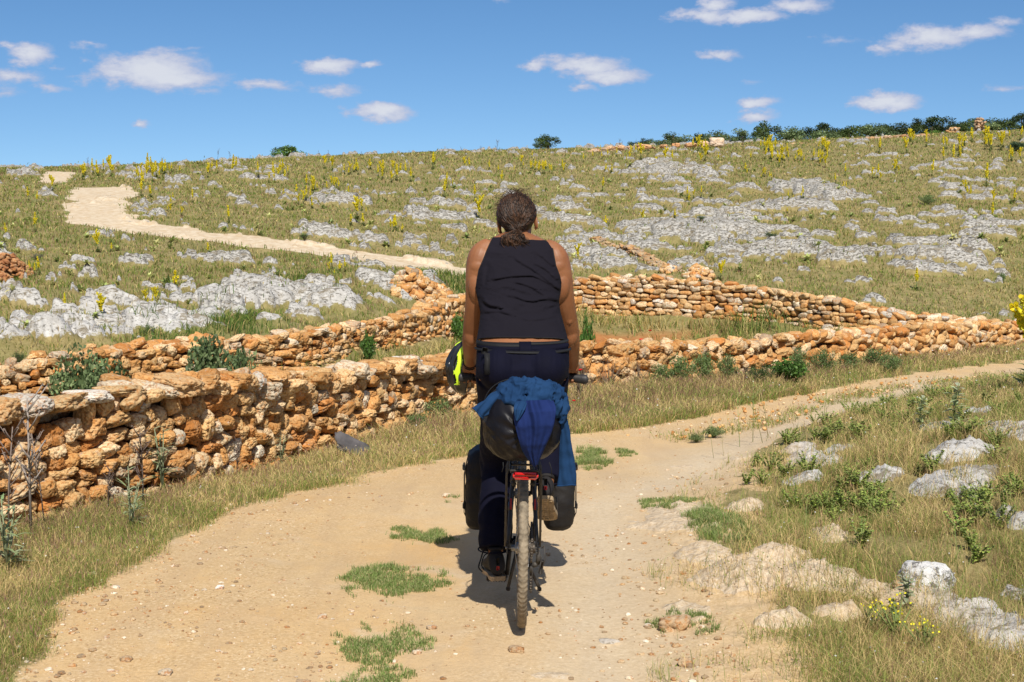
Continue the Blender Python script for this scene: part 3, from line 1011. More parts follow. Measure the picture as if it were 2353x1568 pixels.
def stone(mb, sub, c, half, rot=None, ang=0.0, col=None, k=None):
    V = PRO[sub][random.randrange(len(PRO[sub])) if k is None else k]
    R0 = rotm(*[random.choice((0, math.pi)) for _ in range(3)])
    V = (V @ R0.T) * np.array(half)
    V = V @ rotm(random.uniform(-ang, ang), random.uniform(-ang, ang), random.uniform(-ang, ang)).T
    if rot is not None:
        V = V @ np.asarray(rot).T
    mb.add(V + np.array(c), ICO[sub][1], col or pick(SCOL))


class Poly:
    def __init__(s, pts):
        s.p = np.array(smooth_path(pts, 8)); d = np.linalg.norm(np.diff(s.p[:, :2], axis=0), axis=1)
        s.s = np.concatenate([[0], np.cumsum(d)]); s.len = s.s[-1]

    def at(s, t):
        q = [np.interp(t, s.s, s.p[:, k]) for k in range(s.p.shape[1])]
        a = [np.interp(min(t + .25, s.len), s.s, s.p[:, k]) for k in (0, 1)]; b = [np.interp(max(t - .25, 0), s.s, s.p[:, k]) for k in (0, 1)]
        dx, dy = a[0] - b[0], a[1] - b[1]; n = math.hypot(dx, dy)
        return q, (dx / n, dy / n)


def dry_wall(mb, core, poly, thick, w_rng, h_rng, sub_of, cols, sink=.12, cap=None, jit=.3, ang=.22, face_only=False, batter=.10, zf=None):
    """poly points (x, y, z_base, height); the normal left of the direction of travel is the far face"""
    pl = Poly(poly)
    # rubble core, set back behind the facing stones
    n = max(4, int(pl.len / .4)); V = []
    for i in range(n + 1):
        (x, y, z, h), (tx, ty) = pl.at(pl.len * i / n)
        nx, ny = -ty, tx; g = .13
        for (o, zz) in ((g, z - .3), (g + batter * .6, z + h - .10), (thick - g - batter * .6, z + h - .10), (thick - g, z - .3)):
            V.append((x + nx * o, y + ny * o, zz))
    F = [(4 * i + k, 4 * i + (k + 1) % 4, 4 * i + 4 + (k + 1) % 4, 4 * i + 4 + k) for i in range(n) for k in range(4)]
    F += [(0, 1, 2, 3), (4 * n + 3, 4 * n + 2, 4 * n + 1, 4 * n)]
    core.add(V, F, (.1, .06, .03))
    for side in ((0,) if face_only else (0, 1)):
        zc = -sink; row = 0
        hmax = max(p[3] for p in poly)
        while zc < hmax:
            rh = random.uniform(*h_rng)
            s = random.uniform(-.2, 0)
            while s < pl.len:
                w = random.uniform(*w_rng) * random.choice((.7, 1, 1, 1.25)); hh = rh * random.uniform(.75, 1.3)
                (x, y, z, h), (tx, ty) = pl.at(min(max(s + w / 2, 0), pl.len))
                if zc + rh * .5 < h + random.uniform(-.05, .04):
                    r = math.hypot(x, y); sub = sub_of(r)
                    if side == 1: sub = min(sub, 3)
                    nx, ny = -ty, tx
                    rot = np.array([[tx, nx, 0], [ty, ny, 0], [0, 0, 1]]).astype(float)
                    dp = random.uniform(.8, 1.3) * min(w, .24) * .55
                    off = dp * .72 + batter * max(0, zc) / max(h, .1) + random.uniform(-.03, .035)
                    if side == 1:
                        off = thick - off
                    cz = z + zc + rh / 2 + random.uniform(-jit, jit) * rh * .5
                    stone(mb, sub, (x + nx * off, y + ny * off, cz), (w * .515, dp, hh * .53), rot, ang, pick(cols))
                    if random.random() < .18:   # chinking stones
                        stone(mb, min(sub, 3), (x + tx * w * .5 + nx * (off + .02), y + ty * w * .5 + ny * (off + .02), cz + rh * random.uniform(-.5, .5)),
                              (w * .26, dp * .6, hh * .3), rot, .5, pick(cols))
                s += w * random.uniform(.86, 1.0)
            zc += rh * .86; row += 1
    # top
    s = 0
    while s < pl.len:
        w = random.uniform(*(cap or w_rng)) * 1.1
        (x, y, z, h), (tx, ty) = pl.at(min(s + w / 2, pl.len)); nx, ny = -ty, tx
        sub = sub_of(math.hypot(x, y))
        rot = np.array([[tx, nx, 0], [ty, ny, 0], [0, 0, 1]]).astype(float)
        k = 1 if cap else 2
        lay = [random.uniform(.15, .3), random.uniform(.6, .8)] if cap else [.26, .62] + ([.45] if random.random() < .6 else [])
        for q in lay:
            dd = thick * (.30 if cap else .24) * random.uniform(.8, 1.1)
            hh = random.uniform(*h_rng) * (.55 if cap else .5)
            stone(mb, sub, (x + nx * thick * q, y + ny * thick * q, z + h - .02 + random.uniform(-.08, .07)), (w * .50, dd * .9, hh), rot, .16 if cap else .4, pick(SGREY if cap else cols))
        if cap and random.random() < .8:
            for _ in range(2):
                stone(mb, min(sub, 3), (x + nx * thick * random.uniform(.05, .95), y + ny * thick * random.uniform(.05, .95), z + h - .02), (.09, .08, .05), rot, .5, pick(SGREY))
        s += w * random.uniform(.84, 1.0)


M_STONE = stone_mat('weathered limestone')
M_STONE_FAR = stone_mat('field stone', .6)
M_CORE = simple('shaded rubble', (.07, .032, .014), .95, nz=.4, nscale=12, bumpd=.03)  # rubble coloured extra dark to paint shadow into the gaps between stones

# near wall along the track
_vt = {-5.4: .70, -4.5: .72, -3.75: .75, -3.02: .76, -2.62: .76, -2.17: .76, -1.74: .75, -1.07: .70, -.1: .66, .8: .62, 2.5: .58, 4.05: .56, 5.8: .58, 8.06: .54, 10.3: .48, 13.4: .45, 18: .45}
near_poly = []
for (x, y) in NWALL:
    near_poly.append((x, y, float(base_h(x, y)) - .01, _vt[x]))
mb, cr, mc = MB(), MB(), MB()
dry_wall(mb, cr, near_poly[:9], .62, (.10, .25), (.07, .145), lambda r: 4 if r < 12 else 3, SCOL, cap=(.13, .27), jit=.5, ang=.30)
w1 = empty('stone_wall', near_poly[4][:3], label='knee high dry wall of large pitted orange limestone blocks nearest the track', category='stone wall', group='dry stone walls')
def under(root, mbx, name, mat, **tags):
    """build a part whose coordinates are given in the world under a placed root"""
    o = mbx.build(name, mat, root, **tags)
    o.matrix_parent_inverse = Matrix.Translation(root.location).inverted()
    return o
under(w1, mb, 'facing_stones', M_STONE); under(w1, cr, 'rubble_core', M_CORE)
mb, cr = MB(), MB()
dry_wall(mb, cr, near_poly[8:], .55, (.13, .30), (.09, .16), lambda r: 3 if r < 22 else 2, SCOL, jit=.8, ang=.45)
w2 = empty('stone_wall', near_poly[12][:3], label='low rough orange stone wall running right from behind the rider beside the track', category='stone wall', group='dry stone walls')
under(w2, mb, 'facing_stones', M_STONE); under(w2, cr, 'rubble_core', M_CORE)

# wall across the hollow, left part and the part behind the sunken field
_topv = ([-230, -100, 0, 95, 150, 217, 305, 370, 400, 430, 461, 490, 520, 575, 631, 740, 827, 914, 1024, 1120, 1300],
         [383, 375, 369, 350, 344, 341, 333, 324, 318, 308, 299, 290, 283, 278, 276, 286, 300, 313, 324, 326, 328])
back_poly = []
for (u, v, Y) in BWALL:
    b = P(u, v, Y); t = P(u, float(np.interp(u, *_topv)), Y)
    back_poly.append((b.x, b.y, b.z - .03, t.z - b.z - .02))
mb, cr = MB(), MB()
dry_wall(mb, cr, back_poly[:10], .60, (.14, .30), (.09, .15), lambda r: 3 if r < 27 else 2, SCOL, jit=.35, ang=.2)
w3 = empty('stone_wall', back_poly[4][:3], label='neatly coursed orange dry stone wall behind the near wall, climbing toward the rider', category='stone wall', group='dry stone walls')
under(w3, mb, 'facing_stones', M_STONE); under(w3, cr, 'rubble_core', M_CORE)
mb, cr = MB(), MB()
dry_wall(mb, cr, back_poly[9:], .60, (.16, .36), (.10, .17), lambda r: 2, SCOL[1:] + SGREY, jit=.35, ang=.18)
w4 = empty('stone_wall', back_poly[12][:3], label='tall back wall of tan stones behind the dry grass hollow on the right', category='stone wall', group='dry stone walls')
under(w4, mb, 'facing_stones', M_STONE_FAR); under(w4, cr, 'rubble_core', M_CORE)


def heap(mb, cx, cy, rx, ry, h, n, size, cols, sub=2):
    for i in range(n):
        a = random.uniform(0, 2 * math.pi); q = math.sqrt(random.random())
        x = cx + rx * q * math.cos(a); y = cy + ry * q * math.sin(a)
        z = float(base_h(x, y)) + h * (1 - q * q) * random.uniform(.55, 1.0)
        s = random.uniform(*size)
        stone(mb, sub, (x, y, z), (s, s * .8, s * .62), None, .6, pick(cols))
    V, F = ICO[3]
    k = 1 + .2 * (fbm3(V * 2, 5) - .5)
    W = V * k[:, None] * np.array([rx * .6, ry * .6, h * .6])
    z0 = float(base_h(cx, cy))
    mb.add(W + np.array([cx, cy, z0]), F, (.22, .13, .07))


def one_heap(u, v, rpx, ry, h, n, size, cols, label, name='stone_heap', category='stone heap', group=None, sub=2):
    c = hit(u, v); rx = rpx / FPX * c[1]
    e = empty(name, (c[0], c[1], float(base_h(*c))), label=label, category=category)
    if group: e['group'] = group
    m_ = MB(); heap(m_, c[0], c[1], rx, ry, h, n, size, cols, sub)
    under(e, m_, 'stones', M_STONE_FAR)
    return e


one_heap(413, 295, 26, .7, .55, 260, (.05, .13), SCOL, 'heap of small reddish stones on the slope below the far track')
one_heap(436, 296, 20, .5, .28, 90, (.05, .12), SCOL, 'low spill of stones beside the reddish heap behind the rider', group=None)
one_heap(4, 276, 24, 1.0, .5, 420, (.03, .085), [((.34, .15, .07), 3), ((.44, .23, .11), 2)], 'dark red rubble mound at the left edge of the slope')
one_heap(699, 278, 15, .5, .34, 80, (.06, .14), SCOL[1:3] + SGREY, 'small brown rubble heap just above the back wall', )
one_heap(668, 272, 9, .35, .22, 40, (.05, .12), SCOL[1:3] + SGREY, 'small stone pile between collapsed wall and back wall')

# collapsed wall on the slope
mb, cr = MB(), MB()
cp = []
for (u, v) in [(588, 241), (606, 246), (622, 252), (640, 260), (655, 268), (668, 273)]:
    q = hit(u, v); cp.append((q[0], q[1], float(base_h(*q)) - .05, random.uniform(.04, .22)))
dry_wall(mb, cr, cp, .5, (.12, .28), (.06, .11), lambda r: 2, [((.40, .31, .19), 3), ((.46, .28, .13), 1.5), ((.36, .30, .22), 3)], jit=.8, ang=.5)
w5 = empty('stone_wall', cp[3][:3], label='crumbled knee high wall remnant on the slope above the back wall', category='stone wall', group='dry stone walls')
under(w5, mb, 'facing_stones', M_STONE_FAR); under(w5, cr, 'rubble_core', M_CORE)

# wall along the ridge
rp = []
for (u, v, Y) in [(585, 152.5, 84), (615, 150.5, 87), (650, 149, 89), (700, 147, 91), (760, 145.5, 93), (820, 143, 96), (880, 139.5, 99), (930, 137, 101)]:
    q = P(u, v, Y); rp.append((q.x, q.y, float(base_h(q.x, q.y)) - .12, random.choice((.05, .18, .28))))
mb, cr = MB(), MB()
dry_wall(mb, cr, rp, .7, (.16, .5), (.09, .17), lambda r: 2, [((.46, .33, .22), 3), ((.54, .45, .35), 3), ((.42, .25, .14), 1.5), ((.36, .30, .24), 2)], jit=.9, ang=.5, face_only=True)
w6 = empty('stone_wall', rp[3][:3], label='low tumbled stone wall along the ridge under the trees', category='stone wall', group='dry stone walls')
under(w6, mb, 'facing_stones', M_STONE_FAR); under(w6, cr, 'rubble_core', M_CORE)

BOULD = [  # u, v (base), half width px, half height px, colour, label
    (717, 146, 10, 6, (.70, .58, .46), 'large pale block on the ridge wall, biggest on the skyline'),
    (703, 147, 8, 4, (.66, .48, .34), 'pale flat block left of the biggest ridge boulder'),
    (691, 147, 8, 3.2, (.60, .36, .20), 'orange slab lying on the ridge wall'),
    (676, 147.5, 6, 3, (.62, .33, .16), 'rust coloured block on the ridge wall'),
    (644, 149, 10, 3.2, (.64, .38, .2), 'long orange block on the ridge wall left of the others'),
    (621, 150, 5, 3.4, (.62, .40, .24), 'upright orange block at the left end of the ridge wall'),
    (609, 151, 5, 3, (.60, .42, .27), 'tan block at the very start of the ridge wall'),
    (664, 148.5, 6, 2.6, (.58, .34, .18), 'brown block in the middle of the ridge wall'),
]
for k, (u, v, hw, hh, c, lb) in enumerate(BOULD):
    Y = 84 + (u - 585) * .05
    q = P(u, v, Y); m_ = MB(); s = Y / FPX
    stone(m_, 3, (0, 0, 0), (hw * s * .8, hw * s * .6, hh * s * .8), None, .12, c, k)
    o = m_.build('boulder', M_STONE_FAR, None, label=lb, category='boulder', group='boulders on the ridge wall')
    o.location = (q.x, q.y, float(base_h(q.x, q.y)) + .12 + hh * s * .6)

# near boulder on the right verge
q = hitw(2125, 1385)
m_ = MB()
V = rock_proto(4, 4242, 10, .20, .55, .05)
V = V * np.array([.135, .11, .098])
m_.add(V, ICO[4][1], (.74, .73, .70))
m_grey, ntg, bg_, og_ = new_mat('grey lichen limestone')
_co = objco(ntg)
_rk = ramp(ntg, noise(ntg, _co, 4, 5, .6), [(.3, (.62, .61, .59)), (.7, (.82, .81, .79))])
_rk = mixc(ntg, ramp(ntg, noise(ntg, _co, 16, 7, .8), [(.50, (0, 0, 0)), (.56, (.9, .9, .9))]), _rk, (.10, .09, .08))
_rk = mixc(ntg, ramp(ntg, noise(ntg, _co, 60, 4, .7), [(.6, (0, 0, 0)), (.68, (.7, .7, .7))]), _rk, (.14, .13, .12))
L(ntg, _rk, bg_.inputs['Base Color']); bg_.inputs['Roughness'].default_value = .95
L(ntg, bump(ntg, noise(ntg, _co, 14, 8, .75), .8, .04), bg_.inputs['Normal'])
o = m_.build('boulder', m_grey, None, label='round white boulder with black lichen in the dry grass, lower right', category='boulder')
o.location = (q[0], q[1], gz(*q) + .05)

# dark slab leaning at the foot of the wall
q = Q(810, 1042, 11.2); zb = float(base_h(q.x, q.y))
m_ = MB(); random.seed(3); stone(m_, 3, (0, 0, 0), (.19, .085, .030), None, 0, (.2, .19, .2), 7)
dk = simple('dark slab', (.085, .078, .08), .85, nz=.35, nscale=14, bumpd=.01)
o = m_.build('stone_slab', dk, None, label='flat dark grey slab leaning against the foot of the orange wall', category='stone slab')
o.location = (q.x, q.y - .05, zb + .12); o.rotation_euler = (R_(55), R_(30), R_(25))

# loose stones on the track
LOOSE = [(1026, 1140, .030, 'tan stone behind the left pedal on the track'), (1310, 1140, .0, ''), (1800, 1380, .0, ''), (1575, 1525, .032, 'lone brown stone low on the right of the track'), (1560, 1485, .0, ''), (505, 1355, .022, 'white pebble in the left wheel track'),
         (740, 1415, .022, 'cream pebble in the middle of the left wheel track'), (696, 1560, .03, 'flat stone at the very bottom of the track'), (958, 1489, .020, 'small brown stone beside the lowest green tuft'), (992, 1432, .024, 'tilted brown stone right of the middle green tuft'),
         (1018, 1462, .0, ''), (1185, 1490, .034, 'thin flat chip on the track below the wheel'), (2065, 1402, .035, 'small rust stained stone in front of the round boulder'), (1550, 1435, .075, 'flat half buried brown stone in green mat right of the track'),
         (1690, 1085, .0, ''), (1695, 960, .035, 'dark stone by the grass strip of the far track'), (1050, 1110, .0, ''), (70, 1020, 0, ''), (380, 1545, .028, 'brown stone on the lower left of the track'), (290, 1515, .026, 'stone near the left verge of the track')]
for (x, y, s, lb) in LOOSE:
    if not s:
        continue
    q = hitw(x, y); m_ = MB()
    stone(m_, 3, (0, 0, 0), (s, s * .8, s * .5), None, .2, pick([((.50, .36, .22), 2), ((.66, .55, .4), 2)]) if 'white' not in lb else (.8, .76, .68))
    o = m_.build('loose_stone', M_STONE, None, label=lb, category='stone', group='loose stones on the track')
    o.location = (q[0], q[1], gz(*q) + s * .25)

# small stones nobody could count
mb = MB()
n = 14000
xs = []; 
while len(xs) < n:
    v = random.uniform(360, 690); u = random.uniform(-20, 1040); Y = nearY(v); p = P(u, v, Y); xs.append((p.x, p.y))
xs = np.array(xs); g = ground(xs[:, 0], xs[:, 1])
edge = np.exp(-(g['sd'] / .35) ** 2)
sc_ = np.array([random.random() for _ in xs]) ** 5
big = fbm2(xs[:, 0] * 1.3, xs[:, 1] * 1.3, 77, 3)
for i, (x, y) in enumerate(xs):
    if g['sd'][i] < -.25 or g['rock'][i] > .3:
        continue
    if random.random() > .08 + .5 * g['crown'][i] * (big[i] > .42) + .5 * edge[i] + (1.2 if big[i] > .56 else 0):
        continue
    s = (.0028 + .009 * sc_[i]) * (1 + .5 * edge[i])
    V, F = ICO[1]
    W = V * (1 + .35 * (np.random.default_rng(i).random((len(V), 1)) - .5)) * np.array([s * random.uniform(.8, 1.4), s, s * .6])
    mb.add(W + np.array([x, y, g['h'][i] + s * .25]), F, pick([((.52, .40, .25), 3), ((.72, .64, .50), 1.6), ((.36, .26, .16), 1.8)]))
mb.build('pebbles', M_STONE, None, False, kind='stuff', label='small scattered pebbles on the dusty track', category='pebbles')
mb = MB()   # rubble spilled along the far part of the track and at the foot of the wall
line = [nearP(u, v) for u, v in [(600, 409), (660, 402), (705, 394), (760, 386), (810, 378), (860, 372)]]
line2 = [nearP(u, v) for u, v in [(660, 437), (720, 424), (790, 404), (850, 392), (900, 385), (960, 376)]]
for (ln, w, n, s0) in ((line, .55, 420, .045), (line2, .8, 230, .026)):
    pl = Poly([(a, b) for a, b in ln])
    for i in range(n):
        (x, y), (tx, ty) = pl.at(random.uniform(0, pl.len)); o_ = random.gauss(0, w * .5)
        x += -ty * o_; y += tx * o_; s = s0 * random.uniform(.25, 1.0)
        stone(mb, 2, (x, y, float(base_h(x, y)) + s * .2), (s, s * .9, s * .65), None, .6, pick(SCOL[:4]))
mb.build('rubble', M_STONE, None, kind='stuff', label='spilled orange rubble along the far part of the track', category='rubble')
# ---------------------------------------------------------------- grass
M_GRASS = leafmat('grass blades', trans=.3, rough=.6, var=0)
M_LEAF = leafmat('leaves', trans=.25, rough=.5, var=.3)
M_STEM = leafmat('stems', trans=0, rough=.8, var=.2)
M_FLOW = leafmat('yellow petals', trans=.2, rough=.6, var=.12)


def blades(mb, x, y, z, h, w, cb, ct, lean=.35, rg=rng):
    n = len(x)
    if n == 0:
        return
    a = rg.uniform(0, 2 * np.pi, n); t = rg.uniform(0, 2 * np.pi, n); l = rg.uniform(.05, 1, n) * lean * h
    dx, dy = np.cos(a) * w / 2, np.sin(a) * w / 2; lx, ly = np.cos(t) * l, np.sin(t) * l
    V = np.empty((n, 5, 3), np.float32)
    V[:, 0] = np.stack([x - dx, y - dy, z - .012], 1); V[:, 1] = np.stack([x + dx, y + dy, z - .012], 1)
    V[:, 2] = np.stack([x + dx * .75 + lx * .35, y + dy * .75 + ly * .35, z + h * .55], 1); V[:, 3] = np.stack([x - dx * .75 + lx * .35, y - dy * .75 + ly * .35, z + h * .55], 1)
    V[:, 4] = np.stack([x + lx, y + ly, z + h * (1 - .15 * lean)], 1)
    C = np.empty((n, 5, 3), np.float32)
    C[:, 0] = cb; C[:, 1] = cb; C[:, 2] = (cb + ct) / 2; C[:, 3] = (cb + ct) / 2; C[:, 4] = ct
    b = np.arange(n)[:, None] * 5
    mb.v.append(V.reshape(-1, 3)); mb.c.append(C.reshape(-1, 3))
    mb.f.append((b + np.array([[0, 1, 2, 3]])) + mb.n); mb.f.append((b + np.array([[3, 2, 4]])) + mb.n)
    mb.n += n * 5


def heads(mb, x, y, z, s, w, c, rg=rng):
    """seed heads: thin spindles on top of stalks"""
    n = len(x)
    if n == 0:
        return
    a = rg.uniform(0, 2 * np.pi, n); dx, dy = np.cos(a) * w, np.sin(a) * w; lx = rg.normal(0, .3, n) * s; ly = rg.normal(0, .3, n) * s
    V = np.empty((n, 4, 3), np.float32)
    V[:, 0] = np.stack([x, y, z], 1); V[:, 1] = np.stack([x + dx + lx * .5, y + dy + ly * .5, z + s * .4], 1)
    V[:, 2] = np.stack([x + lx, y + ly, z + s], 1); V[:, 3] = np.stack([x - dx + lx * .5, y - dy + ly * .5, z + s * .4], 1)
    b = np.arange(n)[:, None] * 4
    mb.v.append(V.reshape(-1, 3)); mb.c.append(np.repeat(c, 4, 0).astype(np.float32))
    mb.f.append((b + np.array([[0, 1, 2, 3]])) + mb.n); mb.n += n * 4


DRY = np.array([.72, .55, .25]); DRY2 = np.array([.56, .42, .17]); GRN = np.array([.19, .26, .05]); GRN2 = np.array([.30, .34, .08]); OLV = np.array([.30, .27, .085])
PUR = np.array([.25, .14, .10]); BRN = np.array([.36, .24, .12]); LUSHC = np.array([.07, .15, .025])


def mixw(n, cols, W):
    """random choice among colours with per point weights"""
    W = np.stack(W, 1); W = W / W.sum(1, keepdims=True); cw = np.cumsum(W, 1)
    k = (rng.random(n)[:, None] > cw).sum(1).clip(0, len(cols) - 1)
    return np.array(cols)[k] * rng.uniform(.75, 1.25, (n, 1))


def near_grass():
    n = 760000
    Y = np.exp(rng.uniform(math.log(3.9), math.log(32), n)); x = Y * np.where(rng.random(n) < .86, rng.uniform(-.40, .41, n), rng.uniform(-.75, .8, n))
    x = np.concatenate([x, rng.normal(0, .16, 30000)]); Y = np.concatenate([Y, np.zeros(30000)])
    # extra along the left verge edge
    pl = Poly([tuple(p) for p in ROADL[2:16]]); 
    tt = rng.random(30000) ** 1.4 * pl.len
    X0 = np.interp(tt, pl.s, pl.p[:, 0]); Y0 = np.interp(tt, pl.s, pl.p[:, 1])
    x[n:] = X0 - np.abs(rng.normal(0, .22, 30000)); Y[n:] = Y0 + rng.normal(0, .1, 30000)
    g = ground(x, Y)
    wd = seg_dist(x, Y, NWALL)
    xw = np.interp(Y, [p[1] for p in NWALL], [p[0] for p in NWALL])
    front = (x > xw + .04)
    p1 = fbm2(x * 1.1, Y * 1.1, 201, 3); p2 = fbm2(x * 3.2, Y * 3.2, 205, 3); p3 = fbm2(x * 9, Y * 9, 207, 2)
    right = (g['sd'] < 0) & (x > np.interp(Y, [p[1] for p in ROADR], [p[0] for p in ROADR]) - .3)
    left = (~right)
    off = -g['sd']
    ke = np.where(right, sst(-.02, .55, off + .9 * (p2 - .5)), sst(-.03, .12, off + .25 * (p2 - .5)))
    ke = ke * np.where(right & (Y < 11) & (x < 3), .22 + .78 * sst(.15, 1.0, off + .8 * (p2 - .5)), 1)
    ke = ke * np.where(right & (Y >= 11), sst(.0, .7, off + .3 * (p2 - .5)), 1)
    ke = ke * np.where(g['rock'] > .4, .10 + .5 * (p3 > .6), 1) * (.25 + .75 * sst(.30, .5, p2 + .25 * left))
    ke = np.maximum(ke, g['strip'] * .6 * sst(.35, .55, p2))
    keep = front & (rng.random(len(x)) < ke)
    dn = rng.random(len(x)) < np.where(Y > 16, 1.0, .9)
    keep &= dn
    x, Y, p1, p2, right, off = [q[keep] for q in (x, Y, p1, p2, right, off)]
    z = g['h'][keep]; strip = g['strip'][keep]; n = len(x); wd = wd[keep]
    toward_wall = sst(.25, 1.0, off)
    h = np.where(right, .035 + .10 * rng.random(n) ** 2.2 + .03 * sst(.3, 1.4, off), .03 + .07 * rng.random(n) ** 1.5 + .06 * toward_wall * rng.random(n) ** 1.5) * (.6 + .9 * p2)
    farv = (Y > 12)
    h = np.where(farv & ~right, h * 1.6, h)
    h = np.where(strip > .3, .05 + .06 * rng.random(n), h)
    edge = np.exp(-(off / .25) ** 2)
    W = [np.where(right, 1.6, 1.1) * sst(.3, .65, 1 - p1) + .2,           # dry
         .55 + 0 * x,                                                      # dry2
         np.where(right, .35, .16) + np.where(right, 1.1, .8) * sst(.44, .6, p1) + .9 * strip + .7 * edge * (~right), # green
         np.where(right, .45, .3) + .6 * sst(.42, .6, p2) + 1.0 * strip,
         np.where(right, .15, 1.7 * toward_wall * sst(.40, .55, p1 + .1)) + .35 * sst(11, 14, Y),
         .3 + .5 * toward_wall]
    c = mixw(n, [DRY, DRY2, GRN, GRN2, PUR, BRN], W)
    w = np.maximum(.0019, Y * .00032) * rng.uniform(.6, 1.3, n)
    mb = MB()
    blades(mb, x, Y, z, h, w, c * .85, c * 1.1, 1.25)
    # seed heads
    k = rng.random(n) < np.where(right, .025, .07)
    hc = np.where((rng.random(k.sum()) < np.where(right[k], .15, .6))[:, None], PUR * 1.25, DRY * .85)
    heads(mb, x[k], Y[k], z[k] + h[k] * .75, .018 + .025 * rng.random(k.sum()), np.maximum(.0018, Y[k] * .00032), hc)
    # creeping leaves close to the soil
    k = (rng.random(n) < .30) & (p2 > .42)
    lc = mixw(k.sum(), [GRN, GRN2, BRN, OLV], [1.3 + 0 * x[k], 1.2 + 0 * x[k], .7 + 0 * x[k], .6 + 0 * x[k]])
    s = np.maximum(.007, Y[k] * .0009) * rng.uniform(.6, 1.5, k.sum())
    heads(mb, x[k] + .01, Y[k], z[k] + h[k] * .5 * rng.random(k.sum()), s, s * .5, lc)
    # small white flowers
    k = rng.random(n) < np.where(right, .0035, .002)
    s = np.maximum(.006, Y[k] * .0008)
    heads(mb, x[k], Y[k], z[k] + h[k] * .9, s, s * .8, np.tile([[.85, .84, .82]], (k.sum(), 1)))
    mb.build('grass', M_GRASS, None, False, kind='stuff', label='dry golden and green verge grass beside the track', category='grass')


def far_grass():
    n = 520000
    Y = np.exp(rng.uniform(math.log(13), math.log(112), n)); x = Y * np.where(rng.random(n) < .85, rng.uniform(-.41, .41, n), rng.uniform(-.7, .7, n))
    g = ground(x, Y)
    fs = inside(x, Y, FAR_SIDE); fl = inside(x, Y, FIELD)
    p1 = fbm2(x * .12, Y * .12, 301, 3); p2 = fbm2(x * .55, Y * .55, 305, 3); p3 = fbm2(x * 2.2, Y * 2.2, 307, 2)
    wd = np.minimum(seg_dist(x, Y, _bl2), seg_dist(x, Y, [tuple(offset_pt(NWALL, i, .3)) for i in range(1, len(NWALL))]))
    ke = np.where(fs, .9, np.where(fl & (wd > .35), 1.0, 0.)) * (1 - g['road']) * np.where(g['rock'] > .4, .05 + .25 * (p3 > .62), 1.) * (.35 + .65 * sst(.35, .6, p3))
    ke *= np.where(fl, 1 - .97 * np.clip(g['soil'] * 1.3, 0, 1), 1)
    keep = rng.random(n) < ke
    x, Y, p1, p2, p3, fl = [q[keep] for q in (x, Y, p1, p2, p3, fl)]
    z = g['h'][keep]; lush = np.clip(g['lush'][keep] * 1.4, 0, 1) * (p2 > .3); n = len(x)
    soil = g['soil'][keep]
    h = (.05 + .09 * rng.random(n)) * (.6 + .9 * p2)
    h = np.where(fl, .16 + .26 * rng.random(n), h); h = h * (1 + 1.6 * lush)
    h = h * (1 + .25 * sst(40, 100, Y))
    W = [.55 * sst(.3, .6, 1 - p2) + .18 + fl * 1.6, .55 + fl * 1.2, .7 + 1.2 * sst(.46, .62, p1) + 5 * lush, .9 + .6 * sst(.45, .6, p2) + 2 * lush, .55 + 0 * x, .12 + .35 * sst(.5, .62, p1), .5 + 0 * x, 9 * lush]
    c = mixw(n, [DRY, DRY2, GRN, GRN2, OLV, PUR * 1.2, BRN * 1.2, LUSHC], W)
    w = np.maximum(.012, Y * .0006) * rng.uniform(.6, 1.3, n)
    mb = MB(); c = c * np.array([.84, .88, .80])
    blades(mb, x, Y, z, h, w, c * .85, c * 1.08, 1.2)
    mb.build('grass', M_GRASS, None, False, kind='stuff', label='short olive and straw coloured grass on the far slope', category='grass')


_bl2 = [(p[0], p[1]) for p in back_poly]
near_grass()
far_grass()


# ---------------------------------------------------------------- plants
def leaf(mb, p, d, L_, w, bend, c, up=(0, 0, 1), fold=.25, seg=3):
    d = Vector(d).normalized(); u = Vector(up); s = d.cross(u)
    if s.length < 1e-3:
        s = Vector((1, 0, 0))
    s.normalize(); u = s.cross(d)
    V = []; C = []
    pos = Vector(p)
    for i in range(seg + 1):
        t = i / seg; ww = w * .5 * (math.sin(math.pi * min(1, t * .8 + .17)) ** .8) * (1 - t ** 5 * .98)
        dd = (d - Vector((0, 0, 1)) * bend * t * 1.2).normalized()
        if i:
            pos = pos + dd * (L_ / seg)
        V += [tuple(pos - s * ww + u * ww * fold), tuple(pos), tuple(pos + s * ww + u * ww * fold)]
        k = .85 + .3 * t
        C += [tuple(q * k for q in c)] * 3
    F = []
    for i in range(seg):
        b = i * 3
        F += [(b, b + 1, b + 4, b + 3), (b + 1, b + 2, b + 5, b + 4)]
    mb.add(V, F, np.array(C))


def cvar(c, k=.2):
    q = random.uniform(1 - k, 1 + k)
    return tuple(min(.95, a * q * random.uniform(.93, 1.07)) for a in c)


def rosette(mb, n, L_, w, c, z=0.02, el=(10, 70)):
    for i in range(n):
        a = i * 2.4 + random.uniform(-.3, .3); e = R_(random.uniform(*el)); l = L_ * random.uniform(.65, 1.1)
        leaf(mb, (0, 0, z), (math.cos(a) * math.cos(e), math.sin(a) * math.cos(e), math.sin(e)), l, w * random.uniform(.8, 1.2), random.uniform(.2, .8), cvar(c), fold=.3)


def flower_dots(mb, p, n, r, s, c):
    for _ in range(n):
        q = Vector(p) + Vector([random.gauss(0, r) for _ in range(3)])
        nrm = Vector([random.gauss(0, 1) for _ in range(3)]).normalized(); a = nrm.orthogonal().normalized(); b = nrm.cross(a)
        V = [tuple(q + (a * math.cos(k * 1.2566) + b * math.sin(k * 1.2566)) * s) for k in range(5)]
        mb.add(V, [(0, 1, 2, 3, 4)], cvar(c, .15))


YEL = (.78, .65, .02); YEL2 = (.66, .64, .06)


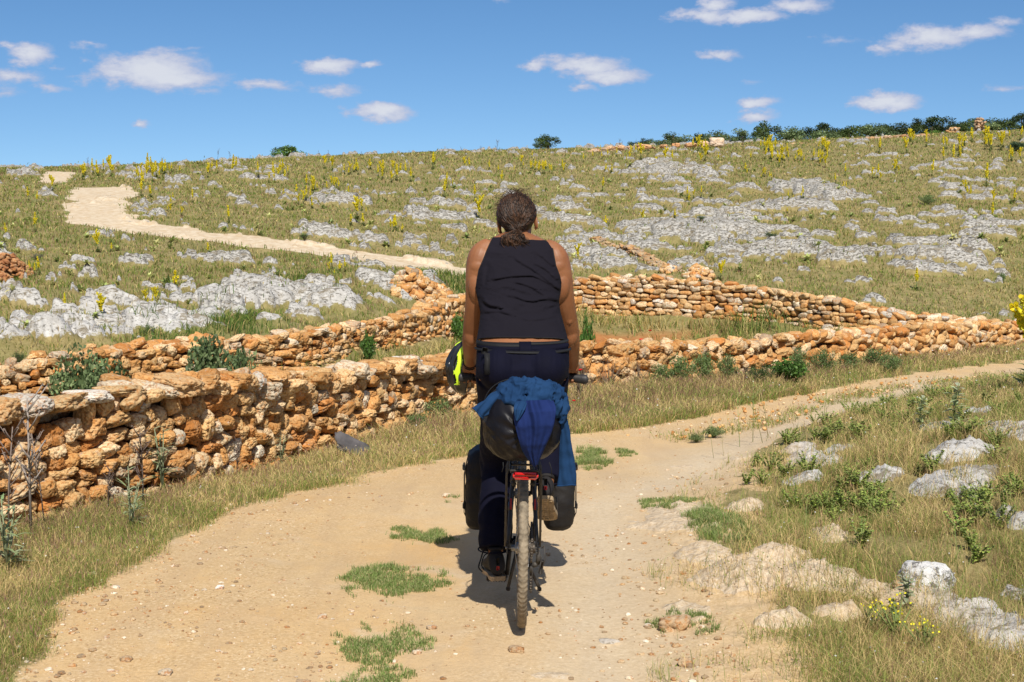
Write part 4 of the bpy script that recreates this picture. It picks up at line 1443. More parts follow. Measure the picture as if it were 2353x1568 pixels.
def mullein(kind, seed):
    random.seed(seed)
    e = empty('mullein', (0, 0, -80))
    lf, st, fl = MB(), MB(), MB()
    H = 1.0; low = .38 if kind != 'small' else .22
    rosette(lf, 13, .24, .085, (.20, .23, .075))
    def spike(x0, y0, z0, x1, y1, z1, dens_, r):
        tube(st, [(x0, y0, z0), ((x0 + x1) / 2, (y0 + y1) / 2, (z0 + z1) * .5), (x1, y1, z1)], [.014, .011, .005], 5, (.16, .20, .06))
        for i in range(dens_):
            t = random.random() ** .8; 
            if random.random() < .12: continue
            px, py, pz = x0 + (x1 - x0) * t, y0 + (y1 - y0) * t, z0 + (z1 - z0) * t
            rr = r * 1.2 * (1.15 - .8 * t)
            a = random.uniform(0, 6.28)
            flower_dots(fl, (px + rr * math.cos(a), py + rr * math.sin(a), pz), 2, .010, .021, YEL if random.random() < .75 else YEL2)
    tube(st, [(0, 0, 0), (.01, 0, low * .6), (0, .01, low)], [.018, .015, .013], 6, (.17, .20, .07))
    for i in range(16):
        t = random.random(); a = random.uniform(0, 6.28)
        leaf(lf, (0, 0, low * (.15 + t * .9)), (math.cos(a), math.sin(a), .8), .15 * (1.1 - .5 * t), .05, .5, cvar((.19, .24, .08)))
    if kind == 'branched':
        spike(0, 0, low, .02, 0, H, 170, .03)
        for i in range(7):
            a = i * .9 + random.random(); z = low + .05 + .05 * i
            spike(0, 0, z, .17 * math.cos(a), .17 * math.sin(a), z + random.uniform(.22, .36), 70, .022)
    elif kind == 'small':
        spike(0, 0, low, .01, .01, .62, 110, .03)
        spike(0, 0, low, .10, .03, .46, 40, .02); spike(0, 0, low, -.08, .05, .42, 40, .02)
    else:
        spike(0, 0, low, .015, .01, H, 200, .036)
        for i in range(3):
            a = i * 2.1 + random.random(); spike(0, 0, low + .05, .08 * math.cos(a), .08 * math.sin(a), low + .3, 40, .02)
    lf.build('leaves', M_LEAF, e, False); st.build('stem', M_STEM, e, True); fl.build('flowers', M_FLOW, e, False)
    return e


MUL = [mullein('single', 1), mullein('branched', 2), mullein('small', 3), mullein('single', 4), mullein('branched', 5)]
used = set()


def put(protos, k, x, y, s, label, category, group=None, z=None, rz=None, name=None, tilt=.08, sz=None):
    p = protos[k]
    zz = gz(x, y) if z is None else z
    rz = random.uniform(0, 6.28) if rz is None else rz
    r = dup(p, (x, y, zz), rz, (s, s, s * (sz or 1)), rx=random.uniform(-tilt, tilt), ry=random.uniform(-tilt, tilt))
    tag(r, label, category, group)
    return r


random.seed(21)
NAMED = [  # x, base y, height px (2353 wide view), kind, label
    (1100, 508, 58, 1, 'tallest bushy yellow mullein just left of the rider\'s head'), (822, 516, 52, 1, 'branched yellow mullein, tallest of a trio on the mid slope'), (806, 518, 26, 2, 'short yellow mullein left in the trio'), (836, 518, 28, 2, 'short yellow mullein right in the trio'),
    (526, 512, 42, 0, 'yellow mullein on the slope just above the far track bend'), (910, 527, 36, 2, 'pale yellow mullein right of the mullein trio'), (1020, 457, 42, 0, 'slim yellow mullein beside a dark stalk left of the rider'), (80, 535, 46, 3, 'yellow mullein left of the far track bend'),
    (16, 548, 38, 3, 'thin mullein at the left edge of the slope'), (226, 582, 50, 1, 'wide many branched mullein below the far track'), (256, 580, 20, 2, 'tiny mullein beside the wide branched one'), (233, 738, 66, 1, 'large mullein on white rock above the left wall'),
    (150, 712, 44, 0, 'slim mullein left of the large one above the left wall'), (134, 772, 34, 2, 'low bushy mullein nearest the left wall'), (402, 668, 48, 2, 'mullein beside a big leaf rosette on the rocky slope'), (478, 583, 26, 2, 'small mullein at the lower edge of the far track'),
    (1327, 604, 46, 1, 'mullein right of the rider\'s shoulder'), (1655, 645, 46, 1, 'mullein just above the back wall'), (2106, 668, 54, 3, 'slim mullein alone in the grass above the right walls'), (2279, 508, 44, 0, 'mullein on the right slope near the photo edge'),
    (1476, 518, 36, 1, 'airy mullein among the mid slope ledges'), (1391, 524, 28, 2, 'pale mullein in front of a white ledge'), (1287, 510, 28, 2, 'thin mullein right of the rider\'s head'), (1551, 502, 20, 2, 'low yellow tuft mullein among ledges'),
    (444, 468, 32, 0, 'lone mullein right of the far track'), (324, 452, 44, 3, 'mullein at the right bank of the far track bend'), (347, 454, 28, 2, 'smaller mullein beside the one at the track bend'), (122, 455, 36, 1, 'mullein on the left bank where the far track climbs'),
    (66, 462, 34, 3, 'mullein left of the climbing track'), (84, 468, 30, 3, 'second mullein left of the climbing track'), (1384, 440, 34, 3, 'lone mullein in front of the upper ledges'), (2265, 432, 56, 0, 'tall mullein on the upper right slope'), (2283, 472, 34, 1, 'bushy mullein below the tall one on the right'),
    (2218, 440, 26, 2, 'small mullein left of the tall one on the right'), (2330, 466, 30, 2, 'small mullein near the right photo edge'), (1091, 462, 40, 3, 'mullein directly above the bushy one by the rider\'s head'), (1152, 425, 34, 3, 'mullein above and left of the rider\'s hair'),
    (1942, 405, 28, 0, 'mullein high on the right slope'), (2016, 410, 34, 3, 'leaning mullein high on the right slope'), (2141, 405, 40, 3, 'mullein below the right treeline'), (1712, 395, 20, 2, 'short mullein above the broad ledges'), (652, 455, 22, 2, 'small mullein on the mid slope grass'),
    (680, 448, 24, 2, 'small mullein beside a stalk on the mid slope'), (800, 452, 26, 0, 'mullein on the grass above the trio'), (945, 418, 34, 3, 'slim mullein on the mid slope grass'), (718, 478, 20, 2, 'tiny mullein near a low ledge'),
]
for (x, y, hp, k, lb) in NAMED:
    q = hitw(x, y)
    if not q: continue
    Hn = .62 if k == 2 else 1.0
    s = hp / 2353 * 1024 / FPX * q[1] / Hn
    put(MUL, k, q[0], q[1], s, lb, 'mullein', 'flowering mulleins on the slope')

BANDS = [  # count, x0, x1, y0, y1 (2353 view), px height range, label
    (38, 190, 520, 395, 420, (20, 40), 'yellow mullein in the loose row at the top left of the slope'), (40, 520, 1000, 372, 420, (20, 40), 'yellow mullein in the dense band left of the rider, below the ridge'), (14, 1000, 1230, 362, 400, (14, 28), 'yellow mullein on the ridge left of the round oak'),
    (26, 1230, 1480, 350, 400, (14, 30), 'yellow mullein in front of the ridge wall start'), (52, 1470, 1900, 345, 385, (20, 40), 'yellow mullein in the dense band below the ridge wall'), (42, 1880, 2345, 318, 372, (20, 42), 'yellow mullein in the band below the right treeline'),
    (14, 1250, 2340, 440, 560, (18, 34), 'yellow mullein between the ledges of the middle slope'), (34, 330, 1080, 410, 540, (16, 34), 'yellow mullein on the middle slope left of the rider'), (16, 0, 1000, 560, 720, (24, 44), 'yellow mullein on the lower left slope'), (12, 1900, 2345, 380, 450, (18, 34), 'yellow mullein scattered on the upper right slope'), (10, 1250, 1800, 395, 440, (12, 22), 'small yellow mullein scattered above the ledges')]
for (n, x0, x1, y0, y1, hr, lb) in BANDS:
    cl = [(random.uniform(x0, x1), random.uniform(y0, y1)) for _ in range(max(3, n // 3))]
    for i in range(n):
        cx, cy = random.choice(cl)
        x = min(max(random.gauss(cx, 14), x0), x1); y = min(max(random.gauss(cy, 5), y0), y1)
        q = hitw(x, y)
        if not q or q[1] > 118: continue
        if ground(np.array([q[0]]), np.array([q[1]]))['road'][0] > .3: continue
        k = random.choice((0, 0, 3, 3, 1, 4, 2)); Hn = .62 if k == 2 else 1.0
        s = random.uniform(*hr) / 2353 * 1024 / FPX * q[1] / Hn * (.7 if k == 2 else 1)
        sz = 'tall' if s > 1.05 else ('short' if s < .7 else 'middling'); kd = {0: 'slender', 3: 'straight', 1: 'branching', 4: 'bushy', 2: 'stubby'}[k]
        t_ = (x - x0) / (x1 - x0); pt = ', left part' if t_ < .25 else (', left of its middle' if t_ < .5 else (', right of its middle' if t_ < .75 else ', right part'))
        put(MUL, k, q[0], q[1], s, sz + ' ' + kd + ' ' + lb.replace('yellow ', '').replace(' loose', '').replace(' dense', '').replace('at the top left of the slope', 'at top left').replace(' left of the rider, below the ridge', ' left below the ridge') + pt, 'mullein', lb.replace('yellow mullein', 'yellow mulleins'))

# leaf rosettes
def ros(seed, n, c):
    random.seed(seed); mb = MB(); rosette(mb, n, .30, .10, c, el=(8, 75))
    o = mb.build('leaf_rosette', M_LEAF, None, False); o.location = (0, 0, -80); return o
ROS = [ros(1, 14, (.48, .50, .17)), ros(2, 18, (.36, .40, .13)), ros(3, 11, (.58, .57, .22)), ros(4, 20, (.24, .30, .09))]
random.seed(5)
RN = [(548, 620, 0), (290, 735, 1)]
rl = []
for (x, y, w) in [(128, 655, 26), (183, 670, 30), (160, 632, 24), (240, 660, 22), (268, 650, 18), (386, 660, 44), (396, 690, 26), (400, 668, 30), (345, 640, 20), (22, 745, 24), (45, 725, 18), (60, 780, 24), (30, 700, 28), (95, 715, 20), (262, 725, 24), (250, 765, 24), (220, 760, 20), (395, 557, 24), (358, 560, 26), (365, 690, 20), (435, 700, 24),
                  (460, 690, 22), (700, 578, 20), (560, 620, 20), (580, 640, 18), (620, 615, 18), (715, 665, 22), (730, 650, 20), (640, 680, 24), (1010, 600, 14), (1250, 600, 24), (1320, 590, 18), (1560, 600, 20), (1700, 625, 24), (1740, 640, 20), (1855, 600, 26), (1880, 590, 20), (1950, 650, 24), (2070, 612, 22), (2000, 640, 18), (2140, 590, 18), (1600, 590, 18),
                  (140, 575, 18), (130, 520, 16), (60, 560, 18), (200, 640, 16), (310, 590, 16), (320, 600, 16), (270, 690, 18), (100, 690, 16), (480, 640, 16), (520, 660, 14), (1480, 640, 18), (1535, 650, 16)]:
    rl.append((x, y, w, 'pale leaf rosette on the lower rocky slope' if x < 1100 else 'pale leaf rosette on the slope above the back wall'))
for i in range(215):
    x = random.uniform(0, 2353); t = random.random(); y = np.interp(x, [0, 200, 1200, 2353], [400, 400, 375, 330]) + t * np.interp(x, [0, 1000, 2353], [230, 180, 260])
    rl.append((x, y, 9 + t * 13, ('small leaf rosette high on the far slope' if t < .5 else 'leaf rosette in the middle of the far slope') + (', near the track' if x < 450 else (', left of the rider' if x < 1100 else (', above the back wall' if x < 1700 else ', right part')))))
for (x, y, w, lb) in rl:
    q = hitw(x, y)
    if not q or q[1] > 110 or q[1] < 20: continue
    if ground(np.array([q[0]]), np.array([q[1]]))['road'][0] > .3: continue
    o = ROS[random.randrange(4)].copy(); COL.objects.link(o)
    s = w / 2353 * 1024 / FPX * q[1] / .52 * 1.4
    o.location = (q[0], q[1], gz(*q)); o.rotation_euler = (random.uniform(-.15, .15), 0, random.uniform(0, 6)); o.scale = (s, s, s)
    tag(o, lb, 'rosette plant', lb.replace('rosette', 'rosettes'))

# dry stalks of last year
def stalk(seed):
    random.seed(seed); mb = MB(); H = 1.0
    tube(mb, [(0, 0, 0), (.01, .01, .5), (random.uniform(-.05, .05), 0, H)], [.012, .010, .006], 5, (.10, .065, .045))
    for i in range(9):
        z = random.uniform(.45, .95); a = random.uniform(0, 6.28); l = random.uniform(.08, .22)
        tube(mb, [(0, 0, z), (l * .5 * math.cos(a), l * .5 * math.sin(a), z + l * .6), (l * .7 * math.cos(a), l * .7 * math.sin(a), z + l * 1.1)], [.008, .007, .004], 4, (.11, .075, .05))
    o = mb.build('dry_stalk', M_STEM, None); o.location = (0, 0, -80); return o
STK = [stalk(i) for i in range(4)]
random.seed(9)
for i in range(120):
    x = random.uniform(150, 2345); base = np.interp(x, [0, 200, 650, 1250, 1900, 2353], [392, 386, 362, 347, 326, 304]); t = random.random() ** 1.8
    y = base + 1 + t * 90
    q = hitw(x, y)
    if not q: continue
    if ground(np.array([q[0]]), np.array([q[1]]))['road'][0] > .3: continue
    o = STK[i % 4].copy(); COL.objects.link(o); s = random.uniform(14, 30) / 2353 * 1024 / FPX * q[1]
    o.location = (q[0], q[1], gz(*q)); o.rotation_euler = (random.uniform(-.2, .2), random.uniform(-.2, .2), random.uniform(0, 6)); o.scale = (s, s, s)
    lb = 'thin dead brown stalk standing against the sky on the ridge' if t < .12 else 'thin dead brown stalk among the mulleins below the ridge'
    tag(o, lb, 'dead stalk', lb.replace('stalk', 'stalks'))


# ---------------------------------------------------------------- trees and shrubs
M_BARK = simple('bark', (.13, .10, .075), .9, nz=.3, nscale=30, bumpd=.02)


def tree(seed, style):
    """width about 1, height 1, stands on z=0"""
    random.seed(seed); rg = np.random.default_rng(seed)
    e = empty('tree', (0, 0, -80))
    tr = MB()
    pal = {'oak': [(.055, .085, .022), (.08, .12, .03), (.035, .055, .016)], 'olive': [(.14, .20, .08), (.20, .26, .11), (.09, .13, .05)], 'bright': [(.10, .19, .03), (.14, .25, .04), (.06, .11, .02)],
           'dark': [(.035, .065, .02), (.055, .09, .025), (.025, .04, .015)]}[style]
    stube(tr, [(0, 0, -.05, .045), (.01, 0, .15, .035), (.02, .01, .32, .03), (.0, .0, .6, .012)], 4, 7)
    V_, C_ = [], []
    cl = []
    nb = {'oak': 15, 'olive': 16, 'bright': 18, 'dark': 15}[style]
    zc, rz_ = .58, .36
    for i in range(nb):
        a = rg.uniform(0, 6.28); q = rg.random() ** .5; zz = rg.uniform(-1, 1)
        r = .36 * q * math.sqrt(max(.08, 1 - zz * zz * .8))
        c = np.array([r * math.cos(a), r * math.sin(a), zc + zz * rz_ * .72]); cl.append((c, rg.uniform(.13, .21)))
        if i < 8:
            stube(tr, [(.01, .0, .28, .018), (c[0] * .5, c[1] * .5, .28 + (c[2] - .28) * .6, .012), (c[0], c[1], c[2], .004)], 3, 5)
    n = 2600; s0 = .020
    mb = MB()
    k = rg.integers(0, nb, n)
    cc = np.array([c for c, _ in cl])[k]; rr = np.array([r for _, r in cl])[k]
    d = rg.normal(size=(n, 3)); d /= np.linalg.norm(d, axis=1)[:, None]
    pos = cc + d * (rr * rg.random(n) ** .4)[:, None] * np.array([1, 1, .8])
    nr = d * .6 + rg.normal(size=(n, 3)) * .6; nr /= np.linalg.norm(nr, axis=1)[:, None]
    ax = np.cross(nr, rg.normal(size=(n, 3))); ax /= np.linalg.norm(ax, axis=1)[:, None]; bx = np.cross(nr, ax)
    s = s0 * rg.uniform(.6, 1.5, n)[:, None]
    V = np.stack([pos - ax * s, pos + bx * s * .7, pos + ax * s, pos - bx * s * .7], 1).reshape(-1, 3)
    base = np.array(pal)[(k * 7 % 3)] * rg.uniform(.75, 1.3, (n, 1))
    mb.add(V, np.arange(n * 4).reshape(-1, 4), np.repeat(base, 4, 0))
    tr.build('trunk', M_BARK, e); mb.build('crown', M_LEAF, e, False)
    return e


TREES = {s: [tree(31 * k + i, s) for i in range(3)] for k, s in enumerate(('oak', 'olive', 'bright', 'dark'))}
random.seed(77)
TL = [  # x, top y, width px, style, distance, label (2353 view)
    (1259, 309, 66, 'oak', 96, 'round dark oak alone on the ridge'), (1243, 324, 36, 'oak', 95, 'left lobe oak standing against the round one'), (660, 333, 84, 'bright', 100, 'bright green bush on the ridge at left'), (640, 348, 40, 'bright', 99, 'low green bush left of the bright one'),
    (995, 344, 38, 'oak', 112, 'small dark tree on the ridge left of the oak'), (1035, 349, 36, 'oak', 112, 'tiny low bush right of the small dark tree'), (1330, 334, 62, 'bright', 112, 'low green bushes right of the round oak'),
    (1489, 313, 34, 'oak', 150, 'first small oak of the treeline'), (1515, 320, 50, 'olive', 140, 'first low olive of the treeline'), (1542, 310, 50, 'oak', 160, 'oak behind the low olives at the treeline start'), (1571, 308, 70, 'olive', 145, 'grey olive before the ridge wall'),
    (1613, 300, 56, 'oak', 165, 'dark oak above the biggest ridge boulder'), (1654, 303, 80, 'olive', 150, 'wide grey olive beside the biggest boulder'), (1692, 298, 66, 'olive', 150, 'olive right of the wide one'), (1728, 301, 60, 'dark', 165, 'dark tree left of the tall round oak'),
    (1764, 278, 62, 'oak', 160, 'tall round oak rising over the treeline'), (1770, 305, 80, 'olive', 148, 'olive under the tall round oak'), (1808, 296, 60, 'dark', 165, 'dark tree right of the tall oak'), (1828, 294, 76, 'olive', 150, 'grey olive in mid treeline'),
    (1868, 292, 60, 'oak', 165, 'oak between two olives'), (1905, 277, 74, 'dark', 165, 'domed dark tree of the treeline'), (1895, 300, 70, 'olive', 150, 'olive below the domed dark tree'), (1938, 285, 66, 'oak', 165, 'oak right of the domed dark tree'),
    (1971, 286, 76, 'oak', 165, 'broad oak in the right treeline'), (2005, 281, 66, 'olive', 150, 'tall silvery olive in the right treeline'), (2044, 282, 76, 'oak', 165, 'oak right of the silvery olive'), (2060, 298, 80, 'olive', 150, 'low olive row in front of the right oaks'),
    (2098, 280, 66, 'oak', 165, 'oak with an open crown in the right treeline'), (2124, 271, 52, 'oak', 170, 'narrow oak leaning over a gap'), (2166, 266, 76, 'dark', 168, 'tall dark oak near the ruin'), (2166, 294, 60, 'bright', 140, 'green bush below the tall dark oak'),
    (2207, 270, 50, 'oak', 170, 'small oak left of the ruined wall'), (2240, 272, 50, 'oak', 172, 'oak behind the ruined wall'), (2285, 270, 60, 'oak', 170, 'oak right of the ruined wall'), (2265, 284, 60, 'olive', 150, 'grey bush right of the ruined wall'),
    (2318, 270, 66, 'oak', 170, 'oak near the right photo edge'), (2350, 263, 56, 'dark', 165, 'dark tree cut by the right photo edge'), (1458, 322, 40, 'oak', 140, 'little oak at the left end of the treeline')]
for i, (x, yt, w, st, Y, lb) in enumerate(TL):
    yt += random.uniform(-5, 5) if Y > 145 else 0; p = Q(x, yt, Y); zb = float(base_h(p.x, p.y)); h = (p.z - zb) * 1.06; wd = w * 1024 / 2353 / FPX * Y * (random.uniform(1.25, 1.65) if Y > 130 else 1.15)
    if h < wd * .6: zb -= wd * .6 - h; h = wd * .6
    if h > wd * 1.6: zb += 0
    sxy = max(wd, h * .55)
    r = dup(TREES[st][i % 3], (p.x, p.y, zb), random.uniform(0, 6.28), (sxy, sxy, h))
    tag(r, lb, 'tree' if st != 'bright' else 'bush', 'trees along the ridge')
# ruin on the right ridge
for (x, yb, w, h, lb) in [(2250, 294, 7, .7, 'ruined stone pillar among the trees on the right ridge'), (2190, 300, 6, .2, 'small white rock pile left of the ruined pillar')]:
    p = Q(x, yb, 108); mb = MB(); z0 = float(base_h(p.x, p.y))
    for i in range(90):
        t = random.random(); r = w / 2353 * 1024 / FPX * 108 * (1.4 - t)
        stone(mb, 2, (p.x + random.gauss(0, r * .6), p.y + random.gauss(0, .4), z0 + t * (h + p.z - z0)), (.13, .1, .08), None, .4, pick([((.42, .27, .17), 2), ((.46, .36, .26), 2)] if h > .5 else SGREY))
    e = empty('stone_ruin', (p.x, p.y, z0), label=lb, category='stone pile'); under(e, mb, 'stones', M_STONE_FAR)


def shrub(seed, pal, n=5200, lw=.014, ll=.048, upright=.5):
    """width about 1, height about .8"""
    random.seed(seed); rg = np.random.default_rng(seed); e = empty('shrub', (0, 0, -80)); st, lf = MB(), MB()
    ends = []
    for i in range(26):
        a = rg.uniform(0, 6.28); r = .42 * rg.random() ** .6; h = rg.uniform(.35, .8) * (1.05 - r * .8)
        p = [(0, 0, 0), (r * .4 * math.cos(a), r * .4 * math.sin(a), h * .5), (r * math.cos(a), r * math.sin(a), h)]
        tube(st, p, [.012, .008, .003], 4, (.16, .12, .08)); ends.append(p)
    for i in range(n):
        p = ends[rg.integers(0, 26)]; t = rg.random() ** .6
        q = (Vector(p[1]).lerp(Vector(p[2]), t * 1.1) if t > .3 else Vector(p[0]).lerp(Vector(p[1]), .6 + t))
        q = q + Vector(rg.normal(size=3)) * .055
        d = Vector((rg.normal(), rg.normal(), rg.normal() + upright)).normalized()
        s = d.orthogonal().normalized(); s.rotate(Matrix.Rotation(rg.uniform(0, 6.28), 3, d))
        l = ll * rg.uniform(.6, 1.3)
        lf.add([tuple(q), tuple(q + d * l * .5 + s * lw), tuple(q + d * l), tuple(q + d * l * .5 - s * lw)], [(0, 1, 2, 3)], cvar(pal[rg.integers(0, len(pal))]))
    st.build('branches', M_STEM, e); lf.build('foliage', M_LEAF, e, False)
    return e


SH = {'olive': shrub(1, [(.075, .13, .06), (.11, .17, .085), (.05, .09, .045)]), 'green': shrub(2, [(.06, .13, .025), (.10, .19, .035)], 1500, .03, .09, .2), 'weed': shrub(3, [(.13, .20, .06), (.20, .27, .10), (.09, .14, .04)], 1800, .012, .07, 1.2),
      'grey': shrub(4, [(.17, .17, .12), (.12, .12, .085)], 1500, .012, .04), 'twig': shrub(5, [(.22, .17, .12), (.16, .12, .09)], 260, .006, .07, .8), 'dark': shrub(6, [(.04, .08, .02), (.06, .12, .03)], 2200, .012, .04)}
SL = [  # x, base y, width, height px, kind, label, forced distance or None
    (185, 905, 84, 66, 'olive', 'bushy blue green shrub growing between the two left walls', 17.2), (262, 905, 84, 38, 'olive', 'low spreading green shrub right of the bushy one between the walls', 16.8), (500, 880, 96, 76, 'olive', 'grey green shrub in the gap behind the highest capstones', 17.5), (550, 872, 60, 42, 'olive', 'small shrub right of the grey green one in the gap', 17.6),
    (845, 830, 36, 62, 'green', 'fig sapling against the middle of the left back wall', 24), (1052, 775, 40, 50, 'green', 'fig sapling against the back wall by the rider\'s elbow', 29), (1348, 775, 34, 44, 'green', 'fig sapling in the hollow right of the rider', 25.5), (45, 838, 34, 24, 'dark', 'small dark shrub on the white rock at far left', None),
    (290, 740, 34, 22, 'dark', 'dark green shrub on the white rock above the left wall', None), (85, 600, 30, 12, 'grey', 'grey cushion shrub on the upper left slope', None), (700, 560, 26, 14, 'dark', 'small dark shrub in the bend of the slope', None), (1600, 490, 30, 12, 'dark', 'dark shrub between the mid ledges', None), (1610, 540, 24, 10, 'dark', 'low dark shrub on a lower ledge', None),
    (2130, 470, 40, 18, 'weed', 'leafy green clump on the right slope', None), (1770, 560, 40, 14, 'dark', 'dark cushion shrub on the right ledges', None), (2000, 570, 30, 12, 'grey', 'grey cushion on the right ledges', None), (2335, 347, 46, 16, 'olive', 'dark green patch shrub near the right photo edge', None), (340, 770, 34, 22, 'weed', 'weedy shrub above the left back wall', None),
    (2300, 650, 30, 20, 'weed', 'grey green weed near the right edge above the walls', None), (1460, 660, 20, 10, 'grey', 'grey cushion over the back wall', None), (515, 660, 30, 14, 'grey', 'grey cushion among the lower rocks', None), (1330, 830, 50, 30, 'twig', 'dry twigs on the near wall right of the rider', 15.6)]
for (x, yb, w, h, k, lb, Y) in SL:
    if Y: p = Q(x, yb, Y); q = (p.x, p.y); zb = min(p.z, float(base_h(*q)) + .4); hh = Q(x, yb - h, Y).z - float(base_h(*q)); zb = float(base_h(*q))
    else: q = hitw(x, yb); Y = q[1]; zb = gz(*q); hh = h * 1024 / 2353 / FPX * Y * 1.2
    wd = w * 1024 / 2353 / FPX * Y * (1.9 if k == 'olive' and Y < 19 else 1.15)
    if k == 'olive' and Y < 19:
        r = dup(TREES['olive'][len(lb) % 3], (q[0], q[1], zb), random.uniform(0, 6), (wd * 1.25, wd * 1.1, hh * 1.22)); r.name = 'shrub'; tag(r, lb, 'shrub'); continue
    r = dup(SH[k], (q[0], q[1], zb), random.uniform(0, 6), (wd, wd, hh / .72)); tag(r, lb, 'shrub' if k != 'twig' else 'dry shrub')
# weeds at the foot of the right wall
WL = [(1345, 915, 60, 70, 'twig'), (1400, 905, 70, 80, 'twig'), (1465, 900, 60, 66, 'twig'), (1520, 895, 60, 50, 'weed'), (1565, 895, 70, 64, 'weed'), (1615, 890, 60, 70, 'weed'), (1670, 888, 50, 60, 'weed'), (1715, 890, 50, 46, 'twig'), (1745, 898, 70, 50, 'dark'), (1805, 893, 80, 56, 'green'), (1835, 875, 50, 66, 'weed'),
      (1890, 868, 60, 56, 'weed'), (1950, 862, 60, 40, 'weed'), (2010, 858, 70, 44, 'weed'), (2050, 865, 50, 40, 'weed'), (1700, 860, 40, 70, 'twig'), (1430, 880, 60, 70, 'weed'), (1290, 930, 50, 60, 'twig'), (1010, 985, 80, 60, 'weed'), (960, 1000, 60, 40, 'weed'), (1600, 1010, 46, 20, 'weed'), (1640, 1000, 60, 24, 'weed')]
WN = {'twig': 'leafless brown twiggy bush', 'weed': 'green roadside weed', 'dark': 'dark feathery green weed', 'green': 'broad leaved green weed'}
for i, (x, yb, w, h, k) in enumerate(WL):
    q = (P(x / 2.2979, yb / 2.2979, nearY(yb / 2.2979)))
    Y = q.y; wd = w / 2.2979 / FPX * Y * 1.2; hh = h / 2.2979 / FPX * Y / .72
    where = 'left of the rider at the wall foot' if x < 1100 else ('on the right verge beside the grass strip' if yb > 990 else ('just right of the rider at the wall foot' if x < 1480 else ('at the foot of the right wall' if x < 1760 else 'farther along the foot of the right wall')))
    r = dup(SH[k], (q.x, q.y, gz(q.x, q.y)), random.uniform(0, 6), (wd, wd, hh)); tag(r, ('tall ' if h > 62 else ('wide ' if w > 62 else ('low ' if h < 45 else 'small '))) + WN[k] + ' ' + where, 'weed', WN[k] + ' plants ' + where)


# leafy upright plants of the right verge, thistles, tall seed stalks
def upright(seed, n_st, H, leafc, leafL, leafW, name='leafy_plant', lean=.35, top=None, leaf_n=14, stemc=(.16, .2, .06), round_=False):
    random.seed(seed); e = empty(name, (0, 0, -80)); st, lf = MB(), MB(); fl = MB() if top else None
    for i in range(n_st):
        a = random.uniform(0, 6.28); l = random.uniform(.0, lean); h = H * random.uniform(.6, 1.05)
        x1, y1 = l * h * math.cos(a), l * h * math.sin(a)
        pts = [(x1 * .05, y1 * .05, 0), (x1 * .4, y1 * .4, h * .5), (x1, y1, h)]
        tube(st, pts, [.0045, .0035, .002], 4, stemc)
        for j in range(leaf_n):
            t = .12 + .88 * (j + random.random()) / leaf_n; p = Vector(pts[0]).lerp(Vector(pts[2]), t); b = j * 2.4 + random.random()
            e_ = random.uniform(.1, 1.0)
            leaf(lf, tuple(p), (math.cos(b), math.sin(b), e_), leafL * random.uniform(.6, 1.1) * (1.15 - .5 * t), leafW * random.uniform(.8, 1.2), random.uniform(.1, .6), cvar(leafc[random.randrange(len(leafc))]), seg=3 if round_ else 2)
        if top:
            flower_dots(fl, pts[2], 3, .009, .0042, top)
    st.build('stems', M_STEM, e, True); lf.build('leaves', M_LEAF, e, False)
    if top: fl.build('flowers', M_FLOW, e, False)
    return e


SPG = [upright(10 + i, 8, .115, [(.30, .38, .075), (.38, .44, .11), (.20, .27, .055)], .026, .019, lean=1.15, round_=True) for i in range(4)]
random.seed(31)
cnt = 0
for i in range(400):
    cx, cy, sx, sy = random.choice([(2100, 1110, 220, 60), (1830, 1110, 90, 40), (2250, 960, 90, 50), (1700, 1040, 60, 20), (2250, 1230, 90, 40), (1880, 1020, 80, 20), (2000, 960, 80, 20), (2300, 900, 60, 20), (1940, 1180, 80, 30)])
    x = random.gauss(cx, sx * .95); y = random.gauss(cy, sy * .95)
    if not (1600 < x < 2420 and 880 < y < 1350): continue
    q = hitw(x, y)
    g = ground(np.array([q[0]]), np.array([q[1]]))
    if g['sd'][0] > -.15 or g['rock'][0] > .5: continue
    lb = 'green leafy plant ' + ('by the track edge, right bank' if x < 1900 else ('among white rocks, right bank' if y > 1020 else 'high on the right bank'))
    s_ = random.uniform(.7, 1.3); gl = lb
    lb = ('tall ' if s_ > 1.1 else ('low ' if s_ < .9 else '')) + lb + (', by the boulder' if 2000 < x < 2250 and y > 1200 else (', far right' if x > 2200 else (', mid bank' if x > 2000 else ', nearer the track')))
    put(SPG, i % 4, q[0], q[1], s_, lb, 'leafy plant', gl.replace('plant', 'plants'), tilt=.12)
    cnt += 1
    if cnt > 135: break
THI = [upright(50 + i, 4, .34, [(.30, .34, .20), (.22, .27, .13)], .10, .012, 'thistle', lean=.25, leaf_n=12, stemc=(.25, .28, .16)) for i in range(3)]
for (x, y, s, lb) in [(280, 1168, 1.15, 'pale spiky thistle against the foot of the near wall'), (245, 1150, .8, 'small silvery thistle left of the pale one'), (375, 1158, 1.1, 'green thistle cluster at the wall foot'), (420, 1130, .8, 'thistle beside a fig seedling at the wall foot'),
                      (20, 1330, 1.0, 'thistle at the left photo edge below the wall'), (300, 1230, .9, 'thistle in the grass in front of the wall'), (645, 1090, .6, 'short thistle in the verge below the dark slab'), (15, 1230, .9, 'thistle under the dead stalks at left')]:
    q = hitw(x, y); put(THI, random.randrange(3), q[0], q[1], s * 1.35, lb, 'thistle')
FIG = upright(70, 3, .16, [(.07, .16, .03)], .07, .05, 'seedling', leaf_n=6, round_=True)
q = hitw(443, 1112); put([FIG], 0, q[0], q[1], 1.2, 'small bright green seedling at the foot of the near wall', 'seedling')
MUY = [upright(80, 3, .42, [(.36, .40, .24), (.28, .33, .17)], .15, .05, 'young_mullein', lean=.18, leaf_n=12, round_=True)]
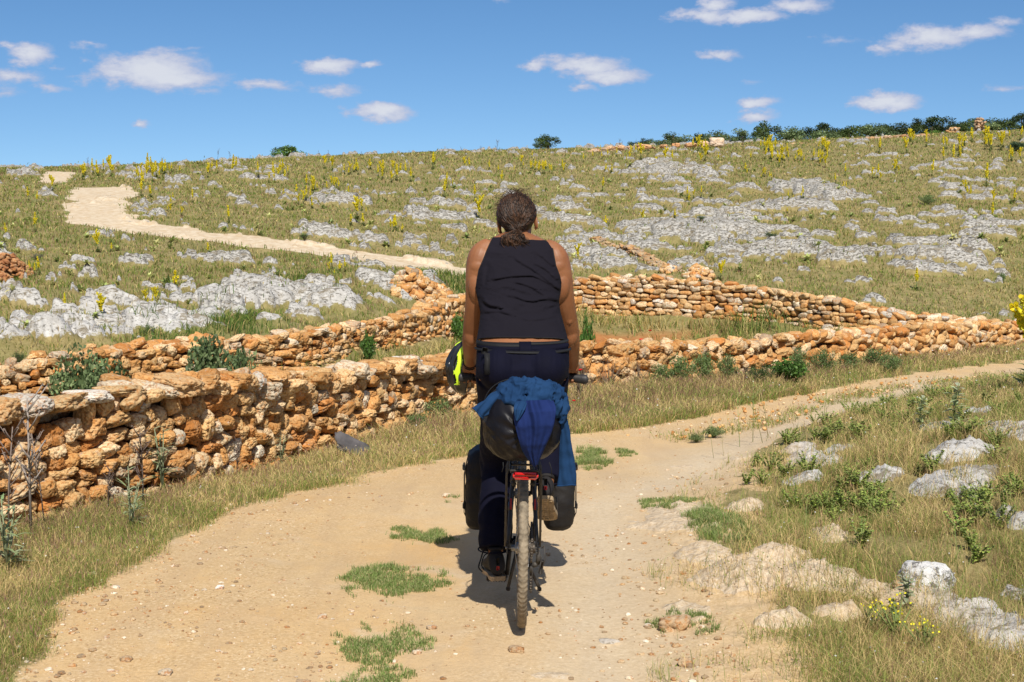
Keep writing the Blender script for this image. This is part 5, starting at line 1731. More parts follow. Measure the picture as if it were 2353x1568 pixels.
for (x, y, s, lb) in [(2190, 1005, .85, 'tall pale young mullein on the right bank, white woolly leaves'), (2110, 1010, .6, 'small pale young mullein left of the tall one'), (2085, 1435, .42, 'half dried low young mullein beside the round boulder')]:
    q = hitw(x, y); put(MUY, 0, q[0], q[1], s, lb, 'young mullein', tilt=.05)
q = hitw(2349, 915); put(MUL, 1, q[0] + .06, q[1], 1.1, 'tall yellow mullein cut by the right photo edge', 'mullein', tilt=.03)
YF = upright(90, 16, .13, [(.30, .26, .08), (.22, .24, .07)], .02, .007, 'yellow_flower_plant', lean=.7, top=(.82, .72, .03), leaf_n=7)
for (x, y, s, lb) in [(2060, 1500, 1.3, 'patch of small yellow flowers at lower right'), (2000, 1480, 1.0, 'small clump of yellow flowers left of the patch'), (2120, 1530, 1.1, 'clump of yellow flowers below the patch'), (1010, 960, 1.6, 'yellow flowering weed at the wall foot left of the rider'), (990, 990, 1.1, 'low yellow flowering weed left of the rider')]:
    q = hitw(x, y); put([YF], 0, q[0], q[1], s, lb, 'flowering plant', None)


# tall wiry stems and dead thistles
def wiry(seed, H, c, br, name, r=.0022):
    random.seed(seed); mb = MB()
    x1 = random.uniform(-.08, .08)
    P0 = [(0, 0, 0), (x1 * .3, .01, H * .5), (x1, 0, H)]
    tube(mb, P0, [r * 1.5, r * 1.2, r * .8], 4, c)
    for i in range(br):
        t = random.uniform(.35, .98); a = random.uniform(0, 6.28); l = H * random.uniform(.08, .22); b = Vector(P0[0]).lerp(Vector(P0[2]), t)
        tip = b + Vector((math.cos(a) * l * .6, math.sin(a) * l * .6, l * .8))
        tube(mb, [tuple(b), tuple(b.lerp(tip, .6) - Vector((0, 0, l * .05))), tuple(tip)], [r, r * .8, r * .6], 3, c)
        for k in range(4):
            d = Vector([random.gauss(0, 1) for _ in range(3)]).normalized() * .012
            tube(mb, [tuple(tip), tuple(tip + d)], [r, r * .3], 3, c, cap=False)
    o = mb.build(name, M_STEM, None); o.location = (0, 0, -80); return o
TS = [wiry(1, .55, (.20, .28, .08), 5, 'tall_seed_stalk'), wiry(2, .62, (.22, .28, .09), 7, 'tall_seed_stalk'), wiry(3, .5, (.34, .30, .14), 6, 'tall_seed_stalk')]
for i, (x, y, h) in enumerate([(1752, 1015, 120), (1640, 1045, 90), (1663, 1040, 80), (1700, 1020, 130), (1730, 1010, 150), (1765, 1000, 140), (1900, 980, 90), (2090, 905, 80), (2130, 900, 70), (1850, 1290, 100), (1985, 1250, 120), (2040, 1235, 90), (1880, 1370, 70), (2020, 1190, 90), (2230, 1180, 90), (2200, 1350, 60)]):
    q = hitw(x, y); o = TS[i % 3].copy(); COL.objects.link(o); s = h / 2.2979 / FPX * q[1] / .56
    o.location = (q[0], q[1], gz(*q)); o.rotation_euler = (random.uniform(-.2, .2), random.uniform(-.35, .35), random.uniform(0, 6)); o.scale = (max(s, .5),) * 3
    tag(o, 'thin green wiry stalk ' + ('rising over the track on the right' if y < 1100 else 'leaning over the dry grass at lower right'), 'wiry stalk', 'wiry stalks ' + ('rising over the track' if y < 1100 else 'in the dry grass at lower right'))
DT = [wiry(11, .80, (.34, .29, .25), 18, 'dead_thistle', .0055), wiry(12, .65, (.22, .17, .14), 18, 'dead_thistle', .0042), wiry(13, .5, (.14, .10, .08), 26, 'dead_thistle', .0045)]
for (k, x, y, s, lb) in [(0, 72, 1255, 1.0, 'tallest grey dead thistle stalk before the near wall'), (1, 20, 1262, 1.0, 'thin dead stalk at the left photo edge'), (1, 105, 1240, .9, 'bent dead stalk right of the tallest one'), (2, 330, 1190, .95, 'dark dead thistle with curled heads against the wall'), (2, 250, 1205, .6, 'short dead thistle in front of the wall'), (2, 545, 1110, .55, 'dead twigs at the wall foot left of the dark slab'), (1, 225, 1200, .7, 'slanting dead stalk against the orange stones')]:
    q = hitw(x, y); o = DT[k].copy(); COL.objects.link(o); o.location = (q[0], q[1], gz(*q)); o.rotation_euler = (random.uniform(-.1, .1), random.uniform(-.1, .1), random.uniform(0, 6)); o.scale = (s,) * 3
    tag(o, lb, 'dead thistle')
# poppies
def poppy():
    e = empty('poppy', (0, 0, -80)); st, fl = MB(), MB()
    tube(st, [(0, 0, 0), (.01, 0, .15), (.0, 0, .3)], [.003, .003, .002], 4, (.14, .18, .06))
    for k in range(4):
        leaf(fl, (0, 0, .3), (math.cos(k * 1.57), math.sin(k * 1.57), .7), .035, .05, .1, (.62, .01, .015))
    st.build('stem', M_STEM, e); fl.build('petals', M_FLOW, e, False); return e
PO = poppy()
for (x, y, Y, s, lb) in [(1333, 945, None, 1.2, 'red poppy in the verge right of the rider, beside the saddle bag'), (1316, 985, None, .7, 'small red poppy below the larger one'), (1474, 742, 31, 2.0, 'red poppy far back in the hollow'), (1496, 733, 33, 1.6, 'second red poppy in the hollow dry grass')]:
    if Y: p = Q(x, y, Y); q = (p.x, p.y)
    else: p = P(x / 2.2979, y / 2.2979, nearY(y / 2.2979)); q = (p.x, p.y)
    put([PO], 0, q[0], q[1], s, lb, 'poppy')

# green turf mats on the track
MATS = [(900, 1325, 100, 30, 'round green turf mat left of the rear wheel'), (880, 1465, 90, 34, 'ragged green turf mat below the round one'), (875, 1545, 60, 22, 'broken green turf at the bottom of the track'), (790, 1560, 34, 14, 'green turf scrap at the bottom edge'), (968, 1220, 68, 14, 'flat green turf mat beside the left pannier'),
        (1355, 1050, 36, 16, 'dark green tuft on the track right of the bags'), (1435, 1035, 20, 5, 'tiny green tuft behind the dark one'), (1560, 1425, 56, 18, 'green turf around a half buried stone right of the track'), (1530, 1160, 60, 14, 'green turf at the right track edge'), (1650, 1230, 60, 30, 'lush green tuft at the right verge'), (1620, 1455, 50, 12, 'thin green turf on the lower right of the track'), (1050, 1145, 26, 6, 'sparse turf left of the left pannier')]
for k, (x, y, rx, ry, lb) in enumerate(MATS):
    q = hitw(x, y); a = hitw(x, y - ry); b = hitw(x, y + ry); RX = rx / 2.2979 / FPX * q[1]; RY = (a[1] - b[1]) / 2
    n = int(52000 * RX * RY * 3.14) + 300
    tt = rng.random(n) ** .5; aa = rng.uniform(0, 6.283, n); X = q[0] + RX * 1.5 * tt * np.cos(aa); Y = q[1] + RY * 1.5 * tt * np.sin(aa)
    nn = fbm2(X * 9, Y * 9, 900 + k, 4, .65); kp = (nn - .5) * 4.2 + 1.05 - 1.35 * tt ** 1.6 + rng.normal(0, .16, n) > .55
    X, Y, tt = X[kp], Y[kp], tt[kp]; n = len(X)
    if n < 10: continue
    z = ground(X, Y)['h']; tall = 1.0 if k not in (5, 9) else 1.9
    h = (.014 + .022 * rng.random(n)) * tall
    c = mixw(n, [np.array([.17, .25, .06]), np.array([.27, .34, .11]), np.array([.46, .42, .20])], [1 + 0 * X, .9 + 0 * X, .5 + 0 * X])
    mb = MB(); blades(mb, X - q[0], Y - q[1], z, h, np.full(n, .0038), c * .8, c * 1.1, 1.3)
    o = mb.build('turf_mat', M_GRASS, None, False, label=lb, category='turf patch'); o.location = (q[0], q[1], 0)

# the hidden source plants are not part of the place
def drop(o):
    for ch in list(o.children): drop(ch)
    bpy.data.objects.remove(o)
for o in [o for o in list(COL.objects) if o.location.z < -70 and o.parent is None]:
    drop(o)
# ---------------------------------------------------------------- bicycle (local y = 0 at the rear contact, x = 0 in its plane)
random.seed(404)
BX, BY = .041, 6.0
BZ = gz(BX, BY) + .001
M_RUB = None
def rubber():
    m, nt, b, o = new_mat('dusty tyre rubber')
    co = objco(nt)
    c = ramp(nt, noise(nt, co, 26, 5, .7), [(.30, (.10, .08, .055)), (.55, (.235, .19, .13)), (.75, (.33, .27, .19))])
    L(nt, c, b.inputs['Base Color']); b.inputs['Roughness'].default_value = .9
    L(nt, bump(nt, noise(nt, co, 90, 3), .4, .002), b.inputs['Normal'])
    return m
M_RUB = rubber()
M_BLK = simple('black paint', (.018, .018, .020), .42, nz=.4, nscale=30)
M_BLKP = simple('black plastic', (.022, .021, .022), .55, nz=.3, nscale=60, bumpd=.002)
M_DUSTY = simple('dusty black metal', (.055, .048, .04), .65, .2, nz=.5, nscale=30)
M_ALU = simple('grey alloy', (.38, .37, .35), .38, .9, nz=.2, nscale=50)
M_CHAIN = simple('chain steel', (.20, .17, .14), .45, .85, nz=.4, nscale=120)
M_SADL = simple('saddle leather', (.012, .012, .014), .22, coat=.4)
M_RED = simple('red reflector', (.62, .012, .010), .25, nz=.15, nscale=200, coat=.6)
M_WHT = simple('white print', (.55, .55, .56), .5)
M_REDP = simple('red decal', (.50, .02, .02), .4)

bike = empty('bicycle', (BX, BY, BZ), label='loaded black touring bicycle ridden away along the dusty track', category='bicycle')
bike.rotation_euler = (0, R_(.85), 0)


def torus(mb, R, r, y0, z0, nu=96, nv=12, c=None, disp=None, x0=0.0, squash=1.0):
    u = np.linspace(0, 2 * np.pi, nu, endpoint=False); v = np.linspace(0, 2 * np.pi, nv, endpoint=False)
    U, Vv = np.meshgrid(u, v, indexing='ij')
    rr = r + (disp(U, Vv) if disp else 0)
    rad = R + rr * np.cos(Vv); x = x0 + rr * np.sin(Vv) * squash
    W = np.stack([x, y0 + rad * np.sin(U), z0 + rad * np.cos(U)], -1).reshape(-1, 3)
    i = np.arange(nu)[:, None]; j = np.arange(nv)[None]
    F = np.stack([i * nv + j, ((i + 1) % nu) * nv + j, ((i + 1) % nu) * nv + (j + 1) % nv, i * nv + (j + 1) % nv], -1).reshape(-1, 4)
    mb.add(W, F, c)


def tread(U, Vv):
    w = np.where(Vv > np.pi, 2 * np.pi - Vv, Vv)
    ph = U * 86 / 1.0 - w * 3.2
    return .0016 * (np.sin(ph) > .1) * (w < 1.05) * (w > .12) + .0022 * (np.sin(ph + 1.5) > .35) * (w >= 1.05) * (w < 1.45)


def wheel(y0, z0, name):
    mr = MB(); torus(mr, .298, .011, y0, z0, 96, 8, squash=1.1)
    rim = mr.build('wheel', M_DUSTY, bike)
    mt = MB(); torus(mt, .3235, .0198, y0, z0, 860, 30, disp=tread); mt.build('tyre', M_RUB, rim)
    mh = MB(); tube(mh, [(-.05, y0, z0), (-.035, y0, z0), (-.03, y0, z0), (.03, y0, z0), (.035, y0, z0), (.05, y0, z0)], [.012, .012, .026, .024, .016, .012], 16, up=(0, 1, 0))
    tube(mh, [(-.075, y0, z0), (.075, y0, z0)], .006, 8, up=(0, 1, 0)); mh.build('hub', M_ALU, rim)
    ms = MB()
    for k in range(32):
        a = k * 2 * math.pi / 32; s = 1 if k % 2 else -1; b = a + (.9 if k % 4 < 2 else -.9)
        tube(ms, [(s * .032, y0 + .022 * math.sin(b), z0 + .022 * math.cos(b)), (s * .004, y0 + .29 * math.sin(a), z0 + .29 * math.cos(a))], .001, 4, cap=False)
    ms.build('spokes', M_ALU, rim)
    return rim
wheel(0, .345, 'rear'); wheel(1.06, .345, 'front')
BB = (0, .44, .262); SEAT = (0, .20, .985); HT = (0, .83, .90); HB = (0, .87, .74); AX = (0, 0, .345)
mb = MB()
def T(a, b, r, c=None, sides=12, up=(1, 0, 0)): tube(mb, [a, b], r, sides, c, up=up)
T(BB, (0, .265, .80), .0165); T((0, .275, .765), HT, .016); T(BB, HB, .019); T(HB, (0, .822, .935), .021)
tube(mb, [(-.04, .44, .262), (.04, .44, .262)], .021, 14, up=(0, 1, 0))
for s in (-1, 1):
    tube(mb, [(s * .028, .42, .262), (s * .045, .30, .275), (s * .062, .05, .34), (s * .066, 0, .345)], [.011, .0105, .0095, .009], 10)
    tube(mb, [(s * .020, .27, .755), (s * .040, .22, .68), (s * .052, .13, .545), (s * .058, .06, .43), (s * .067, 0.0, .345)], [.0085, .0095, .010, .0095, .008], 10)
    box(mb, (s * .068, 0, .345), (.006, .03, .05), None, None, .002)
    tube(mb, [(s * .044, .19, .62), (s * .047, .17, .60)], .0125, 10); tube(mb, [(s * .053, .115, .52), (s * .056, .09, .49)], .0120, 10)
mb.build('frame', M_BLK, bike)
for s in (-1, 1):
    mb = MB(); box(mb, (s * .0535, .100, .515), (.008, .02, .05), None, Matrix.Rotation(R_(-28), 3, 'X'), .002); mb.build('decal', M_REDP, bike)
mb = MB(); T((0, .262, .80), (0, .215, .99), .0135); mb.build('seatpost', M_DUSTY, bike)
mb = MB()
for s in (-1, 1):
    tube(mb, [(s * .03, .885, .70), (s * .06, .90, .66), (s * .06, .97, .50), (s * .056, 1.06, .345)], [.015, .015, .013, .010], 10)
tube(mb, [(-.05, .885, .70), (.05, .885, .70)], .017, 10, up=(0, 1, 0)); mb.build('fork', M_BLK, bike)
# saddle
mb = MB(); ys = np.linspace(0, 1, 16); V = []
nx = 13
for i, t in enumerate(ys):
    y = .065 + .265 * t; w = .073 * (1 - sst(.15, .75, t)) + .020; w *= math.sqrt(max(.05, 1 - max(0, (.12 - t) / .12) ** 2)) ; w *= math.sqrt(max(.1, 1 - max(0, (t - .9) / .1) ** 2 * .9))
    for j in range(nx):
        s = -1 + 2 * j / (nx - 1)
        z = 1.062 - .030 * abs(s) ** 2.4 + .012 * (1 - t) ** 2 - (.020 * max(0, (.10 - t) / .10) ** 1.5) - .006 * math.exp(-(s * 3) ** 2)
        V.append((w * s, y, z))
n0 = len(V); V += [(x * .93, y + .004, z - .022) for x, y, z in V]
F = []
for i in range(15):
    for j in range(nx - 1):
        a = i * nx + j; F.append((a, a + 1, a + nx + 1, a + nx)); F.append((n0 + a, n0 + a + nx, n0 + a + nx + 1, n0 + a + 1))
for i in range(15):
    for j in (0, nx - 1):
        a = i * nx + j; F.append((a, a + nx, n0 + a + nx, n0 + a) if j == 0 else (a, n0 + a, n0 + a + nx, a + nx))
for j in range(nx - 1):
    for i in (0, 15):
        a = i * nx + j; F.append((a, n0 + a, n0 + a + 1, a + 1) if i == 0 else (a, a + 1, n0 + a + 1, n0 + a))
mb.add(V, F); sad = mb.build('saddle', M_SADL, bike)
mb = MB()
for s in (-1, 1):
    tube(mb, [(s * .035, .10, 1.035), (s * .022, .14, 1.01), (s * .022, .26, 1.01), (s * .01, .31, 1.03)], .0035, 8)
box(mb, (0, .20, 1.0), (.04, .05, .03), None, None, .006)
mb.build('saddle_rails', M_ALU, sad)
mb = MB()   # small white mark on the saddle's rear edge: two bars and a hook
for pts in ([(-.009, .062, 1.060), (-.009, .0615, 1.046)], [(-.009, .0615, 1.046), (.0, .060, 1.046)], [(.002, .061, 1.060), (.010, .061, 1.060), (.010, .0605, 1.054), (.002, .060, 1.053)], [(.002, .060, 1.053), (.010, .0605, 1.045)]):
    tube(mb, [(x, y - .001, z - .002) for x, y, z in pts], .0014, 6)
mb.build('saddle_logo', M_WHT, sad)
# bars
mb = MB(); stube(mb, [(-.30, .86, .975, .0125), (-.16, .875, .985, .0125), (-.05, .89, .985, .0145), (.05, .89, .985, .0145), (.16, .875, .985, .0125), (.30, .86, .975, .0125)], 5, 12, up=(0, 0, 1))
hb = mb.build('handlebar', M_BLK, bike)
for s in (-1, 1):
    mb = MB(); stube(mb, [(s * .185, .868, .978, .0165), (s * .23, .865, .977, .0175), (s * .27, .855, .972, .0215), (s * .308, .845, .970, .0235), (s * .318, .845, .970, .012)], 4, 14, up=(0, 0, 1), flat=.85); mb.build('grip', M_BLKP, hb)
    mb = MB(); tube(mb, [(s * .15, .875, .97), (s * .17, .90, .955), (s * .24, .935, .94)], [.010, .007, .005], 8); box(mb, (s * .14, .885, .975), (.03, .045, .03), None, None, .008); mb.build('brake_lever', M_BLKP, hb)
mb = MB(); tube(mb, [(0, .822, .93), (0, .83, .965), (0, .89, .985)], [.017, .019, .019], 12, up=(1, 0, 0)); mb.build('handlebar_stem', M_BLK, bike)
# racks
mb = MB(); r = .0048
for s in (-1, 1):
    tube(mb, [(s * .055, -.30, .745), (s * .058, -.28, .752), (s * .058, .14, .752), (s * .03, .20, .75)], r, 8)
    for y in (-.02, -.13, .04):
        tube(mb, [(s * .076, .0 - .012, .355), (s * .074, y, .70), (s * .058, y * 1.0, .75)], r, 8)
    for z in (.43, .52, .60):
        box(mb, (s * .079, -.02 - (z - .35) * .12, z), (.006, .007, .007))
for y in (-.30, -.18, -.06, .06):
    tube(mb, [(-.058, y, .752), (.058, y, .752)], r, 8, up=(0, 1, 0))
mb.build('rear_rack', M_DUSTY, bike)
mb = MB()
for s in (-1, 1):
    tube(mb, [(s * .075, 1.06, .35), (s * .085, 1.04, .52)], r, 8); tube(mb, [(s * .085, .92, .53), (s * .09, 1.05, .54), (s * .085, 1.18, .53)], r, 8)
tube(mb, [(-.085, .92, .53), (-.085, .90, .60), (0, .90, .71), (.085, .90, .60), (.085, .92, .53)], r, 8, up=(0, 1, 0))
mb.build('front_rack', M_DUSTY, bike)
# light
mb = MB(); box(mb, (0.004, -.312, .733), (.104, .026, .030), None, None, .008); tl = mb.build('tail_light', M_RED, bike)
mb = MB(); box(mb, (0.004, -.296, .735), (.110, .012, .036), None, None, .006); mb.build('light_housing', M_BLKP, tl)
# brakes
mb = MB()
for s in (-1, 1):
    tube(mb, [(s * .048, .16, .60), (s * .036, .14, .655), (s * .030, .13, .70)], [.009, .007, .005], 8)
    tube(mb, [(s * .046, .165, .60), (s * .046, .13, .60)], .010, 8)
    box(mb, (s * .022, .15, .655), (.012, .045, .012), None, None, .003)
    for z in (.655, .60): tube(mb, [(s * .030, .135, z), (s * .052, .135, z)], .0045, 6, up=(0, 1, 0))
mb.build('rear_brake', M_DUSTY, bike)
# drive
mb = MB()
for k, rr in enumerate((.054, .048, .043, .038, .033, .028, .024)):
    n = 36; torus(mb, rr - .004, .004, 0, .345, 48, 4, x0=.026 + k * .0042, squash=.25, disp=lambda U, Vv: .0025 * (np.sin(U * 22) > 0) * (np.cos(Vv) > .5))
tube(mb, [(.024, 0, .345), (.056, 0, .345)], .022, 16, up=(0, 1, 0)); mb.build('cassette', M_CHAIN, bike)
mb = MB()
tube(mb, [(.066, 0, .33), (.072, .0, .30), (.066, .01, .272)], [.010, .012, .010], 10, up=(0, 1, 0))
tube(mb, [(.066, .01, .272), (.046, .012, .265)], .012, 10, up=(0, 1, 0))
for dx in (-.005, .007):
    box(mb, (.038 + dx, .025, .205), (.0022, .020, .115), None, Matrix.Rotation(R_(14), 3, 'X'), .0)
for (y, z) in ((.012, .252), (.038, .158)):
    tube(mb, [(.034, y, z), (.043, y, z)], .021, 14, up=(0, 1, 0))
tube(mb, [(.084, .0, .345), (.094, -.02, .36), (.098, -.03, .30), (.080, -.01, .24)], .0024, 6)
box(mb, (.083, -.004, .262), (.016, .03, .062), None, Matrix.Rotation(R_(10), 3, 'Y'), .004)
mb.build('derailleur', M_DUSTY, bike)
mb = MB()
def chain(pts, x0, x1):
    q = smooth_path(pts, 10); n = len(q); L_ = [0]
    for i in range(1, n): L_.append(L_[-1] + float(np.linalg.norm(q[i] - q[i - 1])))
    k = 0; s = 0
    while s < L_[-1]:
        t = s / L_[-1]; y = np.interp(s, L_, [p[0] for p in q]); z = np.interp(s, L_, [p[1] for p in q]); y2 = np.interp(min(s + .008, L_[-1]), L_, [p[0] for p in q]); z2 = np.interp(min(s + .008, L_[-1]), L_, [p[1] for p in q])
        a = math.atan2(z2 - z, y2 - y); x = x0 + (x1 - x0) * t
        w = .0072 if k % 2 else .0042
        for d in (-1, 1):
            box(mb, (x + d * w / 2, y, z), (.0012, .0125, .0078), None, Matrix.Rotation(a, 3, 'X'))
        tube(mb, [(x - w / 2, y, z), (x + w / 2, y, z)], .0028, 6, up=(0, 1, 0)); s += .0127; k += 1
R1 = .088
chain([(.44, .262 + R1), (.2, .375), (.0, .388), (-.028, .37), (-.040, .335), (-.030, .300), (.0, .285), (.018, .268), (.034, .25), (.03, .235)], .046, .038)
chain([(.018, .232), (.022, .20), (.016, .160), (.030, .139), (.055, .140), (.2, .155), (.44, .262 - R1)], .038, .046)
chain([(.44, .262 + R1), (.50, .262 + R1 * .73), (.528, .262), (.50, .262 - R1 * .73), (.44, .262 - R1)], .046, .046)
mb.build('chain', M_CHAIN, bike)
mb = MB()
torus(mb, R1 - .008, .006, .44, .262, 60, 4, x0=.046, squash=.25, disp=lambda U, Vv: .003 * (np.sin(U * 40) > 0) * (np.cos(Vv) > .5)); torus(mb, .064, .005, .44, .262, 48, 4, x0=.038, squash=.25)
for k in range(5):
    a = k * 1.2566; tube(mb, [(.050, .44, .262), (.046, .44 + .078 * math.sin(a), .262 + .078 * math.cos(a))], [.009, .006], 8)
PL = (-.115, .425, .094); PR = (.118, .455, .430)
tube(mb, [(-.052, .44, .262), (-.066, .43, .10)], [.012, .010], 10); tube(mb, [(.056, .44, .262), (.068, .452, .425)], [.012, .010], 10)
tube(mb, [(-.055, .44, .262), (.058, .44, .262)], .011, 10, up=(0, 1, 0))
crk = mb.build('crankset', M_DUSTY, bike)
def pedal(c, ang):
    m_ = MB(); rot = Matrix.Rotation(ang, 3, 'X')
    for (dx, dy, sx, sy) in ((-.042, 0, .010, .086), (.042, 0, .010, .086), (0, .038, .090, .010), (0, -.038, .090, .010), (0, 0, .090, .018)):
        q = rot @ Vector((dx, dy, 0)); box(m_, (c[0] + q.x, c[1] + q.y, c[2] + q.z), (sx, sy, .020), None, rot, .003)
    for dx in np.linspace(-.038, .038, 7):
        for dy in (-.040, .040):
            for dz in (-.012, .012):
                q = rot @ Vector((dx, dy, dz)); box(m_, (c[0] + q.x, c[1] + q.y, c[2] + q.z), (.004, .004, .005), None, rot)
    s = 1 if c[0] > 0 else -1
    tube(m_, [(c[0] - s * .052, c[1], c[2]), (c[0] + s * .04, c[1], c[2])], .008, 8, up=(0, 1, 0))
    return m_.build('pedal', M_DUSTY, crk)
pedal(PL, R_(4)); pedal(PR, R_(38))
mb = MB(); box(mb, (0, .37, .235), (.07, .05, .03), None, None, .006)
for s, xx in ((-1, -.060), (1, .085)):
    tube(mb, [(s * .02, .37, .235), (s * .04, .36, .15), (xx, .345, .062)], [.009, .008, .0075], 10); box(mb, (xx, .343, .058), (.020, .028, .018), None, None, .005)
mb.build('kickstand', M_DUSTY, bike)
mb = MB()
for pts in ([(-.12, .93, .96), (-.08, 1.0, .93), (-.03, .95, .82), (0, .60, .60), (.01, .3, .45), (.05, .1, .36)], [(.12, .93, .96), (.09, 1.0, .92), (.03, .94, .80), (0, .8, .72)], [(0, .23, .72), (-.01, .17, .71), (-.035, .14, .68)]):
    q = smooth_path(pts, 6); tube(mb, [tuple(p) for p in q], .0024, 6)
mb.build('cables', M_BLKP, bike)


# ---------------------------------------------------------------- shapes joined into one skin
def remesh(mb, voxel, smooth_it=6, fac=.5):
    o = bpy.data.objects.new('tmp', mb.mesh('tmp')); COL.objects.link(o)
    m = o.modifiers.new('r', 'REMESH'); m.mode = 'VOXEL'; m.voxel_size = voxel; m.use_smooth_shade = True
    s = o.modifiers.new('s', 'SMOOTH'); s.factor = fac; s.iterations = smooth_it
    dg = bpy.context.evaluated_depsgraph_get(); dg.update(); e = o.evaluated_get(dg).to_mesh()
    V = np.empty(len(e.vertices) * 3, np.float32); e.vertices.foreach_get('co', V); V = V.reshape(-1, 3)
    Nn = np.empty(len(e.vertices) * 3, np.float32); e.vertices.foreach_get('normal', Nn); Nn = Nn.reshape(-1, 3)
    lv = np.empty(len(e.loops), np.int32); e.loops.foreach_get('vertex_index', lv)
    tot = np.empty(len(e.polygons), np.int32); e.polygons.foreach_get('loop_total', tot)
    if (tot == 4).all(): F = lv.reshape(-1, 4).astype(np.int64)
    else:
        st = np.concatenate([[0], np.cumsum(tot)[:-1]]); F = [tuple(lv[a:a + b]) for a, b in zip(st, tot)]
    me = o.data; bpy.data.objects.remove(o); bpy.data.meshes.remove(me)
    return V.astype(float), F, Nn.astype(float)


def ell(mb, c, r, rot=None, sub=3, c_=None):
    V, F = ICO[sub]; W = V * np.array(r)
    if rot is not None: W = W @ np.array(rot.to_matrix() if hasattr(rot, 'to_matrix') else rot).T
    mb.add(W + np.array(c), F, c_)


def QL(x, y, Y):
    """photo position (2353 wide view) at distance Y, relative to the rider's root"""
    p = Q(x, y, Y); return (p.x - BX, p.y - BY, p.z - BZ)
# ---------------------------------------------------------------- rider
random.seed(99)
rider = empty('person', (BX, BY, BZ), label='cyclist seen from behind, dark tank top, navy trousers, curly brown hair tied back', category='person')
from mathutils import Euler


def skin_mat():
    m, nt, b, o = new_mat('tanned skin')
    co = objco(nt)
    c = ramp(nt, noise(nt, co, 9, 4, .6), [(.3, (.20, .078, .032)), (.7, (.29, .122, .052))])
    c = mixc(nt, ramp(nt, noise(nt, co, 70, 3), [(.62, (0, 0, 0)), (.8, (.35, .35, .35))]), c, (.24, .075, .03))
    L(nt, c, b.inputs['Base Color']); b.inputs['Roughness'].default_value = .5; b.inputs['Specular IOR Level'].default_value = .35
    b.inputs['Subsurface Weight'].default_value = .12; b.inputs['Subsurface Radius'].default_value = (.012, .005, .003); b.inputs['Subsurface Scale'].default_value = 1.0
    L(nt, bump(nt, noise(nt, co, 260, 3), .12, .002), b.inputs['Normal'])
    return m


def cloth_mat(name, c, c2, rough=.8, sheen=.0, fine=420, nsc=6):
    m, nt, b, o = new_mat(name)
    co = objco(nt)
    L(nt, ramp(nt, noise(nt, co, nsc, 4, .6), [(.3, c), (.7, c2)]), b.inputs['Base Color'])
    b.inputs['Roughness'].default_value = rough; b.inputs['Sheen Weight'].default_value = sheen; b.inputs['Specular IOR Level'].default_value = .14
    bn = bump(nt, noise(nt, co, fine, 2), .25, .0015); bn = bump(nt, noise(nt, co, 14, 3, .5), .25, .012, bn)
    L(nt, bn, b.inputs['Normal'])
    return m
M_SKIN = skin_mat()
M_TANK = cloth_mat('dark tank jersey', (.0075, .0064, .0105), (.0105, .009, .0145), .9, .0, nsc=2)
M_TRO = cloth_mat('navy trouser cloth', (.0022, .0023, .0085), (.0036, .0038, .0145), .85, .0)
M_SHOE = cloth_mat('black shoe fabric', (.014, .013, .014), (.03, .027, .026), .7)
M_SOLE = simple('dusty sole', (.34, .25, .15), .9, nz=.4, nscale=40, bumpd=.004)
M_WEB = cloth_mat('black webbing', (.010, .010, .011), (.02, .02, .021), .6, fine=700)

# torso outline: y, left x, right x (2353 view), distance, half depth
TOR = np.array([(533, 1160, 1212, 6.63, .050), (543, 1136, 1236, 6.62, .062), (556, 1116, 1262, 6.61, .078), (575, 1104, 1278, 6.59, .094), (600, 1099, 1284, 6.57, .108), (640, 1097, 1286, 6.53, .124), (668, 1098, 1283, 6.50, .128), (692, 1104, 1279, 6.465, .126), (718, 1110, 1282, 6.43, .120),
                (745, 1108, 1289, 6.38, .118), (775, 1103, 1297, 6.32, .124), (805, 1100, 1303, 6.26, .136), (840, 1098, 1303, 6.23, .146), (872, 1100, 1300, 6.22, .140)])


def ring(y):
    xl, xr, Y, b = [float(np.interp(y, TOR[:, 0], TOR[:, k])) for k in (1, 2, 3, 4)]
    a = QL(xl, y, Y); c = QL(xr, y, Y)
    return ((a[0] + c[0]) / 2, a[1], a[2]), (c[0] - a[0]) / 2, b


def loft(mb, ys, grow=0.0, n=36, pw=2.3):
    V = []; F = []
    for y in ys:
        c, a, b = ring(y)
        for k in range(n):
            t = 2 * math.pi * k / n; cx, sy = math.cos(t), math.sin(t)
            V.append((c[0] + (a + grow) * math.copysign(abs(cx) ** (2 / pw), cx), c[1] + (b + grow) * math.copysign(abs(sy) ** (2 / pw), sy), c[2]))
    m = len(ys)
    for i in range(m - 1):
        for k in range(n):
            k2 = (k + 1) % n; F.append((i * n + k, (i + 1) * n + k, (i + 1) * n + k2, i * n + k2))
    F.append(tuple(range(n))); F.append(tuple((m - 1) * n + k for k in reversed(range(n))))
    mb.add(V, F)


def limb(mb, pts, n=6, sides=18):
    """pts: (x, y in the 2353 view, distance, radius)"""
    stube(mb, [QL(x, y, Y) + (r,) for x, y, Y, r in pts], n, sides)


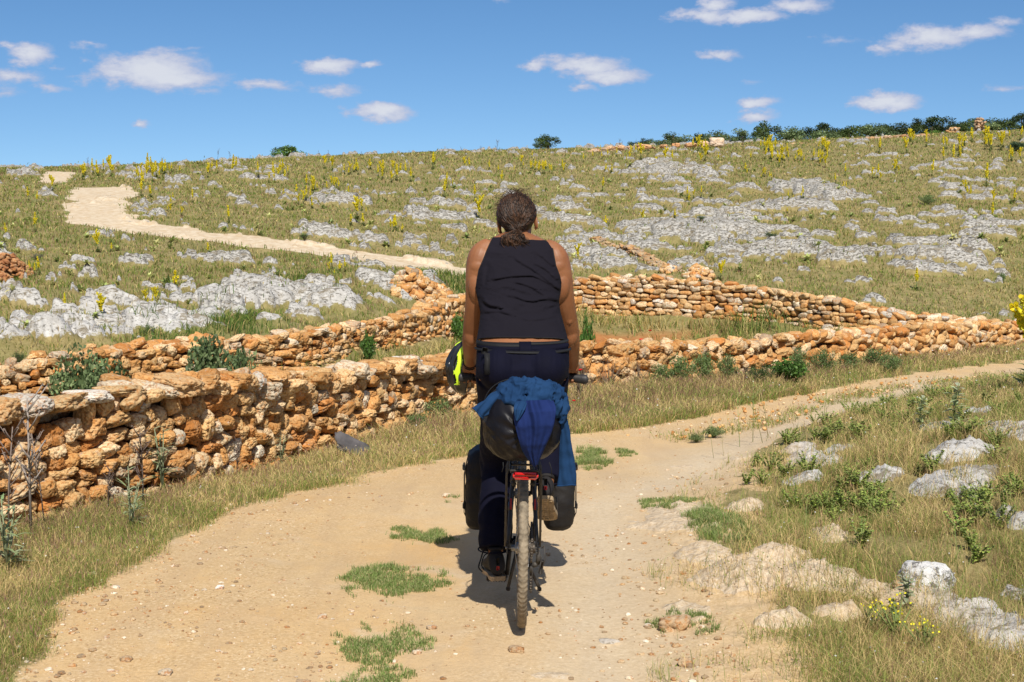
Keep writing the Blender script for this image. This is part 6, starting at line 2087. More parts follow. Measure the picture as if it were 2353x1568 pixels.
bm_ = MB()
loft(bm_, [533, 543, 556, 575, 600, 640, 668, 692, 718, 745, 775, 805, 840, 872])
LARM = [(1128, 560, 6.60, .034), (1112, 575, 6.59, .050), (1102, 597, 6.575, .059), (1098, 640, 6.575, .058), (1095, 690, 6.60, .053), (1089, 730, 6.64, .0475), (1086, 760, 6.68, .047), (1083, 790, 6.73, .044), (1081, 820, 6.80, .034), (1080, 838, 6.845, .029)]
RARM = [(1250, 563, 6.60, .034), (1268, 577, 6.59, .050), (1279, 598, 6.575, .059), (1287, 640, 6.575, .059), (1294, 690, 6.60, .054), (1303, 730, 6.64, .048), (1308, 760, 6.68, .047), (1312, 790, 6.73, .043), (1315, 820, 6.80, .034), (1316, 838, 6.845, .029)]
limb(bm_, LARM); limb(bm_, RARM)
# elbow knob
ell(bm_, QL(1308, 736, 6.605), (.016, .014, .022))
for A, s in ((LARM, -1), (RARM, 1)):
    ell(bm_, QL(A[2][0] + s * 3, 612, 6.56), (.050, .050, .052)); ell(bm_, QL(A[3][0] + s * 3, 655, 6.545), (.040, .036, .075)); ell(bm_, QL(A[3][0] - s * 6, 668, 6.55), (.034, .034, .060))
    ell(bm_, QL(A[6][0] + s * 3, 768, 6.675), (.036, .040, .060)); ell(bm_, QL(A[5][0] + s * 1, 731, 6.62), (.034, .026, .020))

# neck and head (rolled a little to the left, chin down)
HC = Vector(QL(1189, 513, 6.665)); HR = Euler((R_(-12), R_(-6), 0)).to_matrix()
def hp(x, y, z): return tuple(HC + HR @ Vector((x, y, z)))
stube(bm_, [QL(1190, 566, 6.60) + (.062,), QL(1189, 545, 6.625) + (.057,), hp(0, -.005, -.06) + (.054,), hp(0, .0, .0) + (.05,)], 5, 18)
ell(bm_, hp(0, -.012, .035), (.079, .098, .090), HR); ell(bm_, hp(0, .035, -.035), (.062, .068, .082), HR)
ell(bm_, hp(0, .062, -.092), (.030, .028, .022), HR)                        # chin
ell(bm_, hp(0, .078, .022), (.052, .020, .014), HR, 2)                       # brow
stube(bm_, [hp(0, .094, .012) + (.009,), hp(0, .110, -.018) + (.013,), hp(0, .104, -.034) + (.011,)], 4, 10)
for s in (-1, 1):
    ell(bm_, hp(s * .014, .098, -.032), (.009, .010, .008), HR, 2)
    ell(bm_, hp(s * .045, .070, -.020), (.020, .020, .018), HR, 2)          # cheek
    ell(bm_, hp(s * .030, .060, -.070), (.024, .024, .022), HR, 2)          # jaw
for z, r in ((-.056, .007), (-.066, .008)):
    tube(bm_, [hp(-.024, .086, z), hp(-.01, .098, z), hp(.01, .098, z), hp(.024, .086, z)], [r * .5, r, r, r * .5], 8)
# ears
for s in (-1, 1):
    pts = []
    for k in range(11):
        a = R_(-100 + k * 26); pts.append(hp(s * (.084 + .008 * math.cos(a * .5)), -.004 - .014 * math.sin(a + 1.3) * .8 - .004, .0 + .029 * math.cos(a + 1.6) - .006))
    tube(bm_, pts, .0052, 8, cap=True); ell(bm_, hp(s * .082, -.004, -.008), (.005, .013, .024), HR, 2); ell(bm_, hp(s * .082, .0, -.034), (.006, .007, .009), HR, 2)


def hand(mb, s):
    """s = -1 left, 1 right: closed round the bar, which runs along x"""
    C0 = Vector((s * .245, .864, .976)); wr = Vector(QL(*((LARM if s < 0 else RARM)[-1][:3])))
    R0 = .024
    def on(phi, x, r): a = R_(phi); return (C0.x + s * x, C0.y - r * math.cos(a), C0.z + r * math.sin(a))
    # back of the hand: wrist to knuckles
    k1 = Vector(on(60, 0, .040)); k2 = Vector(on(105, 0, .036))
    for off, rr in ((-.026, .014), (-.009, .0155), (.009, .0155), (.026, .014)):
        stube(mb, [tuple(wr + Vector((off * .55, 0, 0))) + (.018,), tuple((wr + k1) / 2 + Vector((off * .85, 0, .004))) + (.0165,), (k1.x + off, k1.y, k1.z, rr), (k2.x + off, k2.y, k2.z, rr * .85)], 4, 10)
    for j, (off, ln) in enumerate(((-.031, 310), (-.010, 335), (.011, 330), (.031, 295))):
        o2 = off * s; pts = []
        for k, ph in enumerate(np.linspace(100, ln, 9)):
            q = on(ph, o2, R0 + .004 - .001 * k * .5); pts.append(q + ((.0098 - .0003 * k) if k not in (2, 5) else .0098,))
        stube(mb, pts, 2, 10)
    # thumb from the inner side of the palm, closing below
    x0 = -.040
    stube(mb, [on(50, x0 * .6, .036) + (.013,), on(20, x0, .034) + (.0125,), on(-15, x0 * 1.1, .032) + (.0115,), on(-50, x0 * .9, .030) + (.0105,), on(-85, x0 * .5, .029) + (.009,)], 4, 10)
hand(bm_, -1); hand(bm_, 1)
# legs
HIPL = QL(1146, 850, 6.22); HIPR = QL(1256, 850, 6.22)
KNL = (-.105, .640, .60); ANL = (-.118, .375, .215)
KNR = (.120, .700, .845); ANR = (.118, .375, .545)
stube(bm_, [HIPL + (.085,), (-.10, .45, .82, .078), KNL + (.056,), (-.112, .50, .42, .052), ANL + (.034,), (-.118, .37, .17, .032)], 6, 16)
stube(bm_, [HIPR + (.085,), (.115, .47, .91, .078), KNR + (.056,), (.12, .53, .70, .052), ANR + (.034,), (.118, .36, .50, .032)], 6, 16)
for s, A, pit, yaw in ((-1, ANL, R_(-6), R_(8)), (1, ANR, R_(-34), R_(-4))):
    Rm = Euler((pit, 0, yaw)).to_matrix()
    for (a, r) in (((0, -.03, -.055), (.030, .034, .026)), ((0, .04, -.055), (.034, .055, .028)), ((0, .125, -.070), (.042, .060, .018)), ((0, .175, -.072), (.038, .03, .014))):
        ell(bm_, Vector(A) + Rm @ Vector(a), r, Rm, 2)
V, F, Nn = remesh(bm_, .0034, 5, .45)
mb = MB(); mb.add(V, F); body = mb.build('body', M_SKIN, rider)

# eyes
mb = MB(); mi = MB()
for s in (-1, 1):
    ell(mb, hp(s * .031, .079, .004), (.0125, .0125, .0125), None, 2); ell(mi, hp(s * .031, .0895, .004), (.0055, .004, .0055), None, 2)
mb.build('eyes', simple('eye white', (.75, .72, .68), .2), rider); mi.build('irises', simple('iris', (.06, .035, .02), .2), rider)

# ---- tank top
AL = [(543, 1135), (567, 1125), (598, 1112), (619, 1102), (644, 1097), (660, 1094.5)]
AR = [(543, 1241), (556, 1266), (580, 1269), (608, 1274), (631, 1284), (652, 1289.5), (669, 1288)]
FOLDS = [([(500, 890), (620, 865), (760, 850), (880, 850), (980, 900), (1110, 990)], .0075, 5), ([(690, 1020), (800, 1060), (900, 1070), (960, 1060), (1090, 1085)], .007, 5), ([(870, 735), (980, 790), (1080, 880)], .005, 5), ([(405, 1050), (480, 1112), (570, 1125)], .010, 6), ([(690, 680), (780, 740), (900, 800)], .004, 5),
         ([(820, 780), (900, 815), (1010, 890), (1120, 980)], .006, 5), ([(700, 895), (860, 945), (960, 1010), (1100, 1060)], .005, 5), ([(430, 1180), (560, 1160), (700, 1195)], .004, 5), ([(930, 1060), (1000, 1050), (1100, 1080)], .007, 5), ([(560, 940), (700, 960), (830, 1000)], .003, 6),
         ([(1000, 1130), (1080, 1110), (1115, 1100)], .006, 5), ([(760, 1225), (900, 1235), (1060, 1220)], .0035, 5), ([(880, 640), (960, 690), (1050, 760)], .004, 5), ([(470, 740), (450, 830), (430, 930)], .003, 6), ([(1080, 1180), (1120, 1260), (1150, 1340)], .005, 6), ([(420, 1330), (400, 1400), (395, 1440)], .004, 6)]
FP = [([((1740 + a * .4465) / 1.741, (720 + b * .4465) / 1.741) for a, b in l], amp, w) for l, amp, w in FOLDS]


def foldd(x, y):
    d = np.zeros(np.shape(x))
    for l, amp, w in FP:
        l = [tuple(p) for p in smooth_path(l, 5)]; q = seg_dist(x, y, l)
        e = np.minimum(1, np.hypot(x - l[0][0], y - l[0][1]) / 14) * np.minimum(1, np.hypot(x - l[-1][0], y - l[-1][1]) / 10 + .25)
        # signed side: crest above, hollow below
        up = np.interp(x, sorted(p[0] for p in l), [p[1] for p in sorted(l)]) - y
        d += 1.7 * amp * e * (np.exp(-((q * np.sign(up) - w * .7) / w) ** 2) * .8 - np.exp(-((q * np.sign(up) + w * .5) / (w * .7)) ** 2))
    return d


hem = lambda s: 767 + 16 * abs(s) ** 3 + (4 if s > 0 else 1) * abs(s)
NX, NY = 110, 190
def panel(front):
    V = np.zeros((NY, NX, 3)); X = np.zeros((NY, NX)); Yv = np.zeros((NY, NX))
    for i in range(NY):
        for j in range(NX):
            s = -1 + 2 * j / (NX - 1)
            top = 543 + (11 if s > -.2 else 3) * (s + .2) * (1 if s > -.2 else -1) * .9 + (16 * (1 - min(1, abs(s - .05) * 2) ** 2) if front else 3.0 * (1 - min(1, abs(s) * 1.5) ** 2))
            t = i / (NY - 1); y = top + (hem(s) + 2 * front - top) * t
            c, a, b = ring(y); c0 = QL(0, y, 6.5); mpx = (6.5 + 0) / 3233
            xl = float(np.interp(y, [q[0] for q in AL], [q[1] for q in AL])); xr = float(np.interp(y, [q[0] for q in AR], [q[1] for q in AR]))
            Yd = c[1] + BY; g = .0085 + .004 * sst(640, 760, y)
            XL = max(QL(xl, y, Yd)[0] - c[0], -(a + g)) if y < 660 else -(a + g)
            XR = min(QL(xr, y, Yd)[0] - c[0], a + g) if y < 669 else a + g
            if front and y < 660: XL *= .80; XR *= .80
            if y < 566: XL = min(XL, XR - .05)
            th0 = math.acos(max(-1, min(1, XL / (a + g)))); th1 = math.acos(max(-1, min(1, XR / (a + g))))
            th = th0 + (th1 - th0) * (j / (NX - 1)); cx = math.cos(th); sy = math.sin(th)
            pw = 2.3; x = (a + g) * math.copysign(abs(cx) ** (2 / pw), cx); yy = (b + g) * abs(sy) ** (2 / pw)
            x = (a + g) * cx if abs(cx) > .999 else x
            V[i, j] = (c[0] + x, c[1] + (yy if front else -yy), c[2])
            X[i, j] = 1176.5 + V[i, j, 0] + 0; p = V[i, j]; X[i, j] = 1176.5 + (p[0] + BX) / (p[1] + BY) * 3233; Yv[i, j] = y
    W = V.copy()
    d = foldd(X.ravel(), Yv.ravel()).reshape(X.shape) if not front else 0 * X
    d = d + .0045 * (fbm2(X * .05, Yv * .09, 55, 3) - .5) * 2 + .0030 * (ridg2(X * .03 + Yv * .02, Yv * .12, 58, 2) - .5)
    if not front: d = np.where(d < -.0042, -.0042 - .0008 * np.tanh((-.0042 - d) / .002), d)
    fade = np.minimum(1, (np.arange(NY)[:, None] / 12))
    W[..., 1] += (-1 if not front else 1) * d * fade
    i = np.arange(NY - 1)[:, None]; j = np.arange(NX - 1)[None]
    F = np.stack([i * NX + j, (i + 1) * NX + j, (i + 1) * NX + j + 1, i * NX + j + 1], -1).reshape(-1, 4)
    return W, F
Wb, Fb = panel(False); Wf, Ff = panel(True)
mb = MB(); mb.add(Wb.reshape(-1, 3), Fb); mb.add(Wf.reshape(-1, 3), Ff[:, ::-1])
# shoulder seams: the two panels meet over the shoulders
n0 = NX * NY; st_ = []
for j in list(range(0, 34)) + list(range(78, NX - 1)):
    st_.append((j, j + 1, n0 + j + 1, n0 + j))
mb.f.append(np.array(st_, np.int64))
tank = mb.build('tank_top', M_TANK, rider)
mod = tank.modifiers.new('w', 'WELD'); mod.merge_threshold = .003
mod = tank.modifiers.new('t', 'SOLIDIFY'); mod.thickness = .0022; mod.offset = 0
mb = MB()
def rim_tube(P_, r=.0030): tube(mb, [tuple(p) for p in P_], r, 6)
k = int(NY * .5)
for W in (Wb,):
    y_end = 0
    for (q_, r_) in ((W[:int(NY * .50), 0], .003), (W[:int(NY * .54), -1], .003), (W[-1, :], .0020), (Wf[:int(NY * .50), 0], .003), (Wf[:int(NY * .52), -1], .003)):
        mb = MB(); rim_tube(q_, r_); mb.build('piping', M_WEB, tank)

# ---- trousers
mb = MB()
loft(mb, [786, 805, 840, 866], .010)
ell(mb, QL(1150, 848, 6.19), (.100, .13, .105)); ell(mb, QL(1251, 848, 6.19), (.100, .13, .105))
stube(mb, [QL(1143, 860, 6.22) + (.100,), (-.095, .43, .85, .098), (-.103, .58, .68, .093), (-.108, .60, .56, .087), (-.115, .50, .42, .081), (-.121, .42, .30, .075), (-.123, .385, .235, .073)], 7, 24)
stube(mb, [QL(1257, 860, 6.22) + (.100,), (.115, .45, .92, .098), (.122, .64, .86, .092), (.124, .70, .80, .086), (.124, .60, .72, .081), (.122, .47, .62, .072), (.120, .41, .555, .068)], 7, 24)
V, F, Nn = remesh(mb, .0055, 10, .5)
# cloth folds running down the legs, gathered seat and waist
zz = V[:, 2]; q = np.stack([V[:, 0] * 9, V[:, 1] * 9, V[:, 2] * 2.2], 1)
d = .013 * (fbm3(q, 71, 3) - .5) * 2 * (zz < .95) + .007 * (fbm3(V * np.array([14, 14, 22]), 75, 2) - .5) * 2 * (zz < .75)
top = np.clip((zz - 1.09) / .07, 0, 1); d += top * .0007 * np.sin(V[:, 0] * 260 + 3 * fbm3(V * 12, 3, 2))
d -= .010 * np.exp(-((V[:, 0] - .008) / .010) ** 2) * (V[:, 1] < .2) * np.clip((1.14 - zz) / .08, 0, 1) * (zz > .9)
V = V + Nn * d[:, None]
mb = MB(); mb.add(V, F); tro = mb.build('trousers', M_TRO, rider)
# hem openings are closed by the skin below; a turned hem shows as a ridge
mb = MB()
for c, r, t_ in (((-.1235, .384, .236), .0745, 0), ((.120, .406, .552), .070, 0)):
    P_ = [(c[0] + r * math.cos(a), c[1] + r * math.sin(a), c[2] + .012 * math.sin(a) * 0) for a in np.linspace(0, 2 * math.pi, 33)]
    tube(mb, P_, .0035, 6)
mb.build('hems', M_TRO, tro)
# belt and straps
def hipband(y0, y1, grow, s0=-1, s1=1, n=60, wob=0):
    V = []
    for i in range(n):
        s = s0 + (s1 - s0) * i / (n - 1)
        for yy in (y0, y1):
            y = yy + wob * math.sin(s * 2.2 + .6)
            c, a, b = ring(y); th = math.acos(max(-1, min(1, s)));
            pw = 2.3; cx, sy = math.cos(th), math.sin(th)
            V.append((c[0] + (a + grow) * math.copysign(abs(cx) ** (2 / pw), cx), c[1] - (b + grow) * abs(sy) ** (2 / pw), c[2]))
    return V, [(2 * i, 2 * i + 1, 2 * i + 3, 2 * i + 2) for i in range(n - 1)]
mb = MB(); V, F = hipband(778.5, 788, .016, -.995, -.03); mb.add(V, F); V, F = hipband(777, 783, .017, .12, .995); mb.add(V, F)
bl = mb.build('belt', M_WEB, tro); bl.modifiers.new('t', 'SOLIDIFY').thickness = .003
mb = MB(); V, F = hipband(796, 801, .0215, -.99, .99, wob=1.5); mb.add(V, F)
bl = mb.build('waist_strap', M_WEB, tro); bl.modifiers.new('t', 'SOLIDIFY').thickness = .003
mb = MB(); V, F = hipband(776, 797, .0195, -.05, .14, 8); mb.add(V, F); bl = mb.build('belt_loop', M_TRO, tro); bl.modifiers.new('t', 'SOLIDIFY').thickness = .003
mb = MB(); V, F = hipband(784, 794.5, .015, -.99, .99); V = np.array(V); mb.add(V, F); bl = mb.build('waistband', M_TRO, tro); bl.modifiers.new('t', 'SOLIDIFY').thickness = .004
mb = MB()
c = Vector(QL(1114, 806, 6.12)); box(mb, c, (.026, .014, .030), None, Euler((0, R_(10), 0)), .004)
pts = [Vector(QL(1119, 812, 6.07)), Vector(QL(1120, 830, 6.05)), Vector(QL(1119, 845, 6.05)), Vector(QL(1120, 861, 6.045))]
V = [];
for p in pts: V += [tuple(p + Vector((-.012, 0, 0))), tuple(p + Vector((.012, 0, 0)))]
mb.add(V, [(0, 1, 3, 2), (2, 3, 5, 4), (4, 5, 7, 6)])
bl = mb.build('hanging_strap', M_WEB, tro); bl.modifiers.new('t', 'SOLIDIFY').thickness = .003

# ---- shoes
def shoe(A, pit, yaw, s):
    Rm = Euler((pit, 0, yaw)).to_matrix(); A = Vector(A)
    def q(x, y, z): return tuple(A + Rm @ Vector((x, y, z)))
    m_ = MB()
    prof = [(-.085, .018, -.060, .020), (-.072, .034, -.050, .040), (-.045, .038, -.035, .058), (.0, .038, -.030, .064), (.05, .041, -.046, .048), (.11, .047, -.060, .034), (.16, .046, -.066, .028), (.195, .034, -.070, .022), (.212, .016, -.074, .014)]
    V = []; n = 20
    for (y, w, zc, hh) in smooth_path(prof, 3):
        for k in range(n):
            a = 2 * math.pi * k / n; V.append(q(w * math.cos(a), y, max(-.094, zc + hh * math.sin(a))))
    m = len(V) // n; F = [(i * n + k, i * n + (k + 1) % n, (i + 1) * n + (k + 1) % n, (i + 1) * n + k) for i in range(m - 1) for k in range(n)] + [tuple(reversed(range(n))), tuple((m - 1) * n + k for k in range(n))]
    m_.add(V, F)
    tube(m_, [q(0.03 * math.cos(a), .03 * math.sin(a) - .01, .030) for a in np.linspace(0, 6.283, 18)], .009, 8)
    o = m_.build('shoe', M_SHOE, rider)
    ms = MB(); V = []; W = [(-.090, .020), (-.080, .034), (-.04, .039), (.02, .036), (.08, .044), (.13, .050), (.175, .046), (.205, .032), (.218, .014)]
    W = smooth_path(W, 3)
    out = [(w, y) for y, w in W] + [(-w, y) for y, w in W[::-1]]
    nn = len(out); V = [q(x, y, -.090) for x, y in out] + [q(x, y, -.108 + .010 * sst(.15, .22, y)) for x, y in out]
    ms.add(V, [(i, (i + 1) % nn, nn + (i + 1) % nn, nn + i) for i in range(nn)] + [tuple(range(nn)), tuple(reversed(range(nn, 2 * nn)))])
    for y in np.arange(-.07, .19, .026):
        for x in (-.024, 0, .024): 
            if abs(x) < np.interp(y, [p[0] for p in W], [p[1] for p in W]) - .010: box(ms, q(x, y, -.110), (.017, .014, .006), None, Rm, .001)
    ms.build('sole', M_SOLE, o, False)
    ml = MB(); box(ml, q(0, -.082, -.03), (.016, .004, .05), None, Rm, .001); ml.build('heel_tab', M_WEB, o)
    mr_ = MB(); box(mr_, q(0.0, -.0855, -.052), (.014, .003, .018), None, Rm, .001); mr_.build('heel_patch', M_REDP, o)
    if s < 0:
        mt = MB(); tube(mt, [tuple(p) for p in smooth_path([q(-.03, .0, .012), q(-.055, -.01, .02), q(-.068, .0, -.02), q(-.078, .01, -.06), q(-.06, .03, -.085)], 6)], .0035, 6)
        tube(mt, [tuple(p) for p in smooth_path([q(-.03, .03, .0), q(-.05, .02, -.01), q(-.062, .03, -.05), q(-.05, .04, -.08)], 6)], .003, 6); mt.build('laces', M_WEB, o)
shoe(ANL, R_(-6), R_(8), -1); shoe(ANR, R_(-34), R_(-4), 1)
# bracelets
mb = MB(); w = Vector(QL(*LARM[-1][:3])); u = Vector(QL(*LARM[-2][:3])); ax = (w - u).normalized(); a1 = ax.orthogonal().normalized(); b1 = ax.cross(a1)
for off, r in ((.0, .0315), (-.014, .0325)):
    tube(mb, [tuple(w + ax * off + a1 * (r * math.cos(a)) + b1 * (r * math.sin(a))) for a in np.linspace(0, 6.283, 25)], .0028, 6)
mb.build('bracelets', M_WEB, rider)

# ---- hair
def hair_mat():
    m, nt, b, o = new_mat('curly brown hair')
    a = attr(nt); L(nt, a.outputs['Color'], b.inputs['Base Color']); b.inputs['Roughness'].default_value = .42
    b.inputs['Specular IOR Level'].default_value = .35
    return m
M_HAIR = hair_mat()
random.seed(5)
G = Vector(QL(1186, 538, 6.545)); mb = MB()
# close cap of pulled back hair under the strands
Vc, Fc = ICO[4]; W = []
for v in Vc:
    p = HC + HR @ Vector((v[0] * .088, v[1] * .106 - .013, v[2] * .099 + .036)); W.append(tuple(p))
Wn = np.array(W); loc = (Wn - np.array(HC)) @ np.array(HR)
keep = (loc[:, 1] < .058 - .9 * np.maximum(0, .055 - loc[:, 2])) & (loc[:, 2] > -.065 + .2 * 0) & ~((np.abs(loc[:, 0]) > .066) & (loc[:, 2] < .012) & (loc[:, 1] > -.03))
Fk = Fc[keep[Fc].all(1)]
Wn += (fbm3(Wn * 60, 4, 2) - .5)[:, None] * .004
mb.add(Wn, Fk, (.022, .012, .007))
rad = Vector((.090, .108, .101))
def scalp(th, ph, k=1.0):
    return HC + HR @ Vector((rad.x * k * math.cos(ph) * math.sin(th), rad.y * k * -math.cos(th) * math.cos(ph) - .013, rad.z * k * math.sin(ph) + .036))
def hcol():
    t = random.random() ** 1.5; a, b = (.010, .006, .004), (.105, .05, .026); return tuple(a[k] + (b[k] - a[k]) * t for k in range(3))
gl = HR.transposed() @ (G - HC)
def strand(mb, pts, r0, r1, curl, freq, ph):
    q = smooth_path([tuple(p) for p in pts], 7); n = len(q); P_ = []
    for i, p in enumerate(q):
        t = i / (n - 1); p = Vector(p); a = ph + t * freq
        P_.append(tuple(p + Vector((math.cos(a), math.sin(a * .9) * .6, math.sin(a))) * curl * (.25 + t)))
    c = hcol(); tube(mb, P_, [r0 + (r1 - r0) * i / (n - 1) for i in range(n)], 4, c, cap=False)
for i in range(1500):
    th = random.uniform(-2.3, 2.3); ph = random.uniform(-.35, 1.5)
    if abs(th) > 1.2 and ph < .35: continue
    p0 = scalp(th, ph, 1.0)
    l0 = HR.transposed() @ (p0 - HC)
    pts = [p0]
    for t in (.33, .66, .9):
        l = l0.lerp(gl, t); d = Vector((l.x / rad.x, (l.y + .013) / rad.y, (l.z - .036) / rad.z)); k = 1 / max(d.length, .3)
        l2 = Vector((d.x * k * rad.x, d.y * k * rad.y - .013, d.z * k * rad.z + .036))
        pts.append(HC + HR @ (l2.lerp(gl, t ** 4 * .8) * random.uniform(1.0, 1.03)))
    pts.append(G + Vector([random.gauss(0, .009) for _ in range(3)]))
    strand(mb, pts, .0021, .0013, random.uniform(.004, .010), random.uniform(16, 34), random.uniform(0, 6))
for i in range(420):   # tail
    a = random.uniform(0, 6.28); r = random.random() ** .5
    w = .034 * r; ln = random.uniform(.05, .15)
    p0 = G + Vector((random.gauss(0, .010), random.gauss(-.004, .006), random.gauss(0, .008)))
    sx = random.gauss(0, .030) ; side = -.010
    p1 = p0 + Vector((w * math.cos(a) * 1.3 + side, -.018 - random.random() * .014, -.020)); p2 = p0 + Vector((w * math.cos(a) * 1.2 + sx * .4, -.018, -ln * .55)); p3 = p0 + Vector((w * math.cos(a) * .8 + .008 + sx * .3, -.004, -ln))
    if random.random() < .06: p3 = p0 + Vector((.028, -.02, -.150))
    strand(mb, [p0, p1, p2, p3], .0018, .0008, random.uniform(.005, .011), random.uniform(9, 20), random.uniform(0, 6))
for i in range(260):   # flyaways
    th = random.uniform(-2.0, 2.0); ph = random.uniform(-.1, 1.5); p0 = scalp(th, ph, 1.0); n = (p0 - HC).normalized()
    ln = random.uniform(.012, .042); tg = n.orthogonal(); tg.rotate(Matrix.Rotation(random.uniform(0, 6.28), 3, n))
    strand(mb, [p0, p0 + n * ln * .5 + tg * ln * .4, p0 + n * ln * .8 + tg * ln * 1.0, p0 + n * ln * .55 + tg * ln * 1.3], .0006, .0003, .004, 9, random.uniform(0, 6))
mb.build('hair', M_HAIR, rider)
# ---------------------------------------------------------------- luggage
random.seed(61)
M_BAG = None
def bagmat(name, c1, c2, rough, nsc=5, bd=.02):
    m, nt, b, o = new_mat(name); co = objco(nt)
    L(nt, ramp(nt, noise(nt, co, nsc, 4, .6), [(.3, c1), (.7, c2)]), b.inputs['Base Color']); b.inputs['Roughness'].default_value = rough; b.inputs['Specular IOR Level'].default_value = .22
    bn = bump(nt, noise(nt, co, 11, 3, .5, 1.2), .35, bd); bn = bump(nt, noise(nt, co, 500, 2), .15, .001, bn); L(nt, bn, b.inputs['Normal'])
    return m
M_BAG = bagmat('black coated sack', (.004, .0038, .006), (.009, .0085, .012), .46)
M_PAN = bagmat('black pannier cloth', (.010, .009, .0095), (.022, .020, .019), .6)

# stuff sack lying on the rear rack
e = empty('stuff_sack', (BX, BY, BZ), label='round black stuff sack strapped on the rear rack below the blue shirt', category='bag')
C = Vector(QL(1201, 968, 5.80)); D, F = ICO[4]; D = ico(5)[0]; F = ico(5)[1]
r = (np.abs(D[:, 0]) ** 2.5 + np.abs(D[:, 1]) ** 2.7 + np.abs(D[:, 2]) ** 2.6) ** (-1 / 2.6)
V = D * r[:, None] * np.array([.166, .190, .158])
# gathered end with pleats round the tie point
tx, tz = C.x * 0 + .010, -.012
dx, dz = V[:, 0] - tx, V[:, 2] - tz; a = np.arctan2(dz, dx); rr = np.hypot(dx, dz)
fr = np.clip(-V[:, 1] / .19, 0, 1) ** 3
V[:, 1] += fr * (.02 * np.exp(-(rr / .03) ** 2) * 1 - .0 + .0055 * np.sin(a * 13 + 2 * np.sin(a * 3) + 12 * rr) * np.exp(-((rr - .05) / .06) ** 2))
n_ = D
V += n_ * (.010 * (fbm3(V * np.array([14, 14, 14]), 9, 3) - .5) + .014 * (ridg2(V[:, 0] * 10 + V[:, 2] * 13, V[:, 2] * 5 - V[:, 0] * 6 + V[:, 1] * 6, 12, 3) - .5) * np.clip(.6 - V[:, 2] * 4, .2, 1))[:, None]
V[:, 2] = np.maximum(V[:, 2], -.165)
mb = MB(); mb.add(V + np.array(C), F); mb.build('sack', M_BAG, e)
mb = MB(); tc = C + Vector((tx - .0, -.192, tz)); box(mb, tc, (.022, .03, .018), None, Euler((.2, .3, .1)), .004)
for s in (-1, 1):
    tube(mb, [tuple(p) for p in smooth_path([tc, tc + Vector((s * .01, -.012, -.025)), tc + Vector((s * .018, -.008, -.05))], 5)], .0018, 6)
mb.build('cord_lock', M_BLKP, e)
mb = MB()   # straps round sack and rack, loose ends
for y in (-.02, .14):
    P_ = [(C.x + .170 * math.copysign(abs(math.cos(t)) ** .8, math.cos(t)), C.y + y, C.z + .162 * math.copysign(abs(math.sin(t)) ** .8, math.sin(t))) for t in np.linspace(0, 6.283, 40)]
    tube(mb, P_, [(.010, .002)] * 40, 6, up=(0, 1, 0))
for (x, y0, y1) in ((1156, 1062, 1085), (1262, 1062, 1092)):
    a = QL(x, y0, 5.66); b = QL(x - 3 if x < 1200 else x + 6, y1, 5.66); tube(mb, [a, ((a[0] + b[0]) / 2 + .004, a[1], (a[2] + b[2]) / 2), b], .002, 6)
mb.build('straps', M_WEB, e)

# blue shirt
M_DEN = cloth_mat('blue jersey cloth', (.0065, .028, .080), (.012, .044, .118), .9, .0, fine=520, nsc=9)
M_DEN2 = cloth_mat('blue jersey cloth inside', (.007, .017, .078), (.011, .024, .105), .9, .0, fine=520, nsc=9)
sh = empty('shirt', (BX, BY, BZ), label='crumpled blue shirt tied over the black sack behind the saddle', category='shirt')
mb = MB()
def roll(pts, n=5):
    stube(mb, [QL(x, y, Y) + (r,) for x, y, Y, r in pts], n, 16)
roll([(1142, 915, 5.74, .018), (1158, 900, 5.72, .030), (1170, 888, 5.72, .032), (1186, 885, 5.70, .030), (1196, 892, 5.68, .024), (1194, 912, 5.66, .018)])
roll([(1150, 922, 5.70, .016), (1163, 910, 5.69, .028), (1180, 906, 5.67, .032), (1192, 914, 5.655, .022)])
roll([(1180, 905, 5.68, .022), (1196, 890, 5.68, .028), (1212, 884, 5.69, .032), (1224, 890, 5.68, .026), (1222, 908, 5.655, .022)])
roll([(1226, 906, 5.655, .018), (1226, 884, 5.69, .022), (1233, 878, 5.72, .016)])
roll([(1222, 915, 5.645, .020), (1228, 898, 5.66, .028), (1244, 892, 5.68, .036), (1262, 894, 5.68, .034), (1276, 902, 5.68, .028), (1284, 914, 5.68, .022)])
roll([(1228, 916, 5.645, .018), (1244, 912, 5.645, .026), (1262, 910, 5.655, .026), (1272, 920, 5.66, .018)])
roll([(1264, 900, 5.70, .026), (1282, 902, 5.71, .028), (1293, 918, 5.71, .028), (1294, 936, 5.70, .026), (1284, 948, 5.68, .022), (1272, 940, 5.665, .018)])
roll([(1262, 912, 5.68, .022), (1275, 920, 5.68, .024), (1281, 936, 5.67, .024), (1274, 950, 5.665, .014)])
roll([(1160, 918, 5.68, .016), (1176, 922, 5.645, .022), (1190, 924, 5.635, .018)])
roll([(1290, 940, 5.70, .018), (1294, 956, 5.69, .020), (1288, 972, 5.69, .014)])
roll([(1170, 900, 5.80, .035), (1205, 894, 5.82, .042), (1245, 893, 5.82, .042), (1280, 905, 5.80, .034)])
roll([(1183, 918, 5.650, .014), (1205, 921, 5.640, .016), (1230, 920, 5.636, .016), (1268, 922, 5.642, .014)])
V, F, Nn = remesh(mb, .0042, 4, .5)
w = fbm3(V * 16, 5, 2)
d = .020 * (ridg2(V[:, 0] * 24 + w * 3 + V[:, 1] * 10, V[:, 2] * 12 - V[:, 0] * 9 + w * 3, 15, 2, .5) - .5) + .004 * (fbm3(V * 45, 8, 2) - .5)
V = V + Nn * d[:, None]
mb = MB(); mb.add(V, F); mb.build('bundle', M_DEN, sh)


